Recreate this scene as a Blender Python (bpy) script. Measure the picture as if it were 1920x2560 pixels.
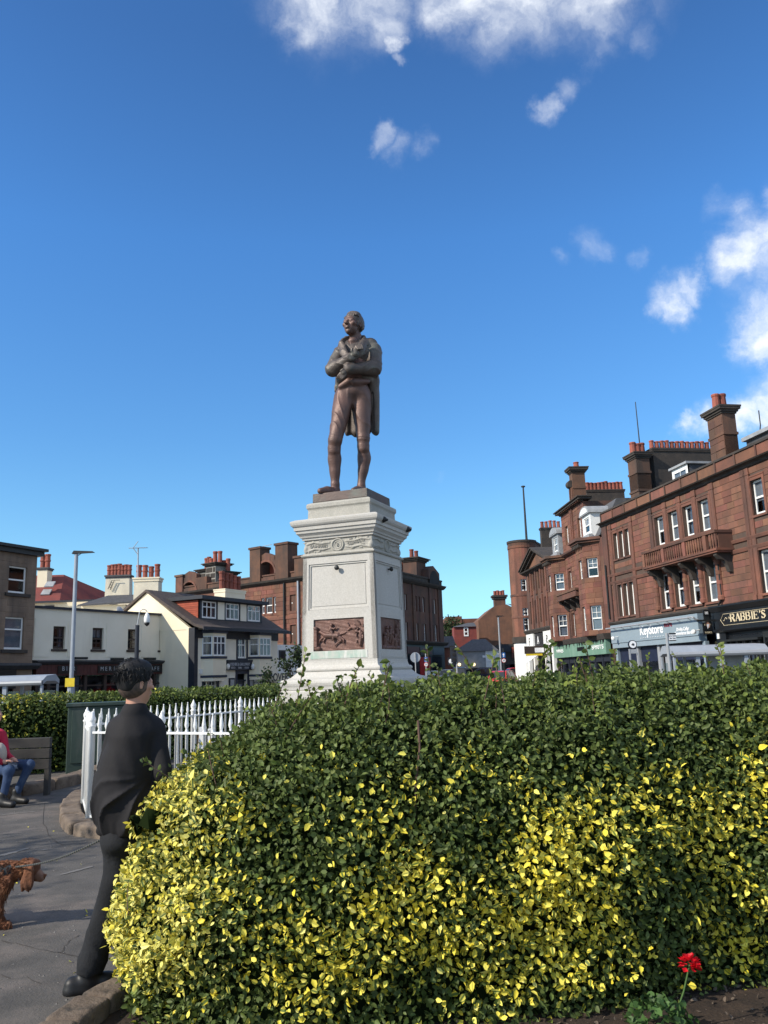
import bpy, math, random
import numpy as np
from mathutils import Vector, Matrix

for _o in list(bpy.data.objects):
    bpy.data.objects.remove(_o)
SC = bpy.context.scene
COL = SC.collection
R = random.Random(11)
RNG = np.random.default_rng(5)

# ------------------------------------------------------------------ camera
F_PX, PITCH, ROLL, EYE = 2080.0, math.radians(11.1), math.radians(1.84), 1.68
_f = Vector((0, math.cos(PITCH), math.sin(PITCH)))
_u0 = Vector((0, -math.sin(PITCH), math.cos(PITCH)))
_r0 = Vector((1, 0, 0))
_rt = math.cos(ROLL) * _r0 - math.sin(ROLL) * _u0
_up = math.cos(ROLL) * _u0 + math.sin(ROLL) * _r0
cam_d = bpy.data.cameras.new('camera')
cam = bpy.data.objects.new('camera', cam_d)
COL.objects.link(cam)
cam.matrix_world = Matrix(((_rt.x, _up.x, -_f.x, 0), (_rt.y, _up.y, -_f.y, 0), (_rt.z, _up.z, -_f.z, EYE), (0, 0, 0, 1)))
cam_d.sensor_fit = 'VERTICAL'
cam_d.sensor_height = 36.0
cam_d.sensor_width = 27.0
cam_d.lens = F_PX / 2560 * 36
cam_d.clip_start = 0.05
cam_d.clip_end = 3000
SC.camera = cam


def ray(px, py):
    d = _f + _rt * ((px - 960) / F_PX) + _up * ((1280 - py) / F_PX)
    return d


def at(px, py, Y):
    d = ray(px, py)
    k = Y / d.y
    return Vector((d.x * k, Y, EYE + d.z * k))


def on_z(px, py, z=0.0):
    d = ray(px, py)
    k = (z - EYE) / d.z
    return Vector((d.x * k, d.y * k, z))


# ------------------------------------------------------------------ sun, sky, exposure
SUN_EL = math.radians(33)
SUN_AZ = math.atan2(-0.89, -0.456)          # clockwise from +Y
S_DIR = Vector((math.sin(SUN_AZ) * math.cos(SUN_EL), math.cos(SUN_AZ) * math.cos(SUN_EL), math.sin(SUN_EL)))
sun_d = bpy.data.lights.new('sun', 'SUN')
sun_d.energy = 3.8
sun_d.angle = math.radians(0.53)
sun_d.color = (1.0, 0.91, 0.77)
sun = bpy.data.objects.new('sun', sun_d)
COL.objects.link(sun)
sun.location = (-30, -8, 30)
sun.rotation_euler = S_DIR.to_track_quat('Z', 'Y').to_euler()

world = bpy.data.worlds.new('World')
SC.world = world
world.use_nodes = True
_nt = world.node_tree
_nt.nodes.clear()


def _n(t, **kw):
    n = _nt.nodes.new(t)
    for k, v in kw.items():
        setattr(n, k, v)
    return n


def _m(op, a, b=None, c=None):
    n = _nt.nodes.new('ShaderNodeMath')
    n.operation = op
    for i, x in enumerate((a, b, c)):
        if x is None:
            continue
        if isinstance(x, (int, float)):
            n.inputs[i].default_value = x
        else:
            _nt.links.new(x, n.inputs[i])
    return n.outputs[0]


SKY_STRENGTH = 0.10
_sky = _n('ShaderNodeTexSky', sky_type='NISHITA')
_sky.sun_disc = False
_sky.sun_elevation = SUN_EL
_sky.sun_rotation = SUN_AZ % (2 * math.pi)
_sky.altitude = 0
_sky.air_density = 1.0
_sky.dust_density = 0.2
_sky.ozone_density = 2.2
_bg = _n('ShaderNodeBackground')
_bg.inputs[1].default_value = SKY_STRENGTH
_out = _n('ShaderNodeOutputWorld')
_tc = _n('ShaderNodeTexCoord')
_sep = _n('ShaderNodeSeparateXYZ')
_nt.links.new(_tc.outputs['Generated'], _sep.inputs[0])
# clouds: (photo column, photo row, radius, density) turned into sky directions
CLOUDS = [(760, 40, 80, .85), (880, 20, 110, .8), (960, 50, 80, .7), (840, 95, 50, .5), (1000, 105, 34, .85), (1012, 150, 24, .75), (1120, 0, 80, .9), (1200, 10, 60, .55),
          (1330, -5, 120, .95), (1420, 30, 90, .7), (1250, -110, 190, 1.2), (850, -100, 190, 1.2), (1470, -70, 160, 1.1), (1540, 70, 60, .42), (1600, 110, 50, .40), (1640, 50, 60, .34),
          (1480, 130, 50, .40), (1440, 180, 42, .40), (1400, 230, 38, .42), (1368, 280, 34, .5), (1190, 100, 40, .36), (945, 365, 36, .62), (985, 395, 44, .5), (1045, 385, 40, .46),
          (1700, 735, 60, 1.1), (1755, 705, 48, 1.0), (1655, 762, 32, .75), (1500, 600, 48, .45), (1600, 630, 34, .32), (1408, 640, 30, .3),
          (1835, 515, 48, .8), (1870, 560, 55, .8), (1890, 640, 80, 1.1), (1915, 480, 40, .7), (1960, 610, 110, 1.2), (1915, 800, 75, 1.2), (1870, 850, 50, 1.1), (1960, 830, 110, 1.3),
          (1915, 905, 45, 1.0), (1800, 1075, 65, 1.2), (1860, 1045, 65, 1.25), (1925, 1030, 90, 1.35), (1740, 1095, 40, 1.0), (1118, 1202, 18, .28), (1065, 480, 18, .3),
          (2100, 700, 200, 1.2), (2200, 1000, 240, 1.2)]
_warp = _n('ShaderNodeTexNoise')
_warp.inputs['Scale'].default_value = 9.0
_warp.inputs['Detail'].default_value = 6.0
_warp.inputs['Roughness'].default_value = 0.62
_nt.links.new(_tc.outputs['Generated'], _warp.inputs['Vector'])
_ws = _n('ShaderNodeVectorMath', operation='SUBTRACT')
_nt.links.new(_warp.outputs['Color'], _ws.inputs[0])
_ws.inputs[1].default_value = (.5, .5, .5)
_wm = _n('ShaderNodeVectorMath', operation='SCALE')
_nt.links.new(_ws.outputs[0], _wm.inputs[0])
_wm.inputs['Scale'].default_value = 0.10
_wa = _n('ShaderNodeVectorMath', operation='ADD')
_nt.links.new(_tc.outputs['Generated'], _wa.inputs[0])
_nt.links.new(_wm.outputs[0], _wa.inputs[1])
_acc = None
for (cx, cy, cr, cd) in CLOUDS:
    dv = ray(cx, cy).normalized()
    dn = _n('ShaderNodeVectorMath', operation='DISTANCE')
    _nt.links.new(_wa.outputs[0], dn.inputs[0])
    dn.inputs[1].default_value = dv
    mr = _n('ShaderNodeMapRange', interpolation_type='SMOOTHSTEP')
    rad = cr / F_PX
    mr.inputs['From Min'].default_value = rad * 1.35
    mr.inputs['From Max'].default_value = rad * 0.15
    mr.inputs['To Min'].default_value = 0
    mr.inputs['To Max'].default_value = cd
    _nt.links.new(dn.outputs['Value'], mr.inputs['Value'])
    _acc = mr.outputs[0] if _acc is None else _m('MAXIMUM', _acc, mr.outputs[0])
_cn = _n('ShaderNodeTexNoise')
_cn.inputs['Scale'].default_value = 17.0
_cn.inputs['Detail'].default_value = 9.0
_cn.inputs['Roughness'].default_value = 0.6
_nt.links.new(_wa.outputs[0], _cn.inputs['Vector'])
# unseen broken cloud added all round outside the view to brighten and neutralise shade
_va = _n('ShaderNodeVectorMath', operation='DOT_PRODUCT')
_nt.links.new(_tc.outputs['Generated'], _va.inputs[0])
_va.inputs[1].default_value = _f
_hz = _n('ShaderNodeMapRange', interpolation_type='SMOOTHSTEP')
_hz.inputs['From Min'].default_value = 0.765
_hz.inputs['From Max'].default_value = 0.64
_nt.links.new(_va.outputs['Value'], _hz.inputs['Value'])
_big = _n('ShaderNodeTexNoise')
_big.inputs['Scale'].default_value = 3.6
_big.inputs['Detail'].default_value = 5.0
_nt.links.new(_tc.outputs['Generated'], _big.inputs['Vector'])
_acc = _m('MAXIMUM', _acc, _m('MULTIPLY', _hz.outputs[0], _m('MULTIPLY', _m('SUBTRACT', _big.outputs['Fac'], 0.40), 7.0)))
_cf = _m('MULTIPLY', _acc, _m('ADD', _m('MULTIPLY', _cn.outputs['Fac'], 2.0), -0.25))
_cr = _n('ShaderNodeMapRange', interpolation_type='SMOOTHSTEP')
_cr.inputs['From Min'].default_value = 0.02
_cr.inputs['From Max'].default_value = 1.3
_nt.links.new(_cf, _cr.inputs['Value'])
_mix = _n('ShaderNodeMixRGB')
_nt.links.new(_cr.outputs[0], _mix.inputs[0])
# the camera's rendering of a clear sky: deeper blue overhead, pale cyan at the horizon (same all round)
_rp = _n('ShaderNodeValToRGB')
_el = _rp.color_ramp.elements
_el[0].position, _el[0].color = 0.0, (.27, .47, .72, 1)
_el[1].position, _el[1].color = 1.0, (.20, .40, .62, 1)
for _p, _c in ((.05, (.30, .50, .68)), (.10, (.355, .535, .60)), (.276, (.29, .505, .66)), (.485, (.265, .52, .745)), (.65, (.23, .425, .625))):
    _e = _el.new(_p)
    _e.color = (*_c, 1)
_nt.links.new(_sep.outputs[2], _rp.inputs[0])
_gr = _n('ShaderNodeVectorMath', operation='MULTIPLY')
_nt.links.new(_sky.outputs[0], _gr.inputs[0])
_nt.links.new(_rp.outputs[0], _gr.inputs[1])
_g2 = _n('ShaderNodeVectorMath', operation='SCALE')
_g2.inputs['Scale'].default_value = 2.0
_nt.links.new(_gr.outputs[0], _g2.inputs[0])
_nt.links.new(_g2.outputs[0], _mix.inputs[1])
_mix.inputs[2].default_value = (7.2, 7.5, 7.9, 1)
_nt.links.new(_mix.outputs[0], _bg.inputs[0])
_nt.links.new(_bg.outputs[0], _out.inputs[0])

SC.view_settings.view_transform = 'Standard'
SC.view_settings.look = 'None'
SC.view_settings.exposure = 0.585
SC.view_settings.gamma = 1.0
SC.view_settings.use_curve_mapping = False
SC.cycles.max_bounces = 6
SC.cycles.transparent_max_bounces = 12

# ------------------------------------------------------------------ helpers: pixels of the enlarged photo regions -> photo pixels
def _z(ox, oy, k):
    return lambda x, y: (ox + x / k, oy + y / k)


A1 = _z(680, 740, 4.1475)
A2 = _z(690, 1220, 3.95)
A3 = _z(0, 1340, 3.95)
A4 = _z(400, 1340, 4.366)
A5 = _z(990, 1360, 4.74)
A6 = _z(1250, 1150, 4.023)
A7 = _z(1480, 960, 3.77)
A8 = _z(1480, 1340, 3.77)
AM = _z(0, 1700, 2.573)       # man
AD = _z(0, 2080, 5.53)        # dog
AS = _z(0, 1820, 7.54)        # seated person
AH = _z(280, 1640, 11.85)     # man's head
AT = _z(1240, 1300, 8.506)    # tower
AB = _z(1020, 1600, 5.184)    # street behind


# ------------------------------------------------------------------ materials
MATS = {}


def M(name, c1, c2=None, scale=4.0, rough=0.75, bump=0.0, bscale=None, metal=0.0, spec=0.4, rnd=0.0, c3=None, s3=0.6, t3=(0.55, 0.7), streak=False, trans=0.0, hue=0.0):
    m = bpy.data.materials.new(name)
    m.use_nodes = True
    nt = m.node_tree
    b = nt.nodes['Principled BSDF']
    b.inputs['Roughness'].default_value = rough
    b.inputs['Metallic'].default_value = metal
    b.inputs['Specular IOR Level'].default_value = spec
    geo = nt.nodes.new('ShaderNodeNewGeometry')
    L = nt.links.new
    vec = geo.outputs['Position']

    def noise(s, det=5, r=0.6, v=None):
        n = nt.nodes.new('ShaderNodeTexNoise')
        n.inputs['Scale'].default_value = s
        n.inputs['Detail'].default_value = det
        n.inputs['Roughness'].default_value = r
        L(v or vec, n.inputs['Vector'])
        return n.outputs['Fac']

    def mapr(x, a, c, lo=0.0, hi=1.0):
        n = nt.nodes.new('ShaderNodeMapRange')
        n.inputs['From Min'].default_value = a
        n.inputs['From Max'].default_value = c
        n.inputs['To Min'].default_value = lo
        n.inputs['To Max'].default_value = hi
        L(x, n.inputs['Value'])
        return n.outputs[0]

    def mix(f, a, c):
        n = nt.nodes.new('ShaderNodeMixRGB')
        for i, x in ((0, f), (1, a), (2, c)):
            if isinstance(x, (tuple, list)):
                n.inputs[i].default_value = (*x, 1) if len(x) == 3 else x
            elif isinstance(x, (int, float)):
                n.inputs[i].default_value = x
            else:
                L(x, n.inputs[i])
        return n.outputs[0]
    col = None
    if c2 is None:
        c2 = tuple(x * 0.82 for x in c1)
    col = mix(mapr(noise(scale), 0.32, 0.68), c1, c2)
    if c3 is not None:
        v = None
        if streak:
            sm = nt.nodes.new('ShaderNodeVectorMath')
            sm.operation = 'MULTIPLY'
            sm.inputs[1].default_value = (1, 1, 0.16)
            L(vec, sm.inputs[0])
            v = sm.outputs[0]
        col = mix(mapr(noise(s3, 6, 0.65, v), *t3), col, c3)
    if rnd or hue:
        oi = nt.nodes.new('ShaderNodeObjectInfo')
        ad = nt.nodes.new('ShaderNodeMath')
        L(oi.outputs['Random'], ad.inputs[0])
        L(geo.outputs['Random Per Island'], ad.inputs[1])
        fr = nt.nodes.new('ShaderNodeMath')
        fr.operation = 'FRACT'
        L(ad.outputs[0], fr.inputs[0])
        hs = nt.nodes.new('ShaderNodeHueSaturation')
        L(mapr(fr.outputs[0], 0, 1, 1 - rnd, 1 + rnd), hs.inputs['Value'])
        if hue:
            f2 = nt.nodes.new('ShaderNodeMath')
            f2.operation = 'MULTIPLY'
            f2.inputs[1].default_value = 7.31
            L(fr.outputs[0], f2.inputs[0])
            f3 = nt.nodes.new('ShaderNodeMath')
            f3.operation = 'FRACT'
            L(f2.outputs[0], f3.inputs[0])
            L(mapr(f3.outputs[0], 0, 1, 0.5 - hue, 0.5 + hue), hs.inputs['Hue'])
        L(col, hs.inputs['Color'])
        col = hs.outputs[0]
    L(col, b.inputs['Base Color'])
    if bump:
        bp = nt.nodes.new('ShaderNodeBump')
        bp.inputs['Strength'].default_value = bump
        bp.inputs['Distance'].default_value = 0.02
        L(noise(bscale or scale * 4, 6, 0.65), bp.inputs['Height'])
        L(bp.outputs[0], b.inputs['Normal'])
    if trans:
        tr = nt.nodes.new('ShaderNodeBsdfTranslucent')
        L(col, tr.inputs[0])
        ms = nt.nodes.new('ShaderNodeMixShader')
        ms.inputs[0].default_value = trans
        L(b.outputs[0], ms.inputs[1])
        L(tr.outputs[0], ms.inputs[2])
        L(ms.outputs[0], nt.nodes['Material Output'].inputs[0])
    MATS[name] = m
    return m


def emit(name, c, s):
    m = M(name, c)
    b = m.node_tree.nodes['Principled BSDF']
    b.inputs['Emission Color'].default_value = (*c, 1)
    b.inputs['Emission Strength'].default_value = s
    return m


def glass(name, tint=(.55, .6, .65), refl=0.12):
    m = bpy.data.materials.new(name)
    m.use_nodes = True
    nt = m.node_tree
    nt.nodes.clear()
    o = nt.nodes.new('ShaderNodeOutputMaterial')
    t = nt.nodes.new('ShaderNodeBsdfTransparent')
    t.inputs[0].default_value = (*tint, 1)
    g = nt.nodes.new('ShaderNodeBsdfGlossy')
    g.inputs['Roughness'].default_value = 0.03
    lw = nt.nodes.new('ShaderNodeLayerWeight')
    pw = nt.nodes.new('ShaderNodeMath')
    pw.operation = 'POWER'
    pw.inputs[1].default_value = 4.0
    nt.links.new(lw.outputs['Facing'], pw.inputs[0])
    ad = nt.nodes.new('ShaderNodeMath')
    ad.operation = 'MULTIPLY_ADD'
    ad.inputs[1].default_value = 0.6
    ad.inputs[2].default_value = refl * 0.5
    ad.use_clamp = True
    nt.links.new(pw.outputs[0], ad.inputs[0])
    ms = nt.nodes.new('ShaderNodeMixShader')
    nt.links.new(ad.outputs[0], ms.inputs[0])
    nt.links.new(t.outputs[0], ms.inputs[1])
    nt.links.new(g.outputs[0], ms.inputs[2])
    nt.links.new(ms.outputs[0], o.inputs[0])
    MATS[name] = m
    return m


# ------------------------------------------------------------------ mesh builder and object helpers
def link(o, parent=None, **props):
    COL.objects.link(o)
    if parent is not None:
        o.parent = parent
    for k, v in props.items():
        if v is not None:
            o[k] = v
    return o


def tag(o, label=None, cat=None, group=None, kind=None):
    if label:
        o['label'] = label
    if cat:
        o['category'] = cat
    if group:
        o['group'] = group
    if kind:
        o['kind'] = kind
    return o


def empty(name, loc, rz=0.0, label=None, cat=None, group=None):
    o = bpy.data.objects.new(name, None)
    o.empty_display_size = 0.2
    COL.objects.link(o)
    o.location = loc
    o.rotation_euler = (0, 0, rz)
    return tag(o, label, cat, group)


class MB:
    def __init__(self):
        self.v, self.f = [], []

    def add(self, vs, fs):
        b = len(self.v)
        self.v += [tuple(x) for x in vs]
        self.f += [tuple(b + i for i in f) for f in fs]
        return self

    def box(self, x0, x1, y0, y1, z0, z1):
        return self.add([(x0, y0, z0), (x1, y0, z0), (x1, y1, z0), (x0, y1, z0), (x0, y0, z1), (x1, y0, z1), (x1, y1, z1), (x0, y1, z1)],
                        [(0, 3, 2, 1), (4, 5, 6, 7), (0, 1, 5, 4), (1, 2, 6, 5), (2, 3, 7, 6), (3, 0, 4, 7)])

    def obox(self, c, ax, ay, az):
        c, ax, ay, az = Vector(c), Vector(ax), Vector(ay), Vector(az)
        vs = [c + ax * i + ay * j + az * k for k in (-1, 1) for (i, j) in ((-1, -1), (1, -1), (1, 1), (-1, 1))]
        return self.add(vs, [(0, 3, 2, 1), (4, 5, 6, 7), (0, 1, 5, 4), (1, 2, 6, 5), (2, 3, 7, 6), (3, 0, 4, 7)])

    def prism(self, pts, y0, y1):
        """polygon in (x, z), counter-clockwise seen from -y, pushed from y0 to y1"""
        n = len(pts)
        vs = [(p[0], y0, p[1]) for p in pts] + [(p[0], y1, p[1]) for p in pts]
        fs = [tuple(range(n)), tuple(range(2 * n - 1, n - 1, -1))]
        fs += [(i, n + i, n + (i + 1) % n, (i + 1) % n) for i in range(n)]
        return self.add(vs, fs)

    def extr(self, prof, x0, x1):
        """profile in (y, z) run along x"""
        n = len(prof)
        vs = [(x0, p[0], p[1]) for p in prof] + [(x1, p[0], p[1]) for p in prof]
        fs = [tuple(range(n)), tuple(range(2 * n - 1, n - 1, -1))]
        fs += [(i, n + i, n + (i + 1) % n, (i + 1) % n) for i in range(n)]
        return self.add(vs, fs)

    def flat(self, pts, z0, z1):
        """polygon in (x, y) raised from z0 to z1"""
        n = len(pts)
        vs = [(p[0], p[1], z0) for p in pts] + [(p[0], p[1], z1) for p in pts]
        fs = [tuple(range(n - 1, -1, -1)), tuple(range(n, 2 * n))]
        fs += [(i, (i + 1) % n, n + (i + 1) % n, n + i) for i in range(n)]
        return self.add(vs, fs)

    def quad(self, a, b, c, d):
        return self.add([a, b, c, d], [(0, 1, 2, 3)])

    def tube(self, pts, rad, n=8, cap=True):
        pts = [Vector(p) for p in pts]
        m = len(pts)
        rr = rad if isinstance(rad, (list, tuple)) else [rad] * m
        vs, fs = [], []
        ref = None
        for i, p in enumerate(pts):
            t = (pts[min(i + 1, m - 1)] - pts[max(i - 1, 0)]).normalized()
            if ref is None:
                ref = Vector((0, 0, 1)) if abs(t.z) < 0.9 else Vector((1, 0, 0))
            a = t.cross(ref).normalized()
            b2 = t.cross(a).normalized()
            ref = -b2.cross(t).cross(t) if False else ref - t * ref.dot(t)
            if ref.length < 1e-4:
                ref = b2
            ref = ref.normalized()
            for k in range(n):
                w = 2 * math.pi * k / n
                vs.append(p + (a * math.cos(w) + b2 * math.sin(w)) * rr[i])
        for i in range(m - 1):
            for k in range(n):
                fs.append((i * n + k, i * n + (k + 1) % n, (i + 1) * n + (k + 1) % n, (i + 1) * n + k))
        if cap:
            fs.append(tuple(range(n - 1, -1, -1)))
            fs.append(tuple(range((m - 1) * n, m * n)))
        return self.add(vs, fs)

    def lathe(self, c, prof, n=12, rot=0.0):
        vs, fs = [], []
        m = len(prof)
        for (r, z) in prof:
            for k in range(n):
                w = 2 * math.pi * k / n + rot
                vs.append((c[0] + r * math.cos(w), c[1] + r * math.sin(w), c[2] + z))
        for i in range(m - 1):
            for k in range(n):
                fs.append((i * n + k, i * n + (k + 1) % n, (i + 1) * n + (k + 1) % n, (i + 1) * n + k))
        fs.append(tuple(range(n - 1, -1, -1)))
        fs.append(tuple(range((m - 1) * n, m * n)))
        return self.add(vs, fs)

    def square(self, c, prof, hx=None, hy=None):
        """mouldings round a square block: prof = [(half width, z)]"""
        vs, fs = [], []
        m = len(prof)
        for (w, z) in prof:
            wx, wy = w + (hx or 0), w + (hy or 0)
            vs += [(c[0] - wx, c[1] - wy, c[2] + z), (c[0] + wx, c[1] - wy, c[2] + z), (c[0] + wx, c[1] + wy, c[2] + z), (c[0] - wx, c[1] + wy, c[2] + z)]
        for i in range(m - 1):
            for k in range(4):
                fs.append((i * 4 + k, i * 4 + (k + 1) % 4, (i + 1) * 4 + (k + 1) % 4, (i + 1) * 4 + k))
        fs.append((3, 2, 1, 0))
        fs.append(tuple(range((m - 1) * 4, m * 4)))
        return self.add(vs, fs)

    def mesh(self, name, mat=None, smooth=False):
        me = bpy.data.meshes.new(name)
        me.from_pydata(self.v, [], self.f)
        if smooth:
            me.polygons.foreach_set('use_smooth', [True] * len(me.polygons))
        if mat is not None:
            me.materials.append(MATS[mat] if isinstance(mat, str) else mat)
        me.update()
        return me

    def build(self, name, mat, parent=None, smooth=False, bevel=0.0, seg=2, label=None, cat=None, group=None, kind=None):
        o = bpy.data.objects.new(name, self.mesh(name, mat, smooth))
        link(o, parent)
        if bevel:
            bv = o.modifiers.new('edge', 'BEVEL')
            bv.width = bevel
            bv.segments = seg
            bv.limit_method = 'ANGLE'
        return tag(o, label, cat, group, kind)


def np_mesh(name, V, Fq, mat, parent=None, smooth=True, uv=None, **kw):
    me = bpy.data.meshes.new(name)
    V = np.asarray(V, np.float32)
    Fq = np.asarray(Fq, np.int32)
    nv, nf, k = len(V), len(Fq), Fq.shape[1]
    me.vertices.add(nv)
    me.vertices.foreach_set('co', V.ravel())
    me.loops.add(nf * k)
    me.loops.foreach_set('vertex_index', Fq.ravel())
    me.polygons.add(nf)
    me.polygons.foreach_set('loop_start', np.arange(0, nf * k, k, dtype=np.int32))
    me.polygons.foreach_set('loop_total', np.full(nf, k, np.int32))
    me.update(calc_edges=True)
    if smooth:
        me.polygons.foreach_set('use_smooth', np.ones(nf, bool))
    if uv is not None:
        u = me.uv_layers.new(name='leaf')
        u.data.foreach_set('uv', np.asarray(uv, np.float32)[Fq.ravel()].ravel())
    me.materials.append(MATS[mat])
    o = bpy.data.objects.new(name, me)
    link(o, parent)
    return tag(o, **kw)


def copy_part(o, parent, loc=None):
    c = o.copy()
    COL.objects.link(c)
    c.parent = parent
    if loc is not None:
        c.location = loc
    return c


def copy_tree(o, parent=None):
    c = copy_part(o, parent)
    for ch in list(o.children):
        copy_tree(ch, c)
    return c


def text(body, size, mat, parent, loc, rot=(math.pi / 2, 0, 0), ext=0.01, name='lettering', align='CENTER', sx=1.0, bold=0.0, shear=0.0):
    cu = bpy.data.curves.new(name, 'FONT')
    cu.body = body
    cu.size = size
    cu.extrude = ext
    cu.align_x = align
    cu.align_y = 'CENTER'
    cu.offset = bold
    cu.shear = shear
    cu.resolution_u = 3
    tmp = bpy.data.objects.new(name, cu)
    me = bpy.data.meshes.new_from_object(tmp)
    bpy.data.objects.remove(tmp)
    bpy.data.curves.remove(cu)
    me.materials.clear()
    me.materials.append(MATS[mat])
    o = bpy.data.objects.new(name, me)
    link(o, parent)
    o.location = loc
    o.rotation_euler = rot
    o.scale = (sx, 1, 1)
    return o


# ------------------------------------------------------------------ distance-field sculpting (one continuous surface per body)
class Sculpt:
    def __init__(self, lo, hi, h):
        self.lo = np.array(lo, np.float32)
        self.h = h
        self.n = np.ceil((np.array(hi) - np.array(lo)) / h).astype(int) + 1
        self.D = np.full(self.n, 9.0, np.float32)
        self.ax = [self.lo[i] + h * np.arange(self.n[i], dtype=np.float32) for i in range(3)]

    def sub(self, lo, hi, m):
        s = []
        for i in range(3):
            a = int(max(0, math.floor((lo[i] - m - self.lo[i]) / self.h)))
            b = int(min(self.n[i], math.ceil((hi[i] + m - self.lo[i]) / self.h) + 1))
            s.append(slice(a, max(a, b)))
        X = self.ax[0][s[0]][:, None, None]
        Y = self.ax[1][s[1]][None, :, None]
        Z = self.ax[2][s[2]][None, None, :]
        return tuple(s), X, Y, Z

    def put(self, s, d, k, cut):
        a = self.D[s]
        if a.size == 0:
            return
        d = d.astype(np.float32)
        if cut:
            b = -d
            if k > 0:
                hh = np.maximum(k - np.abs(a - b), 0) / k
                self.D[s] = np.maximum(a, b) + hh * hh * k * 0.25
            else:
                self.D[s] = np.maximum(a, b)
        else:
            if k > 0:
                hh = np.maximum(k - np.abs(a - d), 0) / k
                self.D[s] = np.minimum(a, d) - hh * hh * k * 0.25
            else:
                self.D[s] = np.minimum(a, d)

    def cone(self, a, b, ra, rb=None, k=0.03, cut=False, sq=None):
        """tapered limb; sq=(axis vector, factor) flattens it along an axis"""
        rb = ra if rb is None else rb
        a, b = np.array(a, float), np.array(b, float)
        r = max(ra, rb)
        s, X, Y, Z = self.sub(np.minimum(a, b) - r, np.maximum(a, b) + r, k + 3 * self.h)
        ba = b - a
        l2 = max(float(ba @ ba), 1e-9)
        px, py, pz = X - a[0], Y - a[1], Z - a[2]
        t = np.clip((px * ba[0] + py * ba[1] + pz * ba[2]) / l2, 0, 1)
        qx, qy, qz = px - t * ba[0], py - t * ba[1], pz - t * ba[2]
        if sq:
            w, fct = np.array(sq[0], float), sq[1]
            w = w / np.linalg.norm(w)
            c = (qx * w[0] + qy * w[1] + qz * w[2]) * (fct - 1)
            qx, qy, qz = qx + c * w[0], qy + c * w[1], qz + c * w[2]
        d = np.sqrt(qx * qx + qy * qy + qz * qz) - (ra + (rb - ra) * t)
        self.put(s, d, k, cut)
        return self

    def path(self, pts, rad, k=0.03, cut=False, sq=None):
        """a chain of tapered pieces joined without swelling at the joints"""
        pts = [np.array(p, float) for p in pts]
        rr = rad if isinstance(rad, (list, tuple)) else [rad] * len(pts)
        r = max(rr)
        s, X, Y, Z = self.sub(np.min(pts, 0) - r, np.max(pts, 0) + r, k + 3 * self.h)
        best = None
        for a, b, ra, rb in zip(pts[:-1], pts[1:], rr[:-1], rr[1:]):
            ba = b - a
            px, py, pz = X - a[0], Y - a[1], Z - a[2]
            t = np.clip((px * ba[0] + py * ba[1] + pz * ba[2]) / max(float(ba @ ba), 1e-9), 0, 1)
            qx, qy, qz = px - t * ba[0], py - t * ba[1], pz - t * ba[2]
            if sq:
                w = np.array(sq[0], float) / np.linalg.norm(sq[0])
                c = (qx * w[0] + qy * w[1] + qz * w[2]) * (sq[1] - 1)
                qx, qy, qz = qx + c * w[0], qy + c * w[1], qz + c * w[2]
            ts = t * t * (3 - 2 * t)
            d = np.sqrt(qx * qx + qy * qy + qz * qz) - (ra + (rb - ra) * ts)
            best = d if best is None else np.minimum(best, d)
        self.put(s, best, k, cut)
        return self

    def ell(self, c, r, k=0.03, cut=False, rot=None):
        c, r = np.array(c, float), np.array(r, float)
        m = r.max() if rot is not None else r
        s, X, Y, Z = self.sub(c - m, c + m, k + 3 * self.h)
        px, py, pz = X - c[0], Y - c[1], Z - c[2]
        if rot is not None:
            Rm = np.array(rot.to_3x3()).T
            px, py, pz = (Rm[0, 0] * px + Rm[0, 1] * py + Rm[0, 2] * pz, Rm[1, 0] * px + Rm[1, 1] * py + Rm[1, 2] * pz, Rm[2, 0] * px + Rm[2, 1] * py + Rm[2, 2] * pz)
        k0 = np.sqrt((px / r[0]) ** 2 + (py / r[1]) ** 2 + (pz / r[2]) ** 2)
        k1 = np.sqrt((px / r[0] ** 2) ** 2 + (py / r[1] ** 2) ** 2 + (pz / r[2] ** 2) ** 2) + 1e-6
        self.put(s, k0 * (k0 - 1) / k1, k, cut)
        return self

    def slab(self, c, half, k=0.01, cut=False, rot=None, rnd=0.01):
        c, hf = np.array(c, float), np.array(half, float)
        m = np.full(3, np.linalg.norm(hf)) if rot is not None else hf
        s, X, Y, Z = self.sub(c - m, c + m, k + 3 * self.h)
        px, py, pz = X - c[0], Y - c[1], Z - c[2]
        if rot is not None:
            Rm = np.array(rot.to_3x3()).T
            px, py, pz = (Rm[0, 0] * px + Rm[0, 1] * py + Rm[0, 2] * pz, Rm[1, 0] * px + Rm[1, 1] * py + Rm[1, 2] * pz, Rm[2, 0] * px + Rm[2, 1] * py + Rm[2, 2] * pz)
        qx, qy, qz = np.abs(px) - hf[0] + rnd, np.abs(py) - hf[1] + rnd, np.abs(pz) - hf[2] + rnd
        d = np.sqrt(np.maximum(qx, 0) ** 2 + np.maximum(qy, 0) ** 2 + np.maximum(qz, 0) ** 2) + np.minimum(np.maximum(np.maximum(qx, qy), qz), 0) - rnd
        self.put(s, d, k, cut)
        return self

    def ripple(self, amp, fn):
        X, Y, Z = self.ax[0][:, None, None], self.ax[1][None, :, None], self.ax[2][None, None, :]
        self.D += (amp * fn(X, Y, Z)).astype(np.float32)
        return self

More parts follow.
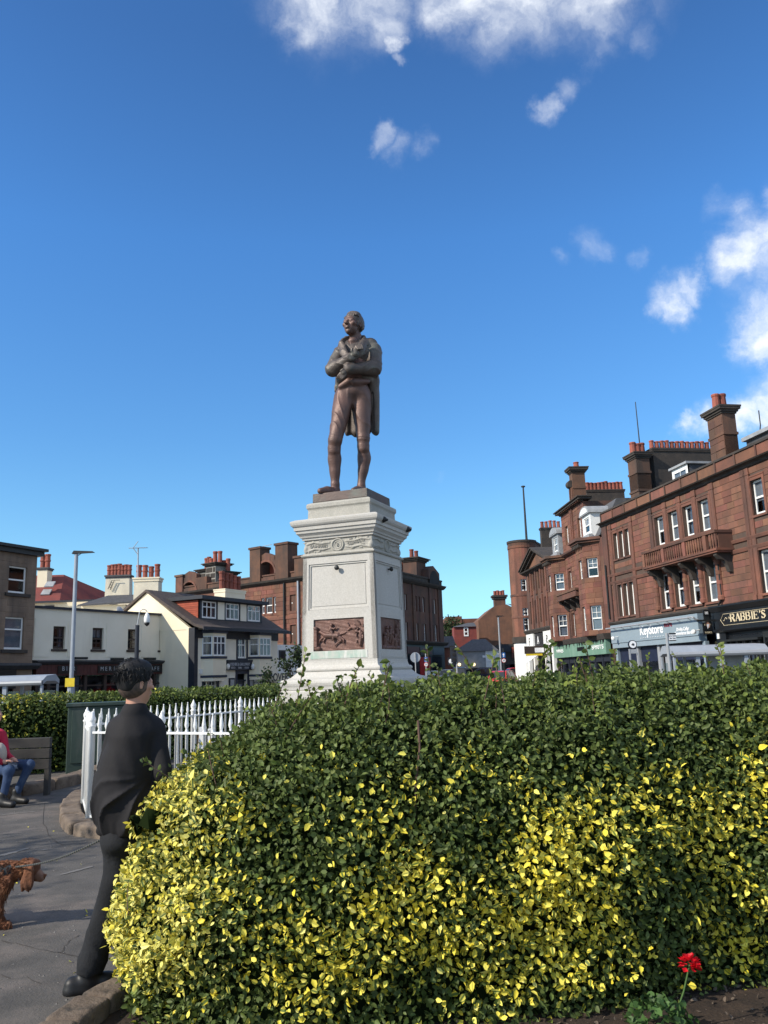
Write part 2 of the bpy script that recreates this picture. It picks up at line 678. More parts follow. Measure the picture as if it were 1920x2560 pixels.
    def nets(self):
        D = self.D
        S = D < 0
        n = self.n
        c = S[:-1, :-1, :-1].astype(np.int8)
        tot = np.zeros(tuple(n - 1), np.int8)
        for i in (0, 1):
            for j in (0, 1):
                for k in (0, 1):
                    tot += S[i:n[0] - 1 + i, j:n[1] - 1 + j, k:n[2] - 1 + k]
        act = (tot > 0) & (tot < 8)
        I = np.argwhere(act)
        idx = np.full(tuple(n - 1), -1, np.int32)
        idx[act] = np.arange(len(I))
        P = np.zeros((len(I), 3), np.float64)
        W = np.zeros(len(I))
        cor = [(0, 0, 0), (1, 0, 0), (0, 1, 0), (1, 1, 0), (0, 0, 1), (1, 0, 1), (0, 1, 1), (1, 1, 1)]
        val = [D[I[:, 0] + a, I[:, 1] + b, I[:, 2] + c2] for (a, b, c2) in cor]
        for (a, b) in ((0, 1), (2, 3), (4, 5), (6, 7), (0, 2), (1, 3), (4, 6), (5, 7), (0, 4), (1, 5), (2, 6), (3, 7)):
            va, vb = val[a], val[b]
            m = (va < 0) != (vb < 0)
            t = np.where(m, va / np.where(m, va - vb, 1), 0)
            pa, pb = np.array(cor[a], float), np.array(cor[b], float)
            P += np.where(m[:, None], pa + t[:, None] * (pb - pa), 0)
            W += m
        V = (I + P / W[:, None]) * self.h + self.lo
        Q = []
        for ax in range(3):
            a1, a2 = (ax + 1) % 3, (ax + 2) % 3
            sl0 = [slice(1, n[i] - 1) for i in range(3)]
            sl1 = list(sl0)
            sl0[ax] = slice(0, n[ax] - 1)
            sl1[ax] = slice(1, n[ax])
            A, B = S[tuple(sl0)], S[tuple(sl1)]
            E = np.argwhere(A != B)
            if not len(E):
                continue
            inside = A[tuple(E.T)]
            off = np.array([1, 1, 1])
            off[ax] = 0
            E = E + off

            def cell(d1, d2):
                q = E.copy()
                q[:, a1] += d1
                q[:, a2] += d2
                return idx[tuple(q.T)]
            q = np.stack([cell(-1, -1), cell(0, -1), cell(0, 0), cell(-1, 0)], 1)
            q[~inside] = q[~inside][:, ::-1]
            Q.append(q)
        Q = np.concatenate(Q)
        Q = Q[(Q >= 0).all(1)]
        return V, Q

    def build(self, name, mat, parent=None, relax=1, **kw):
        V, Q = self.nets()
        for _ in range(relax):
            acc = np.zeros_like(V)
            cnt = np.zeros(len(V))
            for a, b in ((0, 1), (1, 2), (2, 3), (3, 0)):
                np.add.at(acc, Q[:, a], V[Q[:, b]])
                np.add.at(cnt, Q[:, a], 1)
            V = 0.5 * V + 0.5 * acc / np.maximum(cnt, 1)[:, None]
        return np_mesh(name, V, Q, mat, parent, True, **kw)


def vnoise(X, Y, Z, s, seed=0):
    """cheap smooth noise for cloth and stone relief"""
    r = np.random.default_rng(seed)
    out = 0
    for i in range(5):
        k = r.normal(size=3) * s
        p = r.uniform(0, 6.28)
        out = out + np.sin(X * k[0] + Y * k[1] + Z * k[2] + p)
    return out / 3.0


# ------------------------------------------------------------------ a building face: x along the wall, y into the house, z up
class Face:
    def __init__(self, px, Y, head, root=None, name=None, label=None, cat='building', group=None, O=None):
        a = math.radians(head)
        self.d = Vector((math.sin(a), math.cos(a)))
        self.i = Vector((-self.d.y, self.d.x))
        p = at(px, 1690, Y) if O is None else O
        self.O = Vector((p[0], p[1]))
        self.rz = math.atan2(self.d.y, self.d.x)
        if name:
            self.root = empty(name, (self.O.x, self.O.y, 0), self.rz, label, cat, group)
        else:
            self.root = root

    def uv(self, p, off=0.0):
        r = ray(*p)
        o = self.O - self.i * off
        k = (o.x * self.i.x + o.y * self.i.y) / (r.x * self.i.x + r.y * self.i.y)
        q = Vector((r.x * k, r.y * k)) - o
        return q.dot(self.d), EYE + r.z * k

    def xy(self, u, y=0.0):
        return self.O + self.d * u + self.i * y

    def on_u(self, p, u):
        """(y, z) where the line of sight meets the cross wall at u"""
        r = ray(*p)
        o = self.O + self.d * u
        k = (o.x * self.d.x + o.y * self.d.y) / (r.x * self.d.x + r.y * self.d.y)
        q = Vector((r.x * k, r.y * k)) - o
        return q.dot(self.i), EYE + r.z * k

# ------------------------------------------------------------------ materials list
M('asphalt', (.105, .097, .089), (.062, .058, .054), scale=2.6, rough=.92, bump=.5, bscale=70, c3=(.17, .142, .125), s3=.55, t3=(.53, .68))
M('road', (.11, .105, .10), (.09, .086, .082), scale=.6, rough=.9, bump=.3, bscale=40)
M('paving', (.17, .16, .15), (.13, .125, .12), scale=1.5, rough=.9, bump=.2)
M('grass', (.05, .08, .025), (.035, .06, .02), scale=2, rough=.9, bump=.4)
M('soil', (.055, .036, .024), (.025, .017, .012), scale=9, rough=1, bump=1.0, bscale=40, c3=(.10, .07, .05), s3=14, t3=(.58, .7))
M('kerb_stone', (.20, .155, .115), (.10, .075, .058), scale=5, rough=.95, bump=.8, bscale=30, rnd=.15, c3=(.05, .042, .035), s3=9, t3=(.55, .7))
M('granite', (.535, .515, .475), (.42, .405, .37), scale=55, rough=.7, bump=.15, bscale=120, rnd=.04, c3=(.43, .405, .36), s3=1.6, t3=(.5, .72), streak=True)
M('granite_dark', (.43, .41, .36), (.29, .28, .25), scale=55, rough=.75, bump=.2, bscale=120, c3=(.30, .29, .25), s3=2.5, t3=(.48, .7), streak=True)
M('granite_green', (.46, .47, .42), (.27, .41, .34), scale=9, rough=.7, c3=(.60, .60, .56), s3=9, t3=(.5, .62), streak=True)
M('bronze', (.10, .068, .058), (.06, .044, .04), scale=3.5, rough=.5, metal=.35, bump=.25, bscale=50, spec=.5, c3=(.085, .10, .09), s3=2.4, t3=(.5, .75))
M('bronze_green', (.125, .098, .082), (.068, .055, .049), scale=4, rough=.5, metal=.3, bump=.3, bscale=50, spec=.5, c3=(.12, .13, .11), s3=3.0, t3=(.52, .75))
M('bronze_red', (.16, .088, .07), (.10, .062, .052), scale=3.5, rough=.5, metal=.3, bump=.25, bscale=50, spec=.5)
M('bronze_panel', (.17, .088, .068), (.12, .07, .058), scale=4, rough=.5, metal=.25, bump=.3, bscale=60)
M('iron_dark', (.02, .022, .022), (.012, .013, .013), scale=8, rough=.5)
M('white_iron', (.78, .79, .78), (.68, .69, .68), scale=6, rough=.45, bump=.1, c3=(.45, .36, .28), s3=11, t3=(.68, .75))
M('green_box', (.045, .07, .055), (.03, .05, .04), scale=2, rough=.5, bump=.15, c3=(.09, .10, .085), s3=2.2, t3=(.55, .72), streak=True)
M('brown_stone', (.24, .17, .12), (.17, .12, .085), scale=1.1, rough=.9, bump=.5, bscale=9, c3=(.065, .055, .05), s3=.5, t3=(.5, .75), streak=True, rnd=.06)
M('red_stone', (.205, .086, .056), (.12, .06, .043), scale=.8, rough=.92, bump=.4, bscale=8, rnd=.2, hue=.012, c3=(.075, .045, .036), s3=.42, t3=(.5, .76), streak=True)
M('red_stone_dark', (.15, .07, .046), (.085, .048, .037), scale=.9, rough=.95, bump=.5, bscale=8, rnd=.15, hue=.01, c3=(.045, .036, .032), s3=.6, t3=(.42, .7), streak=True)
M('red_trim', (.20, .082, .054), (.11, .056, .042), scale=.9, rough=.92, bump=.3, rnd=.12, c3=(.055, .04, .035), s3=.6, t3=(.46, .72), streak=True)
M('soot_stone', (.062, .05, .042), (.035, .032, .03), scale=1.5, rough=.95, bump=.4, c3=(.12, .10, .075), s3=1.1, t3=(.6, .78))
M('mortar', (.10, .065, .05), (.07, .05, .04), scale=2, rough=1)
M('mortar_pale', (.30, .28, .25), (.2, .19, .17), scale=2, rough=1)
M('cream', (.80, .71, .53), (.74, .65, .48), scale=.7, rough=.85, bump=.25, bscale=14, c3=(.6, .55, .43), s3=.5, t3=(.55, .8), streak=True)
M('cream_grey', (.83, .77, .63), (.77, .71, .57), scale=.7, rough=.85, bump=.25, bscale=14, c3=(.66, .60, .48), s3=.5, t3=(.58, .8), streak=True)
M('cream_stained', (.70, .64, .50), (.56, .51, .41), scale=1.2, rough=.9, bump=.3, bscale=12, c3=(.3, .27, .22), s3=1.3, t3=(.56, .75), streak=True)
M('black_trim', (.02, .024, .035), (.015, .018, .026), scale=3, rough=.55)
M('navy', (.014, .02, .045), (.01, .014, .032), scale=2, rough=.5)
M('slate', (.085, .085, .09), (.055, .056, .06), scale=3, rough=.75, bump=.6, bscale=9, rnd=.2)
M('slate_brown', (.075, .058, .05), (.045, .036, .033), scale=3, rough=.85, bump=.6, bscale=9, rnd=.2)
M('red_tile', (.20, .045, .035), (.14, .035, .03), scale=1.5, rough=.85, bump=.4, bscale=10, rnd=.15, c3=(.11, .04, .035), s3=.7, t3=(.55, .75))
M('tile_hung', (.36, .085, .045), (.28, .065, .038), scale=3, rough=.85, rnd=.15)
M('chimney_pot', (.30, .085, .055), (.20, .062, .045), scale=3, rough=.8, rnd=.25, c3=(.08, .05, .045), s3=2, t3=(.58, .75))
M('lead', (.33, .34, .35), (.22, .23, .24), scale=2, rough=.6, bump=.2)
M('white_paint', (.80, .80, .77), (.72, .72, .70), scale=3, rough=.45)
M('brown_paint', (.045, .03, .024), (.035, .024, .02), scale=4, rough=.5)
M('maroon', (.085, .022, .018), (.06, .018, .015), scale=3, rough=.6, rnd=.15)
M('sign_blue', (.235, .295, .335), (.21, .265, .305), scale=1.2, rough=.5, c3=(.18, .24, .28), s3=1.2, t3=(.6, .8), streak=True)
M('sign_green', (.15, .27, .20), (.13, .24, .18), scale=1.2, rough=.6, c3=(.22, .33, .26), s3=1.0, t3=(.52, .75), streak=True)
M('sign_black', (.010, .011, .013), (.008, .009, .011), scale=2, rough=.35)
M('letter_white', (.82, .82, .82), (.78, .78, .78), scale=2, rough=.5)
M('letter_gold', (.62, .52, .34), (.55, .46, .30), scale=4, rough=.5)
M('letter_red', (.20, .012, .03), (.18, .01, .026), scale=3, rough=.5)
M('letter_grey', (.42, .43, .45), (.36, .37, .39), scale=3, rough=.5)
M('letter_dark', (.03, .03, .032), (.025, .025, .027), scale=3, rough=.5)
M('room', (.016, .017, .02), (.01, .011, .013), scale=1, rough=.9)
M('blind', (.40, .40, .38), (.28, .29, .29), scale=2.2, rough=.9)
M('curtain', (.26, .27, .29), (.17, .18, .20), scale=2.5, rough=.9)
M('grey_metal', (.38, .39, .40), (.33, .34, .35), scale=3, rough=.45, metal=.3)
M('galv', (.34, .37, .41), (.29, .32, .36), scale=3, rough=.5, metal=.2)
M('yellow_sign', (.75, .55, .03), rough=.5)
M('rubber', (.015, .015, .015), rough=.8)
M('car_black', (.012, .012, .014), rough=.2, spec=.6)
M('car_blue', (.018, .028, .06), rough=.2, spec=.6)
M('car_red', (.45, .02, .02), rough=.22, spec=.6)
M('car_silver', (.42, .44, .46), rough=.25, spec=.6, metal=.4)
M('car_glass', (.02, .023, .027), rough=.05, spec=.8)
M('signal_red', (.5, .02, .02), rough=.5)
M('sign_road_blue', (.03, .14, .42), rough=.5)
emit('lamp_white', (1, .93, .75), 6.0)
emit('lamp_green', (.2, 1, .75), 1.6)
emit('lamp_warm', (1, .75, .4), 1.4)
glass('pane_glass', (.75, .78, .82), .08)
glass('shelter_glass', (.72, .76, .78), .10)
M('skin', (.50, .27, .19), (.44, .23, .16), scale=14, rough=.55, spec=.35)
M('hair_black', (.010, .010, .011), (.02, .019, .02), scale=40, rough=.6, spec=.3, rnd=.4)
M('hair_short', (.12, .08, .062), (.05, .038, .032), scale=60, rough=.7)
M('jacket_black', (.017, .016, .018), (.0125, .012, .0138), scale=5, rough=.8, spec=.25, bump=.12, bscale=30)
M('jeans_black', (.009, .010, .013), (.0055, .0063, .0085), scale=6, rough=.9, bump=.3, bscale=60, c3=(.014, .0155, .019), s3=5, t3=(.5, .75))
M('jeans_blue', (.035, .065, .135), (.02, .04, .095), scale=6, rough=.9, bump=.3, bscale=60, c3=(.08, .12, .20), s3=5, t3=(.55, .75))
M('shoe_black', (.012, .012, .013), rough=.5)
M('red_cloth', (.42, .012, .045), (.34, .01, .035), scale=6, rough=.8, bump=.2)
M('shirt_pale', (.42, .37, .32), (.36, .32, .28), scale=6, rough=.9)
M('dog_fur', (.20, .075, .032), (.10, .04, .02), scale=18, rough=.8, bump=.6, bscale=60, c3=(.36, .16, .07), s3=9, t3=(.55, .75))
M('dog_face', (.28, .16, .11), (.20, .11, .075), scale=20, rough=.8, bump=.3, bscale=60)
M('harness', (.02, .028, .033), (.012, .017, .02), scale=8, rough=.8, c3=(.06, .075, .075), s3=10, t3=(.6, .7))
M('leash_pale', (.13, .125, .11), rough=.9)
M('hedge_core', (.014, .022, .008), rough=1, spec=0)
M('wood', (.075, .052, .038), (.045, .032, .025), scale=4, rough=.85, bump=.4)
M('bark', (.075, .052, .04), (.04, .03, .024), scale=10, rough=.95, bump=.5)
M('twig', (.13, .075, .055), (.085, .05, .038), scale=12, rough=.85)
M('petal', (.72, .008, .02), (.60, .004, .015), scale=30, rough=.6, trans=.25, rnd=.1)
M('bench_stone', (.06, .056, .052), (.04, .038, .036), scale=3, rough=.9, bump=.3)


def leaf_mat(name, c1, c2, edge=None, tr=.22, rnd=.35):
    """leaf colour varies from leaf to leaf; a variegated leaf keeps a green heart"""
    m = bpy.data.materials.new(name)
    m.use_nodes = True
    nt = m.node_tree
    L = nt.links.new
    b = nt.nodes['Principled BSDF']
    b.inputs['Roughness'].default_value = .55
    b.inputs['Specular IOR Level'].default_value = .28
    geo = nt.nodes.new('ShaderNodeNewGeometry')
    oi = nt.nodes.new('ShaderNodeObjectInfo')
    ad = nt.nodes.new('ShaderNodeMath')
    L(geo.outputs['Random Per Island'], ad.inputs[0])
    L(oi.outputs['Random'], ad.inputs[1])
    fr = nt.nodes.new('ShaderNodeMath')
    fr.operation = 'FRACT'
    L(ad.outputs[0], fr.inputs[0])
    ra = nt.nodes.new('ShaderNodeValToRGB')
    ra.color_ramp.elements[0].color = (*c1, 1)
    ra.color_ramp.elements[1].color = (*c2, 1)
    L(fr.outputs[0], ra.inputs[0])
    col = ra.outputs[0]
    m2 = nt.nodes.new('ShaderNodeMath')
    m2.operation = 'MULTIPLY'
    m2.inputs[1].default_value = 5.37
    L(fr.outputs[0], m2.inputs[0])
    m3 = nt.nodes.new('ShaderNodeMath')
    m3.operation = 'FRACT'
    L(m2.outputs[0], m3.inputs[0])
    if edge is not None:
        uv = nt.nodes.new('ShaderNodeUVMap')
        uv.uv_map = 'leaf'
        sx = nt.nodes.new('ShaderNodeSeparateXYZ')
        L(uv.outputs[0], sx.inputs[0])
        d1 = nt.nodes.new('ShaderNodeMath')
        d1.operation = 'SUBTRACT'
        d1.inputs[1].default_value = .5
        L(sx.outputs[0], d1.inputs[0])
        d2 = nt.nodes.new('ShaderNodeMath')
        d2.operation = 'ABSOLUTE'
        L(d1.outputs[0], d2.inputs[0])
        d3 = nt.nodes.new('ShaderNodeMath')
        d3.operation = 'ADD'
        L(d2.outputs[0], d3.inputs[0])
        sc = nt.nodes.new('ShaderNodeMath')
        sc.operation = 'MULTIPLY'
        sc.inputs[1].default_value = .62
        L(m3.outputs[0], sc.inputs[0])
        L(sc.outputs[0], d3.inputs[1])
        mr = nt.nodes.new('ShaderNodeMapRange')
        mr.inputs['From Min'].default_value = .20
        mr.inputs['From Max'].default_value = .34
        L(d3.outputs[0], mr.inputs['Value'])
        mx = nt.nodes.new('ShaderNodeMixRGB')
        L(mr.outputs[0], mx.inputs[0])
        mx.inputs[1].default_value = (*edge, 1)
        L(col, mx.inputs[2])
        col = mx.outputs[0]
    hs = nt.nodes.new('ShaderNodeHueSaturation')
    mr2 = nt.nodes.new('ShaderNodeMapRange')
    mr2.inputs['To Min'].default_value = 1 - rnd
    mr2.inputs['To Max'].default_value = 1 + rnd
    L(m3.outputs[0], mr2.inputs['Value'])
    L(mr2.outputs[0], hs.inputs['Value'])
    L(col, hs.inputs['Color'])
    L(hs.outputs[0], b.inputs['Base Color'])
    t = nt.nodes.new('ShaderNodeBsdfTranslucent')
    L(hs.outputs[0], t.inputs[0])
    ms = nt.nodes.new('ShaderNodeMixShader')
    ms.inputs[0].default_value = tr
    L(b.outputs[0], ms.inputs[1])
    L(t.outputs[0], ms.inputs[2])
    L(ms.outputs[0], nt.nodes['Material Output'].inputs[0])
    MATS[name] = m


leaf_mat('leaf_green', (.072, .105, .024), (.118, .155, .044))
leaf_mat('leaf_bright', (.11, .16, .035), (.18, .22, .04))
leaf_mat('leaf_gold', (.74, .60, .04), (.82, .74, .14), edge=(.13, .19, .035), rnd=.2)
leaf_mat('leaf_pale', (.72, .64, .10), (.76, .70, .22), edge=(.12, .18, .05), rnd=.2)
leaf_mat('leaf_dark', (.018, .034, .012), (.04, .065, .02))
leaf_mat('leaf_geranium', (.04, .09, .025), (.075, .14, .04))

# ------------------------------------------------------------------ ground
g = MB()
g.box(-400, 400, -60, 900, -1.0, 0.0)
g.build('ground', 'road', kind='structure')
g = MB()
g.flat([(-16, -3), (9, -3), (9, 12), (6.5, 17), (0, 19.5), (-8, 19), (-16, 15)], 0.0, 0.006)
g.build('path', 'asphalt', kind='structure')

# ------------------------------------------------------------------ granite pedestal
PA = math.radians(22)
PC = Vector((-0.45, 11.6, 0))
ped = empty('pedestal', PC, -PA, 'pale granite pedestal with bronze relief panels under the bronze man', 'pedestal')
m = MB().square((0, 0, 0), [(1.25, 0), (1.25, .45), (1.22, .47)])
m.build('lower_step', 'granite', ped, bevel=.015)
m = MB().square((0, 0, 0), [(1.0, .472), (1.0, .85), (.97, .87)])
m.build('upper_step', 'granite', ped, bevel=.015)
m = MB().square((0, 0, 0), [(.83, .872), (.83, 1.20), (.82, 1.205)])
m.build('base_course', 'granite', ped, bevel=.01)
m = MB().square((0, 0, 0), [(.79, 1.208), (.79, 1.33), (.765, 1.36), (.765, 1.505), (.745, 1.52)])
m.build('base_block', 'granite', ped, bevel=.008)
m = MB().square((0, 0, 0), [(.748, 1.523), (.752, 1.56), (.762, 1.585), (.767, 1.61), (.762, 1.635), (.745, 1.655), (.715, 1.662), (.69, 1.667), (.655, 1.685), (.63, 1.71), (.605, 1.737), (.592, 1.752)])
m.build('base_moulding', 'granite', ped)
m = MB().square((0, 0, 0), [(.588, 1.755), (.597, 1.766), (.602, 1.782), (.597, 1.80), (.585, 1.812), (.566, 1.815), (.556, 1.835), (.549, 1.87), (.548, 1.90)])
m.build('torus_moulding', 'granite', ped)
ZB, ZT = 1.902, 3.29
WB, WT = .547, .521


def wz(z):
    return WB + (WT - WB) * (z - ZB) / (ZT - ZB)


# die: four corner faces built as a frame of stone around recessed panels
die = MB()
core_in = .05
die.square((0, 0, 0), [(WB - core_in, ZB), (WT - core_in, ZT)])
die.build('die', 'granite', ped)


def face_pts(side, u, z, out):
    """point on a die face: u in metres to the right of the middle, out = depth behind the face (negative is proud)"""
    w = wz(z) - out
    c = [(u, -w), (w, u), (-u, w), (-w, -u)][side]
    return (c[0], c[1], z)


def slab_on(mb, side, u0, u1, z0, z1, o0, o1):
    vs = []
    for o in (o0, o1):
        for (u, z) in ((u0, z0), (u1, z0), (u1, z1), (u0, z1)):
            vs.append(face_pts(side, u * (wz(z) / WB), z, o))
    mb.add(vs, [(0, 1, 2, 3), (7, 6, 5, 4), (0, 4, 5, 1), (1, 5, 6, 2), (2, 6, 7, 3), (3, 7, 4, 0)])


RZ0, RZ1 = 2.02, 2.44          # bronze relief opening
PZ0, PZ1 = 2.57, 3.19          # blank panel
RU = .375
for side in range(4):
    fr = MB()
    W = WB + .0
    slab_on(fr, side, -W, -RU, ZB, RZ1 + .05, 0, .06)
    slab_on(fr, side, RU, W, ZB, RZ1 + .05, 0, .06)
    slab_on(fr, side, -RU, RU, ZB, RZ0, 0.0, .06)
    slab_on(fr, side, -RU, RU, RZ1, RZ1 + .05, 0, .06)
    slab_on(fr, side, -W, W, RZ1 + .05, PZ0, 0, .06)
    slab_on(fr, side, -W, -.455, PZ0, PZ1, 0, .06)
    slab_on(fr, side, .455, W, PZ0, PZ1, 0, .06)
    slab_on(fr, side, -W, W, PZ1, ZT, 0, .06)
    fr.build('panel_frame', 'granite', ped)
    mo = MB()
    for (a, b2, d0) in ((.452, .432, .012), (.432, .408, .026)):
        slab_on(mo, side, -a, -b2, PZ0 + .455 - a, PZ1 - .455 + a, d0, .06)
        slab_on(mo, side, b2, a, PZ0 + .455 - a, PZ1 - .455 + a, d0, .06)
        slab_on(mo, side, -b2, b2, PZ1 - .455 + b2, PZ1 - .455 + a, d0, .06)
        slab_on(mo, side, -b2, b2, PZ0 + .455 - a, PZ0 + .455 - b2, d0, .06)
    mo.build('panel_moulding', 'granite', ped)
    pn = MB()
    slab_on(pn, side, -.407, .407, PZ0 + .048, PZ1 - .048, .02, .06)
    pn.build('blank_panel', 'granite', ped)
    sl = MB()
    slab_on(sl, side, -RU - .04, RU + .04, RZ0 - .10, RZ0 - .004, -.006, .0)
    sl.build('panel_sill', 'granite_green' if side == 0 else 'granite', ped)

# neck moulding, frieze, cornice and cap
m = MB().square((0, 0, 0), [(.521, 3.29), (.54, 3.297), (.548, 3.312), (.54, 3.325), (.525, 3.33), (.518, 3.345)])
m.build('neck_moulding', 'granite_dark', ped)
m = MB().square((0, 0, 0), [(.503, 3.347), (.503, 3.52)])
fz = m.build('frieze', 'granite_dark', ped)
m = MB().square((0, 0, 0), [(.51, 3.522), (.528, 3.53), (.53, 3.555), (.548, 3.562), (.556, 3.585), (.575, 3.605), (.59, 3.618), (.594, 3.65), (.612, 3.66), (.615, 3.70), (.632, 3.715), (.645, 3.735), (.652, 3.765), (.652, 3.785), (.60, 3.81), (.50, 3.832)])
m.build('cornice', 'granite', ped)
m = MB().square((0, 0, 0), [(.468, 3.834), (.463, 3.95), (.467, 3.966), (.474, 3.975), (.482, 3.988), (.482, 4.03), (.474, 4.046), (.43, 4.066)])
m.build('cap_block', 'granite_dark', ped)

# carved frieze: banners, leaves, roundel and letters
for side in range(4):
    a = [0, math.pi / 2, math.pi, -math.pi / 2][side]
    S = Sculpt((-.53, -.545, 3.335), (.53, -.46, 3.53), .0065)
    S.slab((0, -.488, 3.434), (.505, .018, .083), k=0, rnd=.006)
    rr = random.Random(40 + side)
    for s in (-1, 1):
        S.path([(s * .12, -.508, 3.40), (s * .22, -.512, 3.385), (s * .34, -.512, 3.40), (s * .47, -.508, 3.372)], [.010, .013, .013, .01], k=.01)
        S.path([(s * .12, -.508, 3.475), (s * .25, -.512, 3.47), (s * .36, -.512, 3.492), (s * .47, -.508, 3.47)], [.010, .012, .012, .01], k=.01)
        for i in range(9):
            x = s * rr.uniform(.14, .49)
            z = rr.choice((rr.uniform(3.36, 3.385), rr.uniform(3.49, 3.51)))
            an = rr.uniform(0, 6.28)
            S.cone((x, -.507, z), (x + .035 * math.cos(an), -.514, z + .02 * math.sin(an)), .009, .006, k=.006)
        S.ell((s * .485, -.495, 3.40), (.03, .03, .05), k=.015)
    n = 20
    S.path([(.085 * math.cos(6.2832 * i / n), -.513, 3.434 + .078 * math.sin(6.2832 * i / n)) for i in range(n + 1)], .012, k=.006)
    S.path([(.052 * math.cos(6.2832 * i / n), -.510, 3.434 + .05 * math.sin(6.2832 * i / n)) for i in range(n + 1)], .007, k=.005)
    o = S.build('carving', 'granite_dark', fz)
    o.rotation_euler = (0, 0, a)
for (body, u, z, s, sl) in (('DUMFRIES', -.285, 3.434, .062, -.05), ('1791', -.40, 3.378, .038, 0), ('OLIPHANT', .275, 3.448, .058, .14), ('1766', .36, 3.405, .04, .10), ('1759', .20, 3.492, .030, .1), ('B', 0, 3.432, .07, 0)):
    text(body, s, 'granite_dark', fz, (u, -.5115, z), (math.pi / 2, -sl, 0), .006, name='inscription', sx=.95)

# bronze relief panels
for side in (0, 1):
    S = Sculpt((-.39, -.075, -.235), (.39, .03, .235), .0055)
    S.slab((0, .01, 0), (.372, .016, .208), k=0, rnd=.004)
    y = -.012
    if side == 0:
        # rider on a galloping horse, post at the left, struggling figures at the right
        S.slab((-.335, y - .012, -.03), (.026, .03, .13), k=.004)
        S.ell((-.335, y - .02, .09), (.034, .03, .03), k=.004)
        S.ell((-.315, y - .01, -.175), (.05, .03, .03), k=.008)
        S.cone((-.20, y, -.005), (-.02, y, -.015), .033, .038, k=.008)
        S.cone((-.205, y, .0), (-.275, y, .045), .03, .02, k=.008)
        S.cone((-.275, y, .045), (-.315, y, .03), .018, .012, k=.004)
        S.path([(-.21, y, -.02), (-.27, y - .01, -.055), (-.295, y - .01, -.105)], [.015, .010, .006], k=.004)
        S.path([(-.19, y, -.03), (-.23, y - .01, -.075), (-.22, y - .01, -.11)], [.015, .010, .006], k=.004)
        S.path([(-.02, y, -.03), (.03, y - .01, -.085), (-.03, y - .01, -.115), (-.06, y - .01, -.15)], [.026, .014, .009, .007], k=.004)
        S.path([(.0, y, -.03), (.07, y - .01, -.07), (.065, y - .01, -.13)], [.024, .012, .007], k=.004)
        S.path([(.02, y, .0), (.07, y, .012), (.11, y, .03)], [.012, .010, .006], k=.004)
        S.path([(-.11, y - .01, .03), (-.12, y - .015, .075), (-.105, y - .015, .10)], [.022, .022, .014], k=.005)
        S.ell((-.10, y - .02, .128), (.022, .022, .024), k=.006)
        S.path([(-.115, y - .015, .085), (-.06, y - .02, .075), (-.03, y - .02, .10)], [.014, .012, .009], k=.006)
        S.path([(-.10, y - .015, .03), (-.07, y - .02, -.03), (-.09, y - .02, -.075)], [.022, .017, .012], k=.004)
        S.path([(.13, y, .05), (.19, y - .01, .085), (.26, y - .01, .08)], [.008, .015, .018], k=.006)
        S.path([(.22, y, .07), (.25, y - .01, .03), (.30, y - .01, .02)], [.018, .015, .012], k=.004)
        S.path([(.15, y, .11), (.13, y - .01, .14), (.12, y - .01, .16)], [.01, .008, .005], k=.006)
        for i in range(15):
            rr = random.Random(100 + i)
            x, z = rr.uniform(.22, .345), rr.uniform(-.12, .15)
            S.cone((x, y, z), (x + rr.uniform(-.04, .03), y - .02, z + rr.uniform(-.06, .06)), .012, .008, k=.005)
        S.path([(.31, y - .005, .03), (.32, y - .01, -.06), (.30, y - .01, -.15)], [.018, .020, .018], k=.006)
    else:
        for i, (x, z) in enumerate(((-.16, -.03), (-.05, -.02), (.02, -.10), (.2, .0), (-.24, -.12), (.12, -.13))):
            S.path([(x, y, z - .09), (x + .01, y - .01, z), (x - .005, y - .015, z + .06)], [.022, .032, .026], k=.005)
            S.ell((x, y - .02, z + .105), (.024, .024, .028), k=.005)
            S.path([(x, y - .015, z + .05), (x + .06, y - .03, z + .02), (x + .085, y - .03, z + .06)], [.014, .012, .009], k=.008)
        S.slab((.30, y, .02), (.018, .02, .18), k=.004)
        for i in range(5):
            S.cone((.18 + i * .03, y, .19), (.2 + i * .03, y, .06), .007, .006, k=.004)
        S.cone((-.3, y, -.19), (.3, y, -.18), .03, .022, k=.008)
    S.ripple(.0022, lambda X, Y, Z: vnoise(X, Y, Z, 60, 3))
    o = S.build('relief_panel', 'bronze_panel', ped, relax=0)
    p = face_pts(side, 0, (RZ0 + RZ1) / 2, .03)
    o.location = p
    o.rotation_euler = (0, 0, [0, math.pi / 2][side])
# bronze knobs on the blank panels and lion spouts at the cornice corner
for side in (0, 1):
    k = MB().lathe((0, 0, 0), [(.006, -.03), (.013, .0), (.014, .012), (.026, .016), (.034, .03), (.030, .045), (.016, .054)], 14)
    o = k.build('bronze_knob', 'iron_dark', ped, smooth=True)
    p = face_pts(side, .0 if side == 0 else .03, 3.115, 0)
    o.location = p
    o.rotation_euler = [(math.pi / 2, 0, 0), (math.pi / 2, 0, math.pi / 2)][side]
for u in (-.40, .50):
    S = Sculpt((-.06, -.09, -.06), (.06, .06, .06), .005)
    S.ell((0, 0, 0), (.042, .045, .045), k=0)
    S.ell((0, -.045, -.012), (.024, .03, .022), k=.015)
    S.ell((0, -.07, -.022), (.012, .02, .008), k=.004, cut=True)
    for s in (-1, 1):
        S.ell((s * .03, .0, .035), (.013, .012, .016), k=.01)
        S.ell((s * .018, -.05, .008), (.007, .01, .006), k=.004, cut=True)
    for i in range(12):
        w = 6.2832 * i / 12
        S.cone((.036 * math.cos(w), 0, .036 * math.sin(w)), (.05 * math.cos(w), .02, .05 * math.sin(w)), .012, .006, k=.006)
    o = S.build('lion_mask', 'iron_dark', ped, relax=0)
    o.location = (.645, u, 3.735)
    o.scale = (.85, .8, .85)
    o.rotation_euler = (0, 0, math.pi / 2)

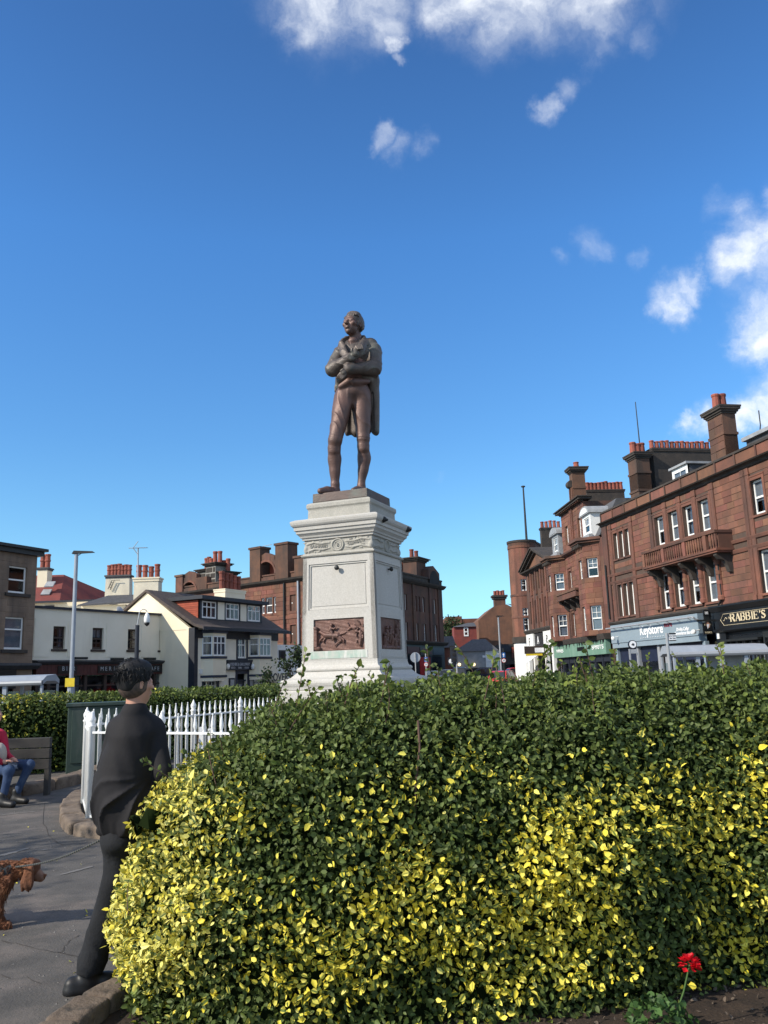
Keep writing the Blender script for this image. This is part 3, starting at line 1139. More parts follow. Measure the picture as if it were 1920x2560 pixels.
# ------------------------------------------------------------------ bronze statue
SB = Vector((PC.x, PC.y, 4.068))
sta = empty('statue', SB, 0, 'bronze man in tailcoat and breeches standing with arms crossed on the granite pedestal', 'statue')
pl = MB().square((0, 0, 0), [(.418, .002), (.414, .13)])
plo = pl.build('plinth', 'bronze', sta, bevel=.008)
plo.rotation_euler = (0, 0, -PA)
ZQ = .130
q = .00143


def P(zx, zy, dy=0.0):
    x, y = A1(zx, zy)
    return np.array(at(x, y, 11.6 + dy) - SB)


def head_parts(S, hc, H, yaw, tilt, side=0.0, hair=True):
    """face features in a head frame (right, forward, up) scaled by head height H"""
    Rm = Matrix.Rotation(yaw, 3, 'Z') @ Matrix.Rotation(side, 3, 'Y') @ Matrix.Rotation(tilt, 3, 'X')

    def h(x, y, z):
        return np.array(Vector(hc) + Rm @ Vector((x * H, -y * H, z * H)))
    R4 = Rm.to_4x4()

    def e(c, r, k=.03, cut=False):
        S.ell(h(*c), tuple(v * H for v in r), k * H, cut, R4)

    def c(a, b, ra, rb, k=.03, cut=False):
        S.cone(h(*a), h(*b), ra * H, rb * H, k * H, cut)
    e((0, -.07, .14), (.33, .42, .35), 0)
    e((0, .10, -.16), (.255, .27, .31), .12)
    e((0, .24, -.385), (.10, .10, .09), .1)
    e((0, .31, .075), (.23, .08, .055), .06)
    for s in (-1, 1):
        e((s * .2, .235, -.07), (.10, .11, .09), .08)
        e((s * .135, .40, .0), (.070, .05, .035), .06, True)
        e((s * .135, .33, -.005), (.062, .055, .04), .015)
        c((s * .06, .36, .055), (s * .22, .31, .05), .026, .018, .02)
        e((s * .05, .415, -.125), (.04, .045, .035), .03)
        e((s * .325, -.04, -.03), (.035, .075, .12), .03)
        e((s * .335, -.02, -.02), (.02, .04, .06), .02, True)
    c((0, .36, .04), (0, .455, -.105), .035, .05, .04)
    e((0, .375, -.225), (.10, .055, .03), .03)
    e((0, .37, -.285), (.085, .055, .034), .03)
    e((0, .435, -.255), (.11, .03, .008), .012, True)
    e((0, .39, -.33), (.09, .04, .02), .04, True)
    return h, e, c


S = Sculpt((-.62, -.55, -.01), (.60, .42, 3.02), .0095)
hc = P(838, 300, -.04)
HH = 268 * q
h, e, c = head_parts(S, hc, HH, math.radians(-32), math.radians(-6), math.radians(3))
S.cone(P(868, 420, .02), P(862, 540, .02), 62 * q, 78 * q, .04)
# neckcloth
S.ell(P(840, 470, -.10), (52 * q, .07, 42 * q), .03)
for i in range(5):
    S.cone(P(812 + i * 14, 470, -.14), P(820 + i * 8, 545, -.15), 9 * q, 7 * q, .01)
# waistcoat front
S.ell(P(850, 760, -.07), (135 * q, .15, 150 * q), .03)
S.cone(P(712, 935, -.15), P(795, 880, -.195), 26 * q, 34 * q, .006, sq=((0, 1, 0), 1.3))
S.cone(P(850, 885, -.195), P(985, 885, -.14), 36 * q, 30 * q, .006, sq=((0, 1, 0), 1.3))
# hips and legs
S.ell(P(845, 985, .0), (160 * q, .175, 130 * q), .05)
S.cone(P(752, 1050, -.01), P(655, 1500, -.13), 103 * q, 68 * q, .05)
S.cone(P(930, 1050, .02), P(948, 1480, -.02), 100 * q, 63 * q, .05)
S.cone(P(655, 1500, -.13), P(648, 1560, -.11), 68 * q, 62 * q, .03)
S.path([P(647, 1590, -.10), P(650, 1690, -.05), P(652, 1800, -.04), P(655, 1940, -.03)], [58 * q, 69 * q, 58 * q, 42 * q], .03)
S.cone(P(948, 1480, -.02), P(946, 1540, -.01), 63 * q, 59 * q, .03)
S.path([P(948, 1570, .0), P(957, 1680, .05), P(947, 1790, .05), P(928, 1920, .05)], [57 * q, 69 * q, 56 * q, 40 * q], .03)
# knee bands
for (x0, y0, x1, y1, d, r) in ((646, 1575, 646, 1606, -.10, 66), (948, 1552, 949, 1586, -.01, 63)):
    S.cone(P(x0, y0, d), P(x1, y1, d), r * q, (r - 2) * q, .012)
# shoes
za = P(655, 1940, -.03)
zb = P(925, 1930, .05)
for (a, toe) in ((za, P(500, 2040, -.27)), (zb, P(845, 1985, -.24))):
    b = np.array([a[0], a[1] + .02, ZQ + .055])
    t = np.array([toe[0], toe[1], ZQ + .032])
    mid = b * .45 + t * .55
    mid[2] = ZQ + .055
    S.cone(np.array([a[0], a[1], ZQ + .16]), b, 44 * q, 48 * q, .03)
    S.cone(b, mid, 48 * q, 44 * q, .03)
    S.cone(mid, t, 44 * q, 30 * q, .03)
    S.slab((mid * .7 + b * .3) + np.array([0, 0, .035]), (.045, .05, .025), .02)
# breeches folds
S.ripple(-.012, lambda X, Y, Z: (1 - np.abs(np.sin(X * 26 + Z * 7 + 3.2 * vnoise(X, Y, Z, 7, 5)))) ** 2 * np.clip((Z - 1.02) / .1, 0, 1) * np.clip((1.78 - Z) / .2, 0, 1) * (Y < .1))
S.ripple(-.008, lambda X, Y, Z: (1 - np.abs(np.sin(Z * 75 + X * 8))) ** 2 * np.exp(-((Z - .98) / .05) ** 2))
S.cone(P(838, 930, -.22), P(836, 1130, -.16), 5 * q, 8 * q, .02, True)
S.slab((0, 0, ZQ - .1), (.7, .7, .1), 0, True)
S.ripple(.0018, lambda X, Y, Z: vnoise(X, Y, Z * .6, 30, 1) * (Z < 2.0))
S.build('figure', 'bronze_red', sta)

# hands
S = Sculpt((-.45, -.60, 1.6), (.45, .1, 2.5), .0085)
S.ell(P(868, 590, -.37), (34 * q, .04, 45 * q), 0)
for i in range(4):
    b = P(850 + i * 18, 570 - i * 6, -.39)
    t = P(872 + i * 20, 520 - i * 4, -.40)
    t2 = P(890 + i * 18, 552 - i * 2, -.43)
    S.path([b, t, t2], [12 * q, 11 * q, 9 * q], .008)
S.path([P(850, 610, -.38), P(825, 570, -.40), P(832, 540, -.40)], [14 * q, 12 * q, 10 * q], .01)
S.cone(P(800, 650, -.33), P(862, 605, -.36), 36 * q, 34 * q, .02)
S.cone(P(800, 750, -.31), P(745, 795, -.33), 38 * q, 36 * q, .01)
S.ell(P(742, 800, -.33), (34 * q, .04, 32 * q), .02)
for i in range(4):
    S.path([P(722 + i * 13, 785 + i * 13, -.345), P(690 + i * 13, 822 + i * 12, -.34), P(672 + i * 15, 850 + i * 7, -.31)], [12 * q, 11 * q, 8 * q], .008)
S.path([P(755, 770, -.34), P(735, 760, -.37), P(712, 775, -.37)], [13 * q, 12 * q, 9 * q], .01)
S.build('hands', 'bronze_green', sta)

# tailcoat
S = Sculpt((-.62, -.60, .75), (.60, .50, 2.62), .0105)
S.ell(P(872, 620, .03), (178 * q, .22, 165 * q), 0)
S.ell(P(868, 800, .05), (168 * q, .19, 140 * q), .06)
S.cone(P(750, 545, .04), P(1020, 512, .04), 74 * q, 78 * q, .06)
# open front: the waistcoat shows in a V and below the arms
S.cone(P(850, 470, -.30), P(850, 620, -.36), 50 * q, 12 * q, .02, True)
# arms
S.path([P(718, 600, .0), P(630, 762, -.13), P(805, 650, -.33)], [84 * q, 78 * q, 50 * q], .014)
S.path([P(1052, 568, .02), P(1062, 748, -.12), P(815, 754, -.33)], [86 * q, 78 * q, 52 * q], .014)
S.cone(P(826, 752, -.31), P(800, 755, -.32), 59 * q, 60 * q, .008)
S.cone(P(790, 660, -.30), P(812, 645, -.315), 54 * q, 56 * q, .008)
# skirts and tails behind the legs
S.path([P(1040, 850, .06), P(1056, 1000, .10), P(1064, 1200, .14), P(1066, 1400, .16)], [70 * q, 58 * q, 50 * q, 46 * q], .06, sq=((.3, 1, 0), .8))
S.path([P(1000, 850, .16), P(990, 1150, .23), P(985, 1400, .26)], [70 * q, 60 * q, 52 * q], .07)
S.path([P(900, 850, .18), P(890, 1150, .26), P(880, 1410, .29)], [70 * q, 60 * q, 50 * q], .07)
S.path([P(790, 850, .18), P(790, 1150, .26), P(800, 1410, .29)], [70 * q, 55 * q, 42 * q], .07)
S.path([P(715, 840, .05), P(695, 960, .10), P(705, 1060, .17), P(735, 1200, .24)], [56 * q, 46 * q, 40 * q, 32 * q], .05)
S.cone(P(700, 880, -.06), P(760, 830, -.12), 30 * q, 34 * q, .03, sq=((0, 1, 0), 1.3))
S.cone(P(1010, 870, -.05), P(900, 815, -.13), 34 * q, 30 * q, .03, sq=((0, 1, 0), 1.3))
S.slab(P(1082, 915, .06), (.022, .05, .05), .01)
S.slab(P(662, 965, .08), (.02, .04, .05), .01)
for (x, d) in ((1040, .02), (1085, .08)):
    S.cone(P(x, 950, d), P(x + 6, 1400, d + .06), 6 * q, 9 * q, .015, True)
zc = P(900, 1447, .2)[2]
S.slab((0, 0, zc - .3), (.8, .8, .3), .01, True)
# lapels and high collar
S.path([P(718, 500, -.16), P(745, 590, -.25), P(800, 650, -.33)], [34 * q, 46 * q, 24 * q], .012, sq=((.5, 1, .2), 2.0))
S.path([P(950, 490, -.20), P(905, 580, -.33), P(830, 655, -.38)], [44 * q, 56 * q, 24 * q], .012, sq=((-.4, 1, .2), 2.0))
S.cone(P(760, 560, -.33), P(770, 545, -.33), 14 * q, 12 * q, .01, True)
S.path([P(712, 488, -.12), P(735, 455, -.04), P(800, 430, .10), P(870, 425, .16), P(945, 430, .09), P(975, 465, -.03), P(985, 500, -.12)], [18 * q, 20 * q, 22 * q, 24 * q, 24 * q, 22 * q, 15 * q], .015)
S.path([P(725, 520, -.12), P(745, 500, -.02), P(800, 480, .12), P(880, 475, .17), P(960, 480, .09), P(1000, 520, -.05)], [26 * q, 30 * q, 34 * q, 36 * q, 34 * q, 26 * q], .03)
S.cone(P(955, 425, -.05), P(940, 480, -.10), 14 * q, 22 * q, .01)
S.ripple(-.011, lambda X, Y, Z: (1 - np.abs(np.sin(X * 9 - np.abs(X + .05) * 14 + Z * 15 + 3.0 * vnoise(X, Y, Z, 8, 2)))) ** 3 * np.clip((Z - 1.8) / .1, 0, 1) * (np.abs(X - .12) > .1))
S.ripple(.012, lambda X, Y, Z: np.sin(X * 42 + 2 * vnoise(X, Y, Z * .3, 5, 7)) * np.clip((1.75 - Z) / .2, 0, 1))
S.build('tailcoat', 'bronze_green', sta)

# hair
S = Sculpt((-.35, -.5, 2.35), (.35, .4, 3.05), .0085)
Rm = Matrix.Rotation(math.radians(-32), 3, 'Z') @ Matrix.Rotation(math.radians(3), 3, 'Y') @ Matrix.Rotation(math.radians(-6), 3, 'X')


def hh(x, y, z):
    return np.array(Vector(hc) + Rm @ Vector((x * HH, -y * HH, z * HH)))


R4 = Rm.to_4x4()
S.ell(hh(0, -.09, .16), (.352 * HH, .44 * HH, .378 * HH), 0, rot=R4)
S.slab(hh(0, 0, -.9), (HH, HH, .58 * HH), .01, True, rot=R4)
S.ell(hh(0, -.29, -.04), (.22 * HH, .15 * HH, .22 * HH), .05, rot=R4)
S.ell(hh(0, .42, -.08), (.31 * HH, .36 * HH, .33 * HH), .01, True, rot=R4)
for s in (-1, 1):
    S.ell(hh(s * .34, .05, -.18), (.10 * HH, .17 * HH, .18 * HH), .01, True, rot=R4)
    S.cone(hh(s * .31, .06, .05), hh(s * .29, .09, -.14), .045 * HH, .03 * HH, .02)
rr = random.Random(8)


def scalp(x, y):
    return hh(x, y, .165 + .385 * math.sqrt(max(0, 1 - (x / .37) ** 2 - ((y + .09) / .46) ** 2)))


for i in range(22):
    x = -.3 + .6 * i / 21
    w = rr.uniform(-.03, .03)
    S.path([scalp(x * .55, -.25), scalp(x * .8 + w, .0), scalp(x + w, .20 - abs(x) * .3), hh(x * 1.02 + w + .03, .345 - abs(x) * .4, .25 + rr.uniform(-.05, .03))], [.03 * HH, .036 * HH, .034 * HH, .016 * HH], .006)
for i in range(30):
    w = rr.uniform(-1.0, 1.0)
    x, y = .29 * math.sin(w * 1.6), -.16 - .28 * math.cos(w * 1.4)
    z = rr.uniform(-.12, .16)
    S.path([hh(x, y, z + .2), hh(x * 1.08, y * 1.05, z), hh(x * .95, y * .95, z - .12)], [.035 * HH, .045 * HH, .02 * HH], .012)
S.build('hair', 'bronze_green', sta)

# ------------------------------------------------------------------ building kit
def seg_wall(mb, p0, p1, z0, z1, holes=(), dep=.3):
    """a wall skin from p0 to p1 (x, y), openings as (s0, s1, z0, z1) along it, with reveals"""
    p0, p1 = Vector(p0), Vector(p1)
    Ln = (p1 - p0).length
    d = (p1 - p0) / Ln
    n = Vector((-d.y, d.x))
    us = sorted(set([0, Ln] + [h[0] for h in holes] + [h[1] for h in holes]))
    zs = sorted(set([z0, z1] + [h[2] for h in holes] + [h[3] for h in holes]))
    us = [u for u in us if 0 <= u <= Ln]
    zs = [z for z in zs if z0 <= z <= z1]

    def pt(u, y, z):
        q = p0 + d * u + n * y
        return (q.x, q.y, z)
    for i in range(len(us) - 1):
        for j in range(len(zs) - 1):
            uc, zc = (us[i] + us[i + 1]) / 2, (zs[j] + zs[j + 1]) / 2
            if any(h[0] < uc < h[1] and h[2] < zc < h[3] for h in holes):
                continue
            mb.quad(pt(us[i], 0, zs[j]), pt(us[i + 1], 0, zs[j]), pt(us[i + 1], 0, zs[j + 1]), pt(us[i], 0, zs[j + 1]))
    for (a, b, c, e) in holes:
        mb.quad(pt(a, 0, c), pt(a, 0, e), pt(a, dep, e), pt(a, dep, c))
        mb.quad(pt(b, 0, e), pt(b, 0, c), pt(b, dep, c), pt(b, dep, e))
        mb.quad(pt(a, 0, e), pt(b, 0, e), pt(b, dep, e), pt(a, dep, e))
        mb.quad(pt(b, 0, c), pt(a, 0, c), pt(a, dep, c), pt(b, dep, c))
    mb.quad(pt(0, 0, z1), pt(Ln, 0, z1), pt(Ln, dep, z1), pt(0, dep, z1))
    return mb


def sash(root, x, y, z0, w, h, rz=0.0, dep=.2, mat='white_paint', fw=.065, split=.5, top=(1, 1), bot=(1, 1), blind=None, label=None, bars=.028, name='window'):
    """two-leaf sash window: the frame is the window, the panes (and a blind) its sub-parts"""
    mb = MB()
    y0, y1 = dep, dep + .07
    mb.box(.004, fw, y0, y1, .004, h - .004)
    mb.box(w - fw, w - .004, y0, y1, .004, h - .004)
    mb.box(fw, w - fw, y0, y1, .004, fw * 1.25)
    mb.box(fw, w - fw, y0, y1, h - fw, h - .004)
    zm = h * (1 - split)
    if 0 < split < 1:
        mb.box(fw, w - fw, y0 - .015, y1 - .01, zm - fw * .45, zm + fw * .45)
    spans = [(fw * 1.25, zm, bot), (zm, h - fw, top)] if 0 < split < 1 else [(fw * 1.25, h - fw, top)]
    for (a, b, (nu, nz)) in spans:
        for i in range(1, nu):
            xx = fw + (w - 2 * fw) * i / nu
            mb.box(xx - bars / 2, xx + bars / 2, y0 + .012, y1 - .016, a, b)
        for j in range(1, nz):
            zz = a + (b - a) * j / nz
            mb.box(fw, w - fw, y0 + .016, y1 - .02, zz - bars / 2, zz + bars / 2)
    o = mb.build(name, mat, root, label=label)
    o.location = (x, y, z0)
    o.rotation_euler = (0, 0, rz)
    for (a, b, _) in spans:
        p = MB().box(fw * .8, w - fw * .8, y0 + .03, y0 + .036, a, b)
        p.build('pane', 'pane_glass', o)
    if blind == 'blind':
        MB().box(.03, w - .03, y1 + .01, y1 + .015, h * .02, h - .02).build('blind', 'blind', o)
    elif blind == 'half':
        MB().box(.03, w - .03, y1 + .01, y1 + .015, h * R.uniform(.35, .6), h - .02).build('blind', 'blind', o)
    elif blind == 'curtain':
        cb = MB()
        for (a, b) in ((.03, w * .3), (w * .7, w - .03)):
            n = 5
            for i in range(n):
                u0, u1 = a + (b - a) * i / n, a + (b - a) * (i + 1) / n
                yy = y1 + .08 + (.03 if i % 2 else 0)
                yz = y1 + .08 + (0 if i % 2 else .03)
                cb.quad((u0, yy, .03), (u1, yz, .03), (u1, yz, h - .03), (u0, yy, h - .03))
        cb.build('curtain', 'curtain', o)
    elif blind == 'net':
        MB().box(.03, w - .03, y1 + .06, y1 + .065, .03, h - .02).build('curtain', 'curtain', o)
    return o


_stone = MB().add([(0, 0, 0), (1, 0, 0), (1, 0, 1), (0, 0, 1), (.025, -1, .05), (.975, -1, .05), (.975, -1, .95), (.025, -1, .95)],
                  [(4, 5, 6, 7), (0, 1, 5, 4), (1, 2, 6, 5), (2, 3, 7, 6), (3, 0, 4, 7)])
_stone_mesh = {}


def stones(root, u0, u1, z0, z1, holes, ch, lmin, lmax, mat, nparts, proud=.02, y=0.0, name='stone', joint=.012, near='hi'):
    if mat not in _stone_mesh:
        _stone_mesh[mat] = _stone.mesh(name, mat)
    rr = random.Random(int(abs(u1 * 100 + z0 * 1000)))
    lst = []
    n = max(1, round((z1 - z0) / ch))
    ch = (z1 - z0) / n
    for c in range(n):
        a, b = z0 + c * ch, z0 + (c + 1) * ch
        cuts = sorted([(h[0], h[1]) for h in holes if h[2] < b - .04 and h[3] > a + .04])
        spans, x = [], u0
        for (h0, h1) in cuts:
            if h0 > x:
                spans.append((x, h0))
            x = max(x, h1)
        if x < u1:
            spans.append((x, u1))
        for (s0, s1) in spans:
            x = s0
            while x < s1 - .03:
                l = rr.uniform(lmin, lmax)
                if s1 - x - l < lmin * .6:
                    l = s1 - x
                lst.append((x + joint / 2, a + joint / 2, l - joint, ch - joint, proud * rr.uniform(.5, 1.25)))
                x += l
    lst.sort(key=lambda s: -s[0] if near == 'hi' else s[0])
    rest = MB()
    for i, (x, z, l, h, p) in enumerate(lst):
        if i < nparts:
            o = bpy.data.objects.new(name, _stone_mesh[mat])
            link(o, root)
            o.location = (x, y, z)
            o.scale = (l, p, h)
        else:
            rest.add([(x + v[0] * l, y + v[1] * p, z + v[2] * h) for v in _stone.v], _stone.f)
    if rest.v:
        rest.build('stonework', mat, root, kind='stuff')


_pot = {}


def pots(parent, pts, h=.7, r=.15, mat='chimney_pot', style=0):
    key = (mat, style, round(h, 2), round(r, 2))
    if key not in _pot:
        prof = [(r * 1.05, 0), (r, .06), (r * .88, h * .8), (r * 1.02, h * .86), (r * 1.05, h * .95), (r * .95, h), (r * .7, h), (r * .65, h * .9)] if style == 0 else \
            [(r * 1.1, 0), (r * .95, .08), (r * .9, h * .45), (r * 1.1, h * .5), (r * 1.1, h * .58), (r * .95, h * .62), (r * .95, h * .86), (r * 1.12, h * .9), (r * 1.1, h), (r * .8, h), (r * .75, h * .9)]
        _pot[key] = MB().lathe((0, 0, 0), prof, 10).mesh('chimney_pot', mat, smooth=False)
    for p in pts:
        o = bpy.data.objects.new('chimney_pot', _pot[key])
        link(o, parent)
        o.location = p
        s = R.uniform(.9, 1.08)
        o.scale = (1, 1, s)


def stack(root, x0, x1, y0, y1, z0, z1, mat, cap, npot, along='x', poth=.7, potr=.15, style=0, bands=(), capmat='soot_stone', flare=0):
    """chimney stack: body with bands and a moulded cap; its pots are sub-parts"""
    mb = MB()
    cx, cy, hx, hy = (x0 + x1) / 2, (y0 + y1) / 2, (x1 - x0) / 2, (y1 - y0) / 2
    pr = [(flare, z0)] + ([(flare * .5, z0 + .25), (flare * .15, z0 + .55)] if flare else [])
    for b in bands:
        pr += [(0, b - .01), (.05, b), (.05, b + .14), (0, b + .15)]
    pr += [(0, z1 - sum(c[1] for c in cap))]
    o = mb.square((cx, cy, 0), pr, hx, hy).build('chimney', mat, root)
    z = z1 - sum(c[1] for c in cap)
    cm = MB()
    pr = []
    for (pw, hh) in cap:
        pr += [(pw, z), (pw * 1.02, z + hh - .003)]
        z += hh
    cm.square((cx, cy, 0), pr, hx, hy).build('chimney_cap', capmat, o)
    if npot:
        pts = []
        for i in range(npot):
            t = (i + .5) / npot
            pts.append((x0 + (x1 - x0) * t, cy, z1 - .01) if along == 'x' else (cx, y0 + (y1 - y0) * t, z1 - .01))
        pots(o, pts, poth, potr, style=style)
    return o


def shell(root, u0, u1, y0, y1, z0, z1, mat, name='house_body'):
    """the closed body behind a front: dark rooms behind the openings, plain sides and back"""
    MB().quad((u0 + .02, y0 - .01, z0), (u1 - .02, y0 - .01, z0), (u1 - .02, y0 - .01, z1 - .02), (u0 + .02, y0 - .01, z1 - .02)).build('interior', 'room', root)
    MB().box(u0, u1, y0, y1, z0, z1).build(name, mat, root)
    for a in (u0, u1 - .012):
        MB().box(a, a + .012, .001, y0, z0, z1 - .001).build('side_wall', mat, root)


def lantern_post(name, base, top, r0, r1, mat, label, cat, group=None, n=10):
    t = empty(name, base, 0, label, cat, group)
    h = (Vector(top) - Vector(base)).length
    MB().lathe((0, 0, 0), [(r0 * 1.5, 0), (r0 * 1.5, h * .12), (r0, h * .13), (r1, h)], n).build('pole', mat, t)
    return t, h


def word(body, pa, pb, hgt, mat, off=.455, bold=0.0, sx=None, name='lettering', F=None, Z=A8, root=None, ext=.015):
    """a word between two pixels of its baseline middle, set on the face"""
    F = F or R1
    a, b = F.uv(Z(*pa), off), F.uv(Z(*pb), off)
    o = text(body, hgt, mat, root or F.root, ((a[0] + b[0]) / 2, -off, (a[1] + b[1]) / 2), ext=ext, name=name, bold=bold)
    w = o.dimensions.x if o.dimensions.x > 0 else 1
    bb = [v.co.x for v in o.data.vertices]
    w = max(bb) - min(bb)
    s = (b[0] - a[0]) / w
    o.scale = (s, 1, 1)
    return o

# ================================================================== left-hand side
# --- cream two-storey front over a maroon cafe shopfront
C1 = Face(87, 54.6, 30, name='cream_building', label='cream rendered building with small brown windows over a maroon cafe shopfront')
c1 = C1.root
cl = C1.uv(A3(335, 900))[0]
cr = C1.uv(A4(168, 1100))[0]
ct = C1.uv(A3(900, 745))[1]
cb = C1.uv(A3(900, 1232))[1]
wz0, wz1 = C1.uv(A3(575, 1115))[1], C1.uv(A3(590, 892))[1]
wc = []
for (a, b, y) in ((525, 645, 1000), (912, 1022, 1020), (1262, 1345, 1030), (1570, 1650, 1040)):
    wc.append((C1.uv(A3(a, y))[0], C1.uv(A3(b, y))[0] + (.25 if a == 1262 else 0)))
mb = MB()
seg_wall(mb, (cl, 0), (cr, 0), cb, ct, [(a - cl, b - cl, wz0, wz1) for (a, b) in wc], .3)
mb.build('wall', 'cream_grey', c1)
shell(c1, cl, cr, .7, 9, 0, ct, 'cream_grey')
for (a, b) in wc:
    sash(c1, a, 0, wz0, b - a, wz1 - wz0, dep=.16, mat='brown_paint', fw=.13, split=.5, top=(2, 1), bot=(2, 2), blind=R.choice(('curtain', 'curtain', 'half')), bars=.05)
    MB().box(a - .12, b + .12, -.09, 0, wz0 - .16, wz0 - .01).build('window_sill', 'brown_paint', c1)
for (x0, x1, y) in ((345, 500, 815), (680, 895, 840), (1055, 1240, 862), (1400, 1550, 882)):
    u0, u1 = C1.uv(A3(x0, y))[0], C1.uv(A3(x1, y))[0]
    z = C1.uv(A3((x0 + x1) / 2, y + 2))[1]
    MB().box(u0, u1, -.03, 0, cb + .25, z).build('rendered_panel', 'cream_grey', c1)
MB().box(cl - .1, cr + .05, -.16, .4, ct, ct + .16).build('coping_stone', 'black_trim', c1)
MB().extr([(0, cb - .25), (-.35, cb - .25), (-.55, cb - .1), (-.55, cb - .02), (0, cb + .05)], cl, cr + .3).build('shop_cornice', 'slate', c1)
fz0 = C1.uv(A3(640, 1378), .3)[1]
u = cl + .1
while u < cr:
    MB().box(u, u + .28, -.30, -.02, fz0, cb - .26).build('fascia_board', 'maroon', c1)
    u += .29
for (x0, x1, wd, tx0, tx1) in ((575, 760, 'BIER', 608, 745), (970, 1330, 'MERIDIAN', 988, 1300), (1420, 1600, 'CAFE', 1455, 1578)):
    u0, u1 = C1.uv(A3(x0, 1310), .35)[0], C1.uv(A3(x1, 1310), .35)[0]
    MB().box(u0, u1, -.36, -.303, fz0 + .12, cb - .34).build('sign_board', 'sign_black', c1)
    ta, tb = C1.uv(A3(tx0, 1314), .36), C1.uv(A3(tx1, 1308), .36)
    n = len(wd)
    for i, ch in enumerate(wd):
        text(ch, .40, 'letter_grey', c1, (ta[0] + (tb[0] - ta[0]) * (i + .5) / n, -.365, (ta[1] + tb[1]) / 2), ext=.01, name='letter')
for (x, y) in ((795, 1210), (1158, 1218), (1478, 1216)):
    u, z = C1.uv(A3(x, y), .6)
    MB().box(u - .5, u + .5, -.75, -.45, z - .06, z + .1).box(u - .05, u + .05, -.45, 0, z - .02, z + .04).build('sign_lamp', 'iron_dark', c1)
MB().box(cl, cr, .8, .82, 0, fz0).build('shop_interior', 'room', c1)
rr = random.Random(2)
u = cl + .2
while u < cr - 1:
    w = rr.choice((.9, 1.3, 1.7))
    MB().box(u, u + .22, -.15, .12, 0, fz0 - .004).build('shop_pier', 'brown_paint', c1)
    MB().box(u + .225, u + w, -.08, .08, 0, .7).build('stall_riser', 'brown_paint', c1)
    MB().box(u + .225, u + w, -.05, .05, fz0 - .75, fz0 - .65).build('shop_transom', 'brown_paint', c1)
    MB().box(u + .225, u + w, .0, .01, .705, fz0 - .755).box(u + .225, u + w, .0, .01, fz0 - .645, fz0 - .01).build('shop_window', 'pane_glass', c1, kind='stuff')
    if rr.random() < .5:
        MB().box(u + .3, u + w - .1, .3, .31, fz0 - rr.uniform(1.0, 1.8), fz0 - .1).build('poster', rr.choice(('blind', 'curtain', 'sign_green')), c1)
    u += w
sat = MB().lathe((0, 0, 0), [(.02, .12), (.3, .06), (.55, -.06), (.56, -.08), (.3, .04), (.02, .1)], 16)
o = sat.build('satellite_dish', 'grey_metal', c1, smooth=True)
q_ = C1.uv(A3(1215, 760), -.4)
o.location = (q_[0], .5, q_[1])
o.rotation_euler = (math.radians(70), 0, .3)

# --- brown stone building at the far left
B0 = Face(86, 53.5, 24, name='brown_building', label='brown stone building with white sash windows cut off by the left edge')
b0_ = B0.root
bt = B0.uv(A3(200, 130))[1]
bl = B0.uv(A3(100, 1262))[1]
ur_ = B0.uv(A3(340, 800))[0]
ul_ = ur_ - 16
bh = []
for (x0, x1, y0, y1) in ((85, 265, 300, 565), (45, 235, 800, 1120)):
    u0, u1 = B0.uv(A3(x0, (y0 + y1) / 2))[0], B0.uv(A3(x1, (y0 + y1) / 2))[0]
    z1, z0 = B0.uv(A3((x0 + x1) / 2, y0))[1], B0.uv(A3((x0 + x1) / 2, y1))[1]
    for k in range(3):
        bh.append((u0 - 3.4 * k, u1 - 3.4 * k, z0, z1))
mb = MB()
seg_wall(mb, (ul_, 0), (ur_, 0), bl, bt, [(a - ul_, b - ul_, c, e) for (a, b, c, e) in bh], .3)
mb.build('wall', 'brown_stone', b0_)
shell(b0_, ul_, ur_, .7, 9, 0, bt, 'brown_stone')
for i, (a, b, c, e) in enumerate(bh):
    sash(b0_, a, 0, c, b - a, e - c, dep=.14, fw=.10, split=.5 if i < 3 else .38, blind='blind' if i > 2 else None)
    MB().box(a - .25, b + .25, -.14, 0, c - .22, c - .02).build('window_sill', 'soot_stone', b0_)
stones(b0_, ul_ + 8, ur_, bl + .02, bt - .5, [(h[0] - .05, h[1] + .05, h[2] - .3, h[3] + .05) for h in bh], .38, .7, 1.5, 'brown_stone', 90, proud=.012)
MB().box(ul_, ur_ + .5, -.45, 9.2, bt, bt + .18).box(ul_, ur_ + .35, -.25, 9, bt - .3, bt - .002).build('eaves', 'iron_dark', b0_)
MB().extr([(0, bl - .35), (-.3, bl - .35), (-.6, bl - .12), (-.6, bl), (0, bl + .05)], ul_, ur_ + .2).build('shop_cornice', 'slate', b0_)
MB().box(ul_, ur_ - 1.5, -.35, 0, bl - 1.5, bl - .36).build('shop_sign', 'sign_black', b0_)
MB().box(ul_, ur_ - 1.5, .1, .6, 0, bl - 1.51).build('shop_interior', 'room', b0_)
MB().box(ur_ - 1.45, ur_ - .1, -.1, 0, 0, bl - .36).build('stone_pier', 'brown_stone', b0_)

# --- red-roofed house and cream chimneys behind
def far(px, py, Y):
    p = at(px, py, Y)
    return p


HB = empty('red_roofed_house', (at(150, 1600, 71).x, 71, 0), 0, 'cream house with a hipped red tiled roof and skylights behind the cafe', 'building')
o_ = Vector((HB.location.x, 71, 0))


def hp(x, y, Y):
    return at(*A3(x, y), Y) - o_


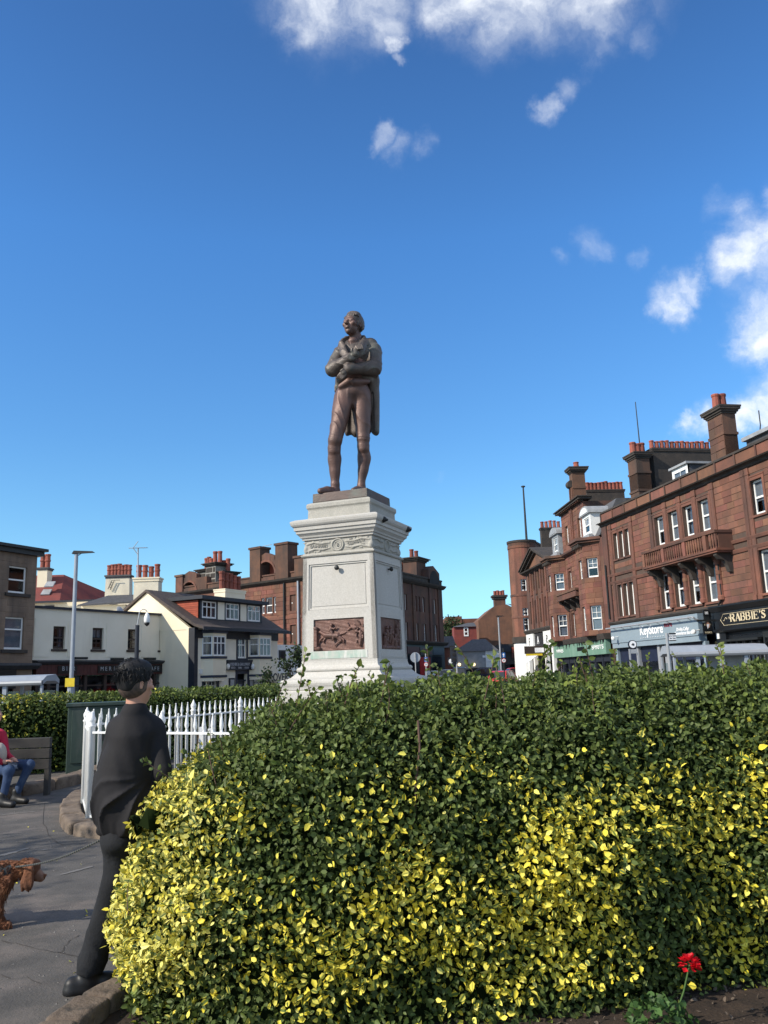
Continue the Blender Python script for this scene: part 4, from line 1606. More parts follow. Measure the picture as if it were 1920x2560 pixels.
ez = hp(610, 645, 71).z
x0, x1 = hp(300, 660, 71).x, hp(1190, 640, 74).x
rz_ = hp(540, 385, 75).z
ra, rb = hp(250, 395, 75).x, hp(632, 380, 75).x
MB().box(x0, x1, 0.02, 9, 0, ez).build('wall', 'cream', HB)
MB().add([(x0 - .3, -.3, ez), (hp(603, 640, 71).x, -.3, ez), (x1 + .3, 9.3, ez + .0), (x0 - .3, 9.3, ez), (ra, 4, rz_), (rb, 4, rz_), (x1 + .3, 3.0, ez)],
         [(0, 1, 5, 4), (1, 6, 2, 5), (4, 5, 2, 3), (0, 4, 3), (0, 3, 2, 6, 1)]).build('roof', 'red_tile', HB)
MB().box(x0 - .35, x1 + .3, -.36, -.305, ez - .12, ez + .05).build('gutter', 'black_trim', HB)
for (x, y) in ((520, 485), (485, 562)):
    a = hp(x, y, 72.5)
    m = MB().obox((a.x, a.y - .6, a.z), (.38, 0, 0), (0, .3, .25), (0, -.03, .04))
    m.build('skylight', 'lead', HB)
for (x, y0, y1) in ((485, 688, 760), (845, 722, 790), (1012, 705, 790)):
    a, b = hp(x - 45, y0, 70.9), hp(x + 45, y1, 70.9)
    MB().box(a.x, b.x, -.1, .0, b.z, a.z).build('window_frame', 'brown_paint', HB)
    MB().box(a.x + .18, b.x - .18, -.13, -.102, b.z, a.z - .2).build('window', 'pane_glass', HB)
# low cream wing and gable
a, b = hp(800, 690, 68), hp(1240, 660, 68)
MB().box(a.x, b.x, -3, 2, 0, a.z).build('wing', 'cream', HB)
MB().add([(a.x - .2, -3.3, a.z + .05), (b.x + 2, -3.3, a.z + .25), (b.x + 2, 0, a.z + 1.1), (a.x + 1.2, 0, a.z + 1.1), (a.x - .2, -3.3, a.z - .05), (b.x + 2, -3.3, a.z + .1)], [(0, 1, 2, 3), (4, 5, 1, 0)]).build('wing_roof', 'slate', HB)
ga, gp, gb = hp(1195, 770, 66), hp(1530, 632, 66), hp(1800, 800, 66)
MB().prism([(ga.x, 0), (gb.x, 0), (gb.x, gb.z), (gp.x, gp.z), (ga.x, ga.z)], -5, 4).build('gable', 'cream', HB)
MB().add([(ga.x - .3, -5.25, ga.z - .1), (gp.x, -5.25, gp.z + .12), (gp.x, 4, gp.z + .12), (ga.x - .3, 4, ga.z - .1), (gb.x + .3, -5.25, gb.z - .1), (gb.x + .3, 4, gb.z - .1)], [(0, 1, 2, 3), (1, 4, 5, 2)]).build('gable_roof', 'slate_brown', HB)


def chim(root, o, Z, xa, xb, yt, yb, Y, dep, mat, n, cap, ph, pr_, flare=0, style=1, capmat='slate', xr=None):
    a, b = at(*Z(xa, yt), Y) - o, at(*Z(xb, yb), Y) - o
    return stack(root, a.x, b.x, a.y, a.y + dep, b.z - .5, a.z, mat, cap, n, 'x', ph, pr_, style=style, capmat=capmat, flare=flare)


chim(HB, o_, A3, 372, 452, 312, 665, 73, 1.1, 'cream', 2, [(.06, .12), (.12, .12)], 1.25, .24)
chim(HB, o_, A3, 1045, 1272, 388, 640, 72, .9, 'cream_stained', 7, [(.03, .15), (.10, .15)], 1.0, .20, flare=.25)
chim(HB, o_, A3, 1322, 1560, 412, 632, 67, 1.1, 'cream_stained', 4, [(.06, .2), (.12, .12)], 1.05, .22, capmat='cream')
m = MB()
a, b = hp(1065, 525, 71.8), hp(1105, 437, 71.8)
m.tube([a, b, b + Vector((.7, 0, 0))], .03, 5)
a2, b2 = hp(1088, 532, 71.8), hp(1128, 440, 71.8)
m.tube([a2, b2], .03, 5)
for t in (.25, .5, .75):
    m.tube([a + (b - a) * t, a2 + (b2 - a2) * t], .025, 5)
m.build('roof_ladder', 'iron_dark', HB)
ae = empty('tv_aerial', hp(1362, 415, 67) + o_, 0, 'television aerial on a tall pole above the cream chimneys', 'aerial')
t_ = at(*A3(1364, 118), 67) - ae.location
m = MB().tube([(0, 0, -.1), (t_.x, 0, t_.z)], .055, 6)
m.build('pole', 'galv', ae)
m = MB()
l, r_ = at(*A3(1272, 120), 67) - ae.location, at(*A3(1448, 116), 67) - ae.location
m.tube([l, r_], .035, 5)
for i in range(9):
    p = l + (r_ - l) * (.3 + .7 * i / 8)
    m.tube([p - Vector((0, .35, 0.05)), p + Vector((0, .35, 0.05))], .02, 4)
for s in (-1, 1):
    m.tube([l + Vector((.35, 0, 0)), l + Vector((.75, 0, .55 * s))], .03, 4)
m.build('antenna', 'galv', ae)

# --- white and navy pub with a boxed dormer
C2 = Face(A4(370, 1300)[0], 62.5, 27, name='pub', label='cream and navy pub with bay windows, a brown roof and a boxed dormer')
c2 = C2.root
pe = C2.uv(A4(850, 1022), .3)[1]
pr = C2.uv(A4(1282, 1200))[0]
F2 = 1.0


def pz(x, y, off=0):
    return C2.uv(A4(x, y), off)


cw = [pz(832, 1200)[0], pz(955, 1200)[0]]
cz0, cz1 = pz(890, 1335)[1], pz(890, 1100)[1]
b1u = [pz(508, 1200, .5)[0], pz(735, 1200, .5)[0]]
b2u = [pz(1022, 1200, .5)[0], pz(1222, 1200, .5)[0]]
bz0, bz1 = pz(620, 1310, .6)[1], pz(620, 1090, .6)[1]
gz1_, dz1 = pz(600, 1512)[1], pz(890, 1505)[1]
mb = MB()
seg_wall(mb, (0, 0), (pr, 0), 0, pe, [(cw[0] + .18, cw[1] - .18, cz0, cz1), (b1u[0] + .3, b1u[1] - .7, .9, gz1_), (b2u[0] + .3, b2u[1] - .6, .9, gz1_), (cw[0] + .1, cw[1] - .05, 0, dz1)], .3)
mb.build('wall', 'cream_grey', c2)
shell(c2, 0.03, pr, .75, 9.5, 0, pe - .05, 'cream')
MB().box(-.02, .0, .0, .74, 0, pe).build('side_wall', 'cream', c2)
MB().box(cw[0], cw[0] + .17, -.05, 0, cz0 - .3, cz1 + .25).box(cw[1] - .17, cw[1], -.05, 0, cz0 - .3, cz1 + .25).box(cw[0] + .17, cw[1] - .17, -.05, 0, cz1, cz1 + .25).box(cw[0] + .17, cw[1] - .17, -.08, 0, cz0 - .3, cz0).build('window_surround', 'navy', c2)
sash(c2, cw[0] + .18, 0, cz0, cw[1] - cw[0] - .36, cz1 - cz0, dep=.1, fw=.11, split=.38, top=(3, 1), bot=(3, 1), blind='net', bars=.08)
for (u0, u1) in (b1u, b2u):
    pts = [(u0, 0), (u0 + .45, -.75), (u1 - .45, -.75), (u1, 0)]
    m = MB()
    for k in range(3):
        a, b = Vector(pts[k]), Vector(pts[k + 1])
        Ln = (b - a).length
        d = (b - a) / Ln
        seg_wall(m, a, b, bz0 - 1.75, bz1 + .25, [(.05, Ln - .05, bz0, bz1)], .12)
        sash(c2, (a + d * .05).x, (a + d * .05).y, bz0, Ln - .1, bz1 - bz0, math.atan2(d.y, d.x), dep=.03, fw=.09, split=.36, top=(3 if k == 1 else 1, 1), bot=(3 if k == 1 else 1, 1), blind='curtain' if k != 1 else 'net', bars=.09)
    m.build('bay', 'cream', c2)
    for (z0, z1, e, mt) in ((bz1 + .2, bz1 + .42, .12, 'navy'), (bz0 - .2, bz0 - .02, .07, 'navy'), (bz0 - 1.6, bz0 - 1.42, .07, 'navy'), (bz0 - 1.85, bz0 - 1.605, .02, 'cream')):
        MB().flat([(u0 - e, 0), (u0 + .45 - e * .5, -.75 - e), (u1 - .45 + e * .5, -.75 - e), (u1 + e, 0)], z0, z1).build('bay_band', mt, c2)
    MB().box(u0 + .12, u1 - .5, -.06, 0, gz1_, bz0 - 1.86).box(u0 + .12, u0 + .29, -.06, 0, 0, gz1_).box(u1 - .69, u1 - .4, -.06, 0, 0, gz1_).build('window_surround', 'navy', c2)
    sash(c2, u0 + .3, 0, .9, u1 - u0 - 1.0 if u0 == b1u[0] else u1 - u0 - .9, gz1_ - .9, dep=.08, fw=.1, split=.4, top=(4, 1), bot=(4, 2), blind='curtain', bars=.07)
MB().box(-.03, .35, -.06, .0, 0, pe).box(-.06, -.0301, -.06, .5, 0, pe).build('corner_strip', 'black_trim', c2)
sg0, sg1 = pz(733, 1420, .2)[0], pz(1025, 1410, .2)[0]
sz0, sz1 = pz(870, 1462, .2)[1], pz(870, 1372, .2)[1]
MB().box(sg0, sg1, -.25, -.02, sz0, sz1).box(sg0 - .1, sg1 + .1, -.3, 0, sz1 + .002, sz1 + .14).build('pub_sign', 'black_trim', c2)
ta, tb = pz(757, 1405, .26), pz(980, 1393, .26)
word('AYRSHIRE & GALLOWAY', (757, 1408), (980, 1395), .34, 'letter_grey', off=.262, F=C2, Z=A4)
for wd, xa, xb in (('BED', 775, 820), ('BAR', 855, 890), ('FOOD', 925, 968)):
    word(wd, (xa, 1440), (xb, 1438), .22, 'letter_grey', off=.262, F=C2, Z=A4)
for x in (742, 1012):
    u, z = pz(x, 1422, .4)
    MB().lathe((u, -.4, z - .18), [(.05, -.06), (.13, 0), (.16, .18), (.12, .32), (.04, .38)], 10).build('globe_lamp', 'white_paint', c2, smooth=True)
du0, du1 = cw[0] + .1, cw[1] - .05
MB().box(du0 - .2, du0 - .01, -.06, 0, 0, sz0).box(du1 + .01, du1 + .2, -.06, 0, 0, sz0).box(du0, du1, -.06, 0, dz1 + .005, sz0 - .01).build('door_surround', 'navy', c2)
MB().box(du0 + .1, du1 - .35, .15, .22, 0, dz1 - .6).box(du0, du1, .1, .2, dz1 - .58, dz1 - .45).build('door', 'black_trim', c2)
MB().box(du0 + .3, du1 - .55, .135, .148, .9, dz1 - .8).build('door_pane', 'curtain', c2)
for (x, w) in ((785, 62), (995, 50)):
    u0, z = pz(x - w / 2, 1580, .05)
    u1 = pz(x + w / 2, 1580, .05)[0]
    nb_ = MB().box(u0, u1, -.08, -.01, .4, pz(x, 1550, .05)[1]).build('notice_board', 'black_trim', c2)
    MB().box(u0 + .12, u1 - .12, -.095, -.081, .6, pz(x, 1550, .05)[1] - .12).build('notice', 'blind', nb_)
m = MB().tube([(1.15, -.12, pe - .3), (1.15, -.35, pe - .15), (1.3, -.12, pe - .9), (1.3, -.12, .3)], .07, 8)
m.build('downpipe', 'cream', c2)
MB().box(.62, .98, -.1, -.0, pz(430, 1482)[1] - .15, pz(430, 1482)[1] + .2).build('meter_box', 'white_paint', c2)
# gable facing the square side and roof with flared eaves
C2.up = pe
rd = 9.5
rzt = C2.uv(A4(560, 660), -4.75)[1]
roof = MB()
prf = [(-.95, pe - .12), (-.95, pe + .05), (-.2, pe + .28), (1.0, pe + 1.0), (4.75, rzt), (8.8, pe + .8), (9.9, pe), (9.9, pe - .1), (4.75, rzt - .2), (.8, pe + .6), (-.1, pe + .1)]
roof.extr(prf[::-1], -.15, pr + .55)
roof.build('roof', 'slate_brown', c2)
MB().add([(0.0, 0.3, pe - .1), (0.0, 9.4, pe - .1), (0.0, 4.75, rzt - .25), (.3, .3, pe - .1), (.3, 9.4, pe - .1), (.3, 4.75, rzt - .25)], [(0, 2, 1), (3, 4, 5), (0, 3, 5, 2), (1, 2, 5, 4)]).build('gable', 'cream', c2)
MB().box(-.2, pr + .6, -1.05, -.955, pe - .2, pe + .04).box(0, pr, -.1, .0, pe - .75, pe - .13).build('gutter', 'black_trim', c2)
# boxed dormer
dy = 0.55
da, db = C2.uv(A4(432, 800), -dy)[0], C2.uv(A4(1112, 840), -dy)[0]
dz0, dz1_ = C2.uv(A4(760, 922), -dy)[1], C2.uv(A4(760, 722), -dy)[1]
dh = []
for (xa, xb, y) in ((458, 612, 810), (718, 860, 830), (957, 1090, 850)):
    dh.append((C2.uv(A4(xa, y), -dy)[0], C2.uv(A4(xb, y), -dy)[0]))
mb = MB()
seg_wall(mb, (da, dy), (db, dy), dz0 - .4, dz1_, [(a - da, b - da, dz0 + .05, dz1_ - .1) for (a, b) in dh], .15)
mb.build('dormer', 'black_trim', c2)
for (a, b) in dh:
    sash(c2, a, dy, dz0 + .05, b - a, dz1_ - .15 - dz0, dep=.0, fw=.10, split=.34, top=(3, 1), bot=(3, 1), blind='curtain', bars=.10)
for i in range(2):
    MB().box(dh[i][1] + .2, dh[i + 1][0] - .2, dy - .03, dy - .002, dz0 + .02, dz1_ - .08).build('dormer_panel', 'cream_grey', c2)
MB().box(da - .3, db + .35, dy - .5, dy + 4.2, dz1_ + .003, dz1_ + .28).build('dormer_roof', 'black_trim', c2)
ck = MB()
n_ = 11
for i in range(n_):
    z = dz0 - .25 + (dz1_ - dz0 + .2) * i / n_
    yb_ = dy + .12
    ck.box(da - .03 - .015 * (1 if i % 2 else 1), da + .01, yb_, dy + .3 + 4.1 * (i + 1.5) / (n_ + 1), z, z + (dz1_ - dz0 + .2) / n_ - .015)
ck.build('tile_hanging', 'tile_hung', c2, kind='stuff')
MB().box(da + .011, db, dy + .9, dy + 4, dz0 - .3, dz1_).build('dormer_body', 'room', c2)
co = Vector((*C2.xy(0, 0), 0))
a, b = C2.uv(A4(662, 585), -5.5), C2.uv(A4(882, 710), -5.5)
stack(c2, a[0], b[0], 5.0, 6.2, rzt - 1, C2.uv(A4(790, 582), -5)[1], 'cream', [(.05, .2), (.08, .1)], 5, 'x', 1.5, .26, style=1, capmat='cream')
vs = empty('wall_sign', (*C2.xy(pr, -.5), 0), C2.rz, 'cream board lettered VERS beside the bare tree', 'sign')
z1, z0 = C2.uv(A4(1300, 1500), .5)[1], C2.uv(A4(1300, 1588), .5)[1]
ux = C2.uv(A4(1392, 1540), .5)[0] - pr
MB().box(-1.2, ux, -.05, .0, z0, z1).build('sign_board', 'cream', vs)
o = text('OVERS', .9, 'letter_dark', vs, (ux * .45 - .5, -.055, (z0 + z1) / 2), ext=.006, bold=.02)
wb = empty('white_building', (*C2.xy(pr + .3, 2.0), 0), C2.rz, 'low white painted building behind the bare tree beside the pub', 'building')
wz_ = C2.uv(A4(1430, 1190), -2)[1]
wr_ = C2.uv(A4(1570, 1300), -2)[0] - pr + 6
MB().box(0, wr_, 0, 4, 0, wz_).build('wall', 'white_paint', wb)
a, b = C2.uv(A4(1295, 1245), -2), C2.uv(A4(1368, 1355), -2)
wf = MB().box(a[0] - pr - .3, b[0] - pr - .3, -.05, 0, b[1], a[1]).build('window', 'black_trim', wb)
MB().box(a[0] - pr - .15, b[0] - pr - .45, -.06, -.051, b[1] + .12, a[1] - .12).build('pane', 'pane_glass', wf)

# --- sandstone block behind: sunlit front to the left, shaded front to the right of the pedestal
C3 = Face(830, 88, 128, name='corner_tenement', label='long sandstone tenement with arched parapet gables behind the pedestal')
c3 = C3.root


def c3p(x, y, off=0, Z=A4):
    return C3.uv(Z(x, y), off)


fl = c3p(196, 560)[0]
fzc = c3p(1000, 560)[1]
fzp = c3p(1000, 462)[1]
L_ = 0
wn_hi = [(1148, 1225, 665, 845), (1418, 1480, 640, 818)]
wz1, wz0 = c3p(1448, 640)[1], c3p(1448, 818)[1]
vz1, vz0 = c3p(1450, 968)[1], c3p(1450, 1165)[1]
hol = []
for (x0, x1) in ((1105, 1142), (1152, 1225), (1235, 1265), (1418, 1482)):
    a, b = c3p(x0, 740)[0], c3p(x1, 740)[0]
    hol += [(a, b, wz0, wz1), (a, b, vz0, vz1)]
pit = 4.5
for k in range(1, 5):
    a = c3p(1152, 740)[0] - k * pit
    hol += [(a, a + 1.0, wz0, wz1), (a, a + 1.0, vz0, vz1)]
mb = MB()
seg_wall(mb, (fl, 0), (L_, 0), 0, fzc, [(a - fl, b - fl, c, e) for (a, b, c, e) in hol], .3)
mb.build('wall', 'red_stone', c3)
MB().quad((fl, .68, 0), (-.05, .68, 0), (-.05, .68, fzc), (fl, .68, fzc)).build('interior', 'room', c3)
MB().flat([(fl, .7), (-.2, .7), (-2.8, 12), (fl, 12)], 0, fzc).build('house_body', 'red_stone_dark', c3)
for (a, b, c, e) in hol:
    sash(c3, a, 0, c, b - a, e - c, dep=.18, fw=.11, blind=R.choice(('blind', 'half', 'net')))
    MB().box(a - .18, b + .18, -.05, 0, c - .25, c - .02).build('window_sill', 'red_trim', c3)
stones(c3, fl * .55, L_ - .02, fzc - 9, fzc - .05, [(h[0] - .06, h[1] + .06, h[2] - .26, h[3] + .05) for h in hol], .5, .8, 1.7, 'red_stone', 110, proud=.035)
MB().extr([(0, fzc), (-.2, fzc + .05), (-.5, fzc + .25), (-.6, fzc + .45), (0, fzc + .5)], fl, L_ + .4).build('cornice', 'soot_stone', c3)
MB().box(fl, L_, -.02, .5, fzc + .5, fzp).box(fl, L_, -.12, .6, fzp + .002, fzp + .16).build('parapet', 'red_stone_dark', c3)
MB().box(fl, L_ + .2, -.1, 0, c3p(1300, 895)[1] - .2, c3p(1300, 895)[1] + .1).build('string_course', 'red_trim', c3)


def arch_gable(x0, x1, xa0, xa1, ytop, yp, ysp, ybot, open_sky, towers):
    u0, u1 = c3p(x0, 400)[0], c3p(x1, 400)[0]
    a0, a1 = c3p(xa0, 420)[0], c3p(xa1, 420)[0]
    zt, zp_, zs, zb = c3p((x0 + x1) / 2, ytop)[1], c3p((x0 + x1) / 2, yp)[1], c3p((x0 + x1) / 2, ysp)[1], fzc + .5
    ca, ra = (a0 + a1) / 2, (a1 - a0) / 2
    zsp = zs - ra
    n = 14
    arc = [(ca + ra * math.cos(t), zsp + ra * math.sin(t)) for t in [math.pi * i / n for i in range(n + 1)]]
    zl = zb + .35
    # front skin round the arch: left, right, lower and over-arch strips
    m = MB()
    m.box(u0, a0, -.15, .6, zb, zp_).box(a1, u1, -.15, .6, zb, zp_).box(a0, a1, -.2, .6, zb, zl)
    top_u = ca
    for i in range(n):
        p, q = arc[i], arc[i + 1]
        def zr(u):
            return zp_ + (zt - zp_) * max(0, 1 - abs(u - ca) / ((u1 - u0) * .5))
        pts = [(q[0], q[1]), (p[0], p[1]), (p[0], zr(p[0])), (q[0], zr(q[0]))]
        m.prism(pts, -.15, .6)
    m.build('gable', 'red_stone_dark', c3)
    am = MB()
    for i in range(n):
        p, q = arc[i], arc[i + 1]
        k = 1.16
        po, qo = (ca + (p[0] - ca) * k, zsp + (p[1] - zsp) * k), (ca + (q[0] - ca) * k, zsp + (q[1] - zsp) * k)
        am.prism([q, p, po, qo], -.22, -.152)
    am.build('arch_ring', 'red_trim', c3)
    for (ua, ub, zz) in towers:
        uu0, uu1 = c3p(ua, 400)[0], c3p(ub, 400)[0]
        z_ = c3p((ua + ub) / 2, zz)[1]
        MB().box(uu0, uu1, -.35, 1.2, zb, z_).box(uu0 - .12, uu1 + .12, -.47, 1.3, z_ + .002, z_ + .25).build('turret', 'red_stone_dark', c3)
    if not open_sky:
        MB().box(a0 - .3, a1 + .3, 1.2, 1.4, zb, zp_).build('recess_wall', 'tile_hung', c3)
        sash(c3, ca + .1, 1.15, zsp - .9, 1.6, 1.7, dep=-.1, mat='brown_paint', fw=.14, blind='half')
        MB().box(u0, u1, 1.41, 5, zb, zp_ - .2).build('gable_body', 'slate', c3)
    else:
        MB().box(ca + .2, ca + .42, 1.2, 1.4, zb, zp_ - .3).box(ca + 1.6, a1 + .5, 1.2, 1.4, zb, zp_ - .3).box(ca + .43, ca + 1.59, 1.2, 1.4, zb, zsp + .1).box(a0 - .2, ca + .19, 1.2, 1.4, zb, zp_ - .4).build('recess_wall', 'red_trim', c3)
    return zb


arch_gable(1003, 1370, 1068, 1262, 180, 270, 280, 460, False, [(1003, 1116, 148), (1283, 1420, 98), (1490, 1600, 240)])
arch_gable(196, 520, 250, 408, 380, 465, 500, 650, True, [(196, 272, 448)])
u0, u1 = c3p(540, 400, -1.5)[0], c3p(605, 400, -1.5)[0]
for (xa, xb, yt, n_, dd) in ((500, 605, 295, 2, 1.8), (420, 500, 365, 3, 2.4), (605, 690, 385, 2, 2.4)):
    ua, ub = c3p(xa, 450, -dd)[0], c3p(xb, 450, -dd)[0]
    zt = c3p((xa + xb) / 2, yt, -dd)[1]
    st = stack(c3, ua, ub, dd, dd + 2.2, fzc, zt, 'mortar_pale', [(.12, .15), (.3, .15), (.45, .12)], n_, 'x', 1.6, .3)
    stones(st, ua, ub, fzc + .5, zt - .5, [], .75, .8, 1.7, 'soot_stone', 0, proud=.05, y=dd, joint=.16)
for (u,) in ((c3p(1368, 800)[0],),):
    MB().tube([(u, -.2, fzc), (u, -.2, .3)], .11, 8).build('downpipe', 'iron_dark', c3)
u = c3p(1522, 700)[0]
MB().tube([(u, -.2, fzc), (u, -.2, .3)], .13, 8).build('downpipe', 'galv', c3)
tv = MB().tube([c3p(1130, 110, -1)[0:1] + (1, c3p(1130, 170, -1)[1] - .5), c3p(1130, 110, -1)[0:1] + (1, c3p(1130, 110, -1)[1])], .05, 5)
u_, z_ = c3p(1130, 112, -1)
tv.tube([(u_ - .1, 1, z_), (u_ + 1.4, 1, z_ + .05)], .04, 5)
tv.build('aerial', 'galv', c3)
# right-hand (shaded) front
C3b = Face(0, 0, 26, O=C3.xy(L_, 0))
D3 = empty('corner_tenement_wing', (C3b.O.x, C3b.O.y, 0), C3b.rz, 'shaded sandstone tenement wing with paired windows to the right of the pedestal', 'building')


def d3(x, y, off=0):
    return C3b.uv(A5(x, y), off)


dr_ = d3(550, 700)[0]
dzc, dzp = d3(300, 500)[1], d3(300, 400)[1]
rows = [(d3(330, 808)[1], d3(330, 632)[1]), (d3(345, 1145)[1], d3(345, 950)[1])]
cols = [(107, 132), (138, 158), (232, 250), (268, 286), (318, 340), (412, 430), (452, 474)]
cols2 = [(120, 146), (150, 182), (248, 270), (278, 302), (334, 360), (430, 446), (466, 492)]
hol = []
for (z0, z1), cs, y in ((rows[0], cols, 720), (rows[1], cols2, 1050)):
    for (a, b) in cs:
        hol.append((d3(a, y)[0], d3(b, y)[0], z0, z1))
for k in range(3):
    for (z0, z1) in rows:
        hol.append((2 + 2.6 * k, 3 + 2.6 * k, z0, z1))
hol = [h for i, h in enumerate(hol) if not any(h[2] == g[2] and h[0] < g[1] + .3 and g[0] < h[1] + .3 for g in hol[:i])]
mb = MB()
gz_ = d3(350, 1160)[1]
seg_wall(mb, (0, 0), (dr_, 0), gz_, dzc, hol, .3)
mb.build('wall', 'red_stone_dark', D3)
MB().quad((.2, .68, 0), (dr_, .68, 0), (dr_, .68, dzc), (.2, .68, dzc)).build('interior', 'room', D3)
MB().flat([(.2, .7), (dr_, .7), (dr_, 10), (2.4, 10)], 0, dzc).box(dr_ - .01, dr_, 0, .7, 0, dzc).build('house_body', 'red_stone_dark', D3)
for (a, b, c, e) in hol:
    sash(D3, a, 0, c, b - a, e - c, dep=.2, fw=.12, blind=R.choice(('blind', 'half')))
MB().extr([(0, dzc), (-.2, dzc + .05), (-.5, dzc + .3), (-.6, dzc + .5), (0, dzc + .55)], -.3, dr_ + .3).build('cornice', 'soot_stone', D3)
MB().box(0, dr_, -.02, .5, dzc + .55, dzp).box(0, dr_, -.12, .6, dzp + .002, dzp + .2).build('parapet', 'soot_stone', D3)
for x in (205, 400, 505):
    u = d3(x, 700)[0]
    MB().box(u - .35, u + .35, -.15, 0, gz_, dzc - .01).build('pilaster', 'red_stone_dark', D3)
u0, u1 = d3(372, 400)[0], d3(500, 420)[0]
zt = d3(430, 262)[1]
zsx = d3(440, 390)[1]
m = MB().prism([(u0, dzp), (u1, dzp), (u1, dzp + .55 * (zt - dzp)), ((u0 * .55 + u1 * .45), zt), (u0, dzp + .7 * (zt - dzp))], -.2, 1.0)
m.build('gable', 'red_stone_dark', D3)
ca = (u0 + u1) / 2
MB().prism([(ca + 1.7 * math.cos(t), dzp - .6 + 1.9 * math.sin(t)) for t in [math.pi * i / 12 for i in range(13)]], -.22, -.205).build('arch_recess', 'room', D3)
for (xa, xb, yt, n_, dd) in ((245, 352, 170, 2, .8),):
    ua, ub = d3(xa, 300, -dd)[0], d3(xb, 300, -dd)[0]
    stack(D3, ua, ub, dd, dd + 2.0, dzc, d3(300, yt, -dd)[1], 'red_stone_dark', [(.15, .2), (.35, .2), (.55, .15)], n_, 'x', 1.3, .3)
ua, ub = d3(80, 340, -3)[0], d3(225, 345, -3)[0]
stack(D3, ua, ub, 3, 4, dzc, d3(150, 345, -3)[1], 'soot_stone', [(.1, .2)], 6, 'x', 1.4, .28)
MB().extr([(0, gz_ - .4), (-.3, gz_ - .4), (-.6, gz_ - .1), (-.6, gz_ + .02), (0, gz_ + .1)], 0, dr_ + .2).build('shop_cornice', 'soot_stone', D3)
MB().box(0, dr_, .0, .5, 0, gz_ - .41).build('shop_wall', 'black_trim', D3)
for (xa, xb, mt, ya, yb_) in ((290, 435, 'brown_paint', 1225, 1320), (440, 570, 'navy', 1230, 1315), (140, 280, 'maroon', 1215, 1300)):
    ua, ub = d3(xa, 1270, .3)[0], d3(xb, 1270, .3)[0]
    za, zb_ = d3((xa + xb) / 2, ya, .3)[1], d3((xa + xb) / 2, yb_, .3)[1]
    MB().box(ua, ub, -.3, -.01, zb_, za).build('shop_sign', mt, D3)
    MB().box(ua + .3, ub - .3, -.05, -.01, .5, zb_ - .2).build('shop_window', 'signal_red' if mt == 'brown_paint' else 'pane_glass', D3)
word('SUITE', (318, 1270), (420, 1274), .9, 'letter_red', off=.305, F=C3b, Z=A5, root=D3)

# ================================================================== right-hand terrace
R1 = Face(1720, 47, 169.6, name='stone_tenement', label='red sandstone tenement with a balustraded balcony over a grey-blue shopfront and a black pub front')
r1 = R1.root
uL = R1.uv(A8(150, 560))[0]
uR = R1.uv((1920, 1400))[0] + 9
zP = R1.uv(A7(930, 830))[1]            # parapet top
zC1 = R1.uv(A7(930, 965))[1]           # cornice top
zC0 = R1.uv(A7(930, 1015))[1]          # cornice underside
zS2 = R1.uv(A8(1400, 45))[1]           # upper string
zS1 = R1.uv(A8(1400, 137))[1]          # middle string
zB1 = R1.uv(A8(980, 690))[1]           # sill course over the shops
zB0 = R1.uv(A8(980, 722))[1]
W1 = 1.02
hi_top, hi_bot = R1.uv(A7(1080, 1075))[1], R1.uv(A7(1112, 1370))[1]
lo_top, lo_bot = R1.uv(A8(1155, 238))[1], R1.uv(A8(1205, 605))[1]
quad_hi = [R1.uv(A7(*p))[0] for p in ((683, 1485), (818, 1440), (961, 1400), (1113, 1368))]
quad_lo = [R1.uv(A8(*p))[0] for p in ((763, 688), (905, 655), (1042, 625), (1207, 605))]
qu = [(a + b) / 2 for a, b in zip(quad_hi, quad_lo)]
pitch_q = (qu[3] - qu[0]) / 3
tri_hi = [R1.uv(A7(*p))[0] for p in ((250, 1640), (316, 1620), (362, 1610))]
tri_lo = [R1.uv(A8(*p))[0] for p in ((312, 760), (371, 748), (419, 738))]
tu = [(a + b) / 2 for a, b in zip(tri_hi, tri_lo)]
pitch_t = (tu[2] - tu[0]) / 2
WT3 = min(.85, pitch_t * .72)
wr = R1.uv(A7(1645, 1245))[0]
holes, wins = [], []
for k in range(4):
    u1 = qu[0] + pitch_q * k
    for (a, b) in ((hi_bot, hi_top), (lo_bot, lo_top)):
        wins.append((u1 - W1, u1, a, b, 'q'))
for k in range(3):
    u1 = tu[0] + pitch_t * k
    for (a, b) in ((hi_bot, hi_top), (lo_bot, lo_top)):
        wins.append((u1 - WT3, u1, a, b, 't'))
for k in range(4):
    u1 = wr + 1.75 * k
    for (a, b) in ((hi_bot, hi_top), (lo_bot, lo_top)):
        wins.append((u1 - W1, u1, a, b, 'q'))
holes = [w[:4] for w in wins]
mb = MB()
seg_wall(mb, (uL, 0), (uR, 0), zB0, zC1, [(h[0] - uL, h[1] - uL, h[2], h[3]) for h in holes])
mb.build('wall', 'mortar', r1)
shell(r1, uL, uR, .75, 10.5, 0, zC1, 'red_stone_dark')
for (a, b, c, e, t) in wins:
    sash(r1, a, 0, c, b - a, e - c, dep=.20, fw=.105, blind=R.choice(('blind', 'half', 'blind', 'curtain', 'blind')))
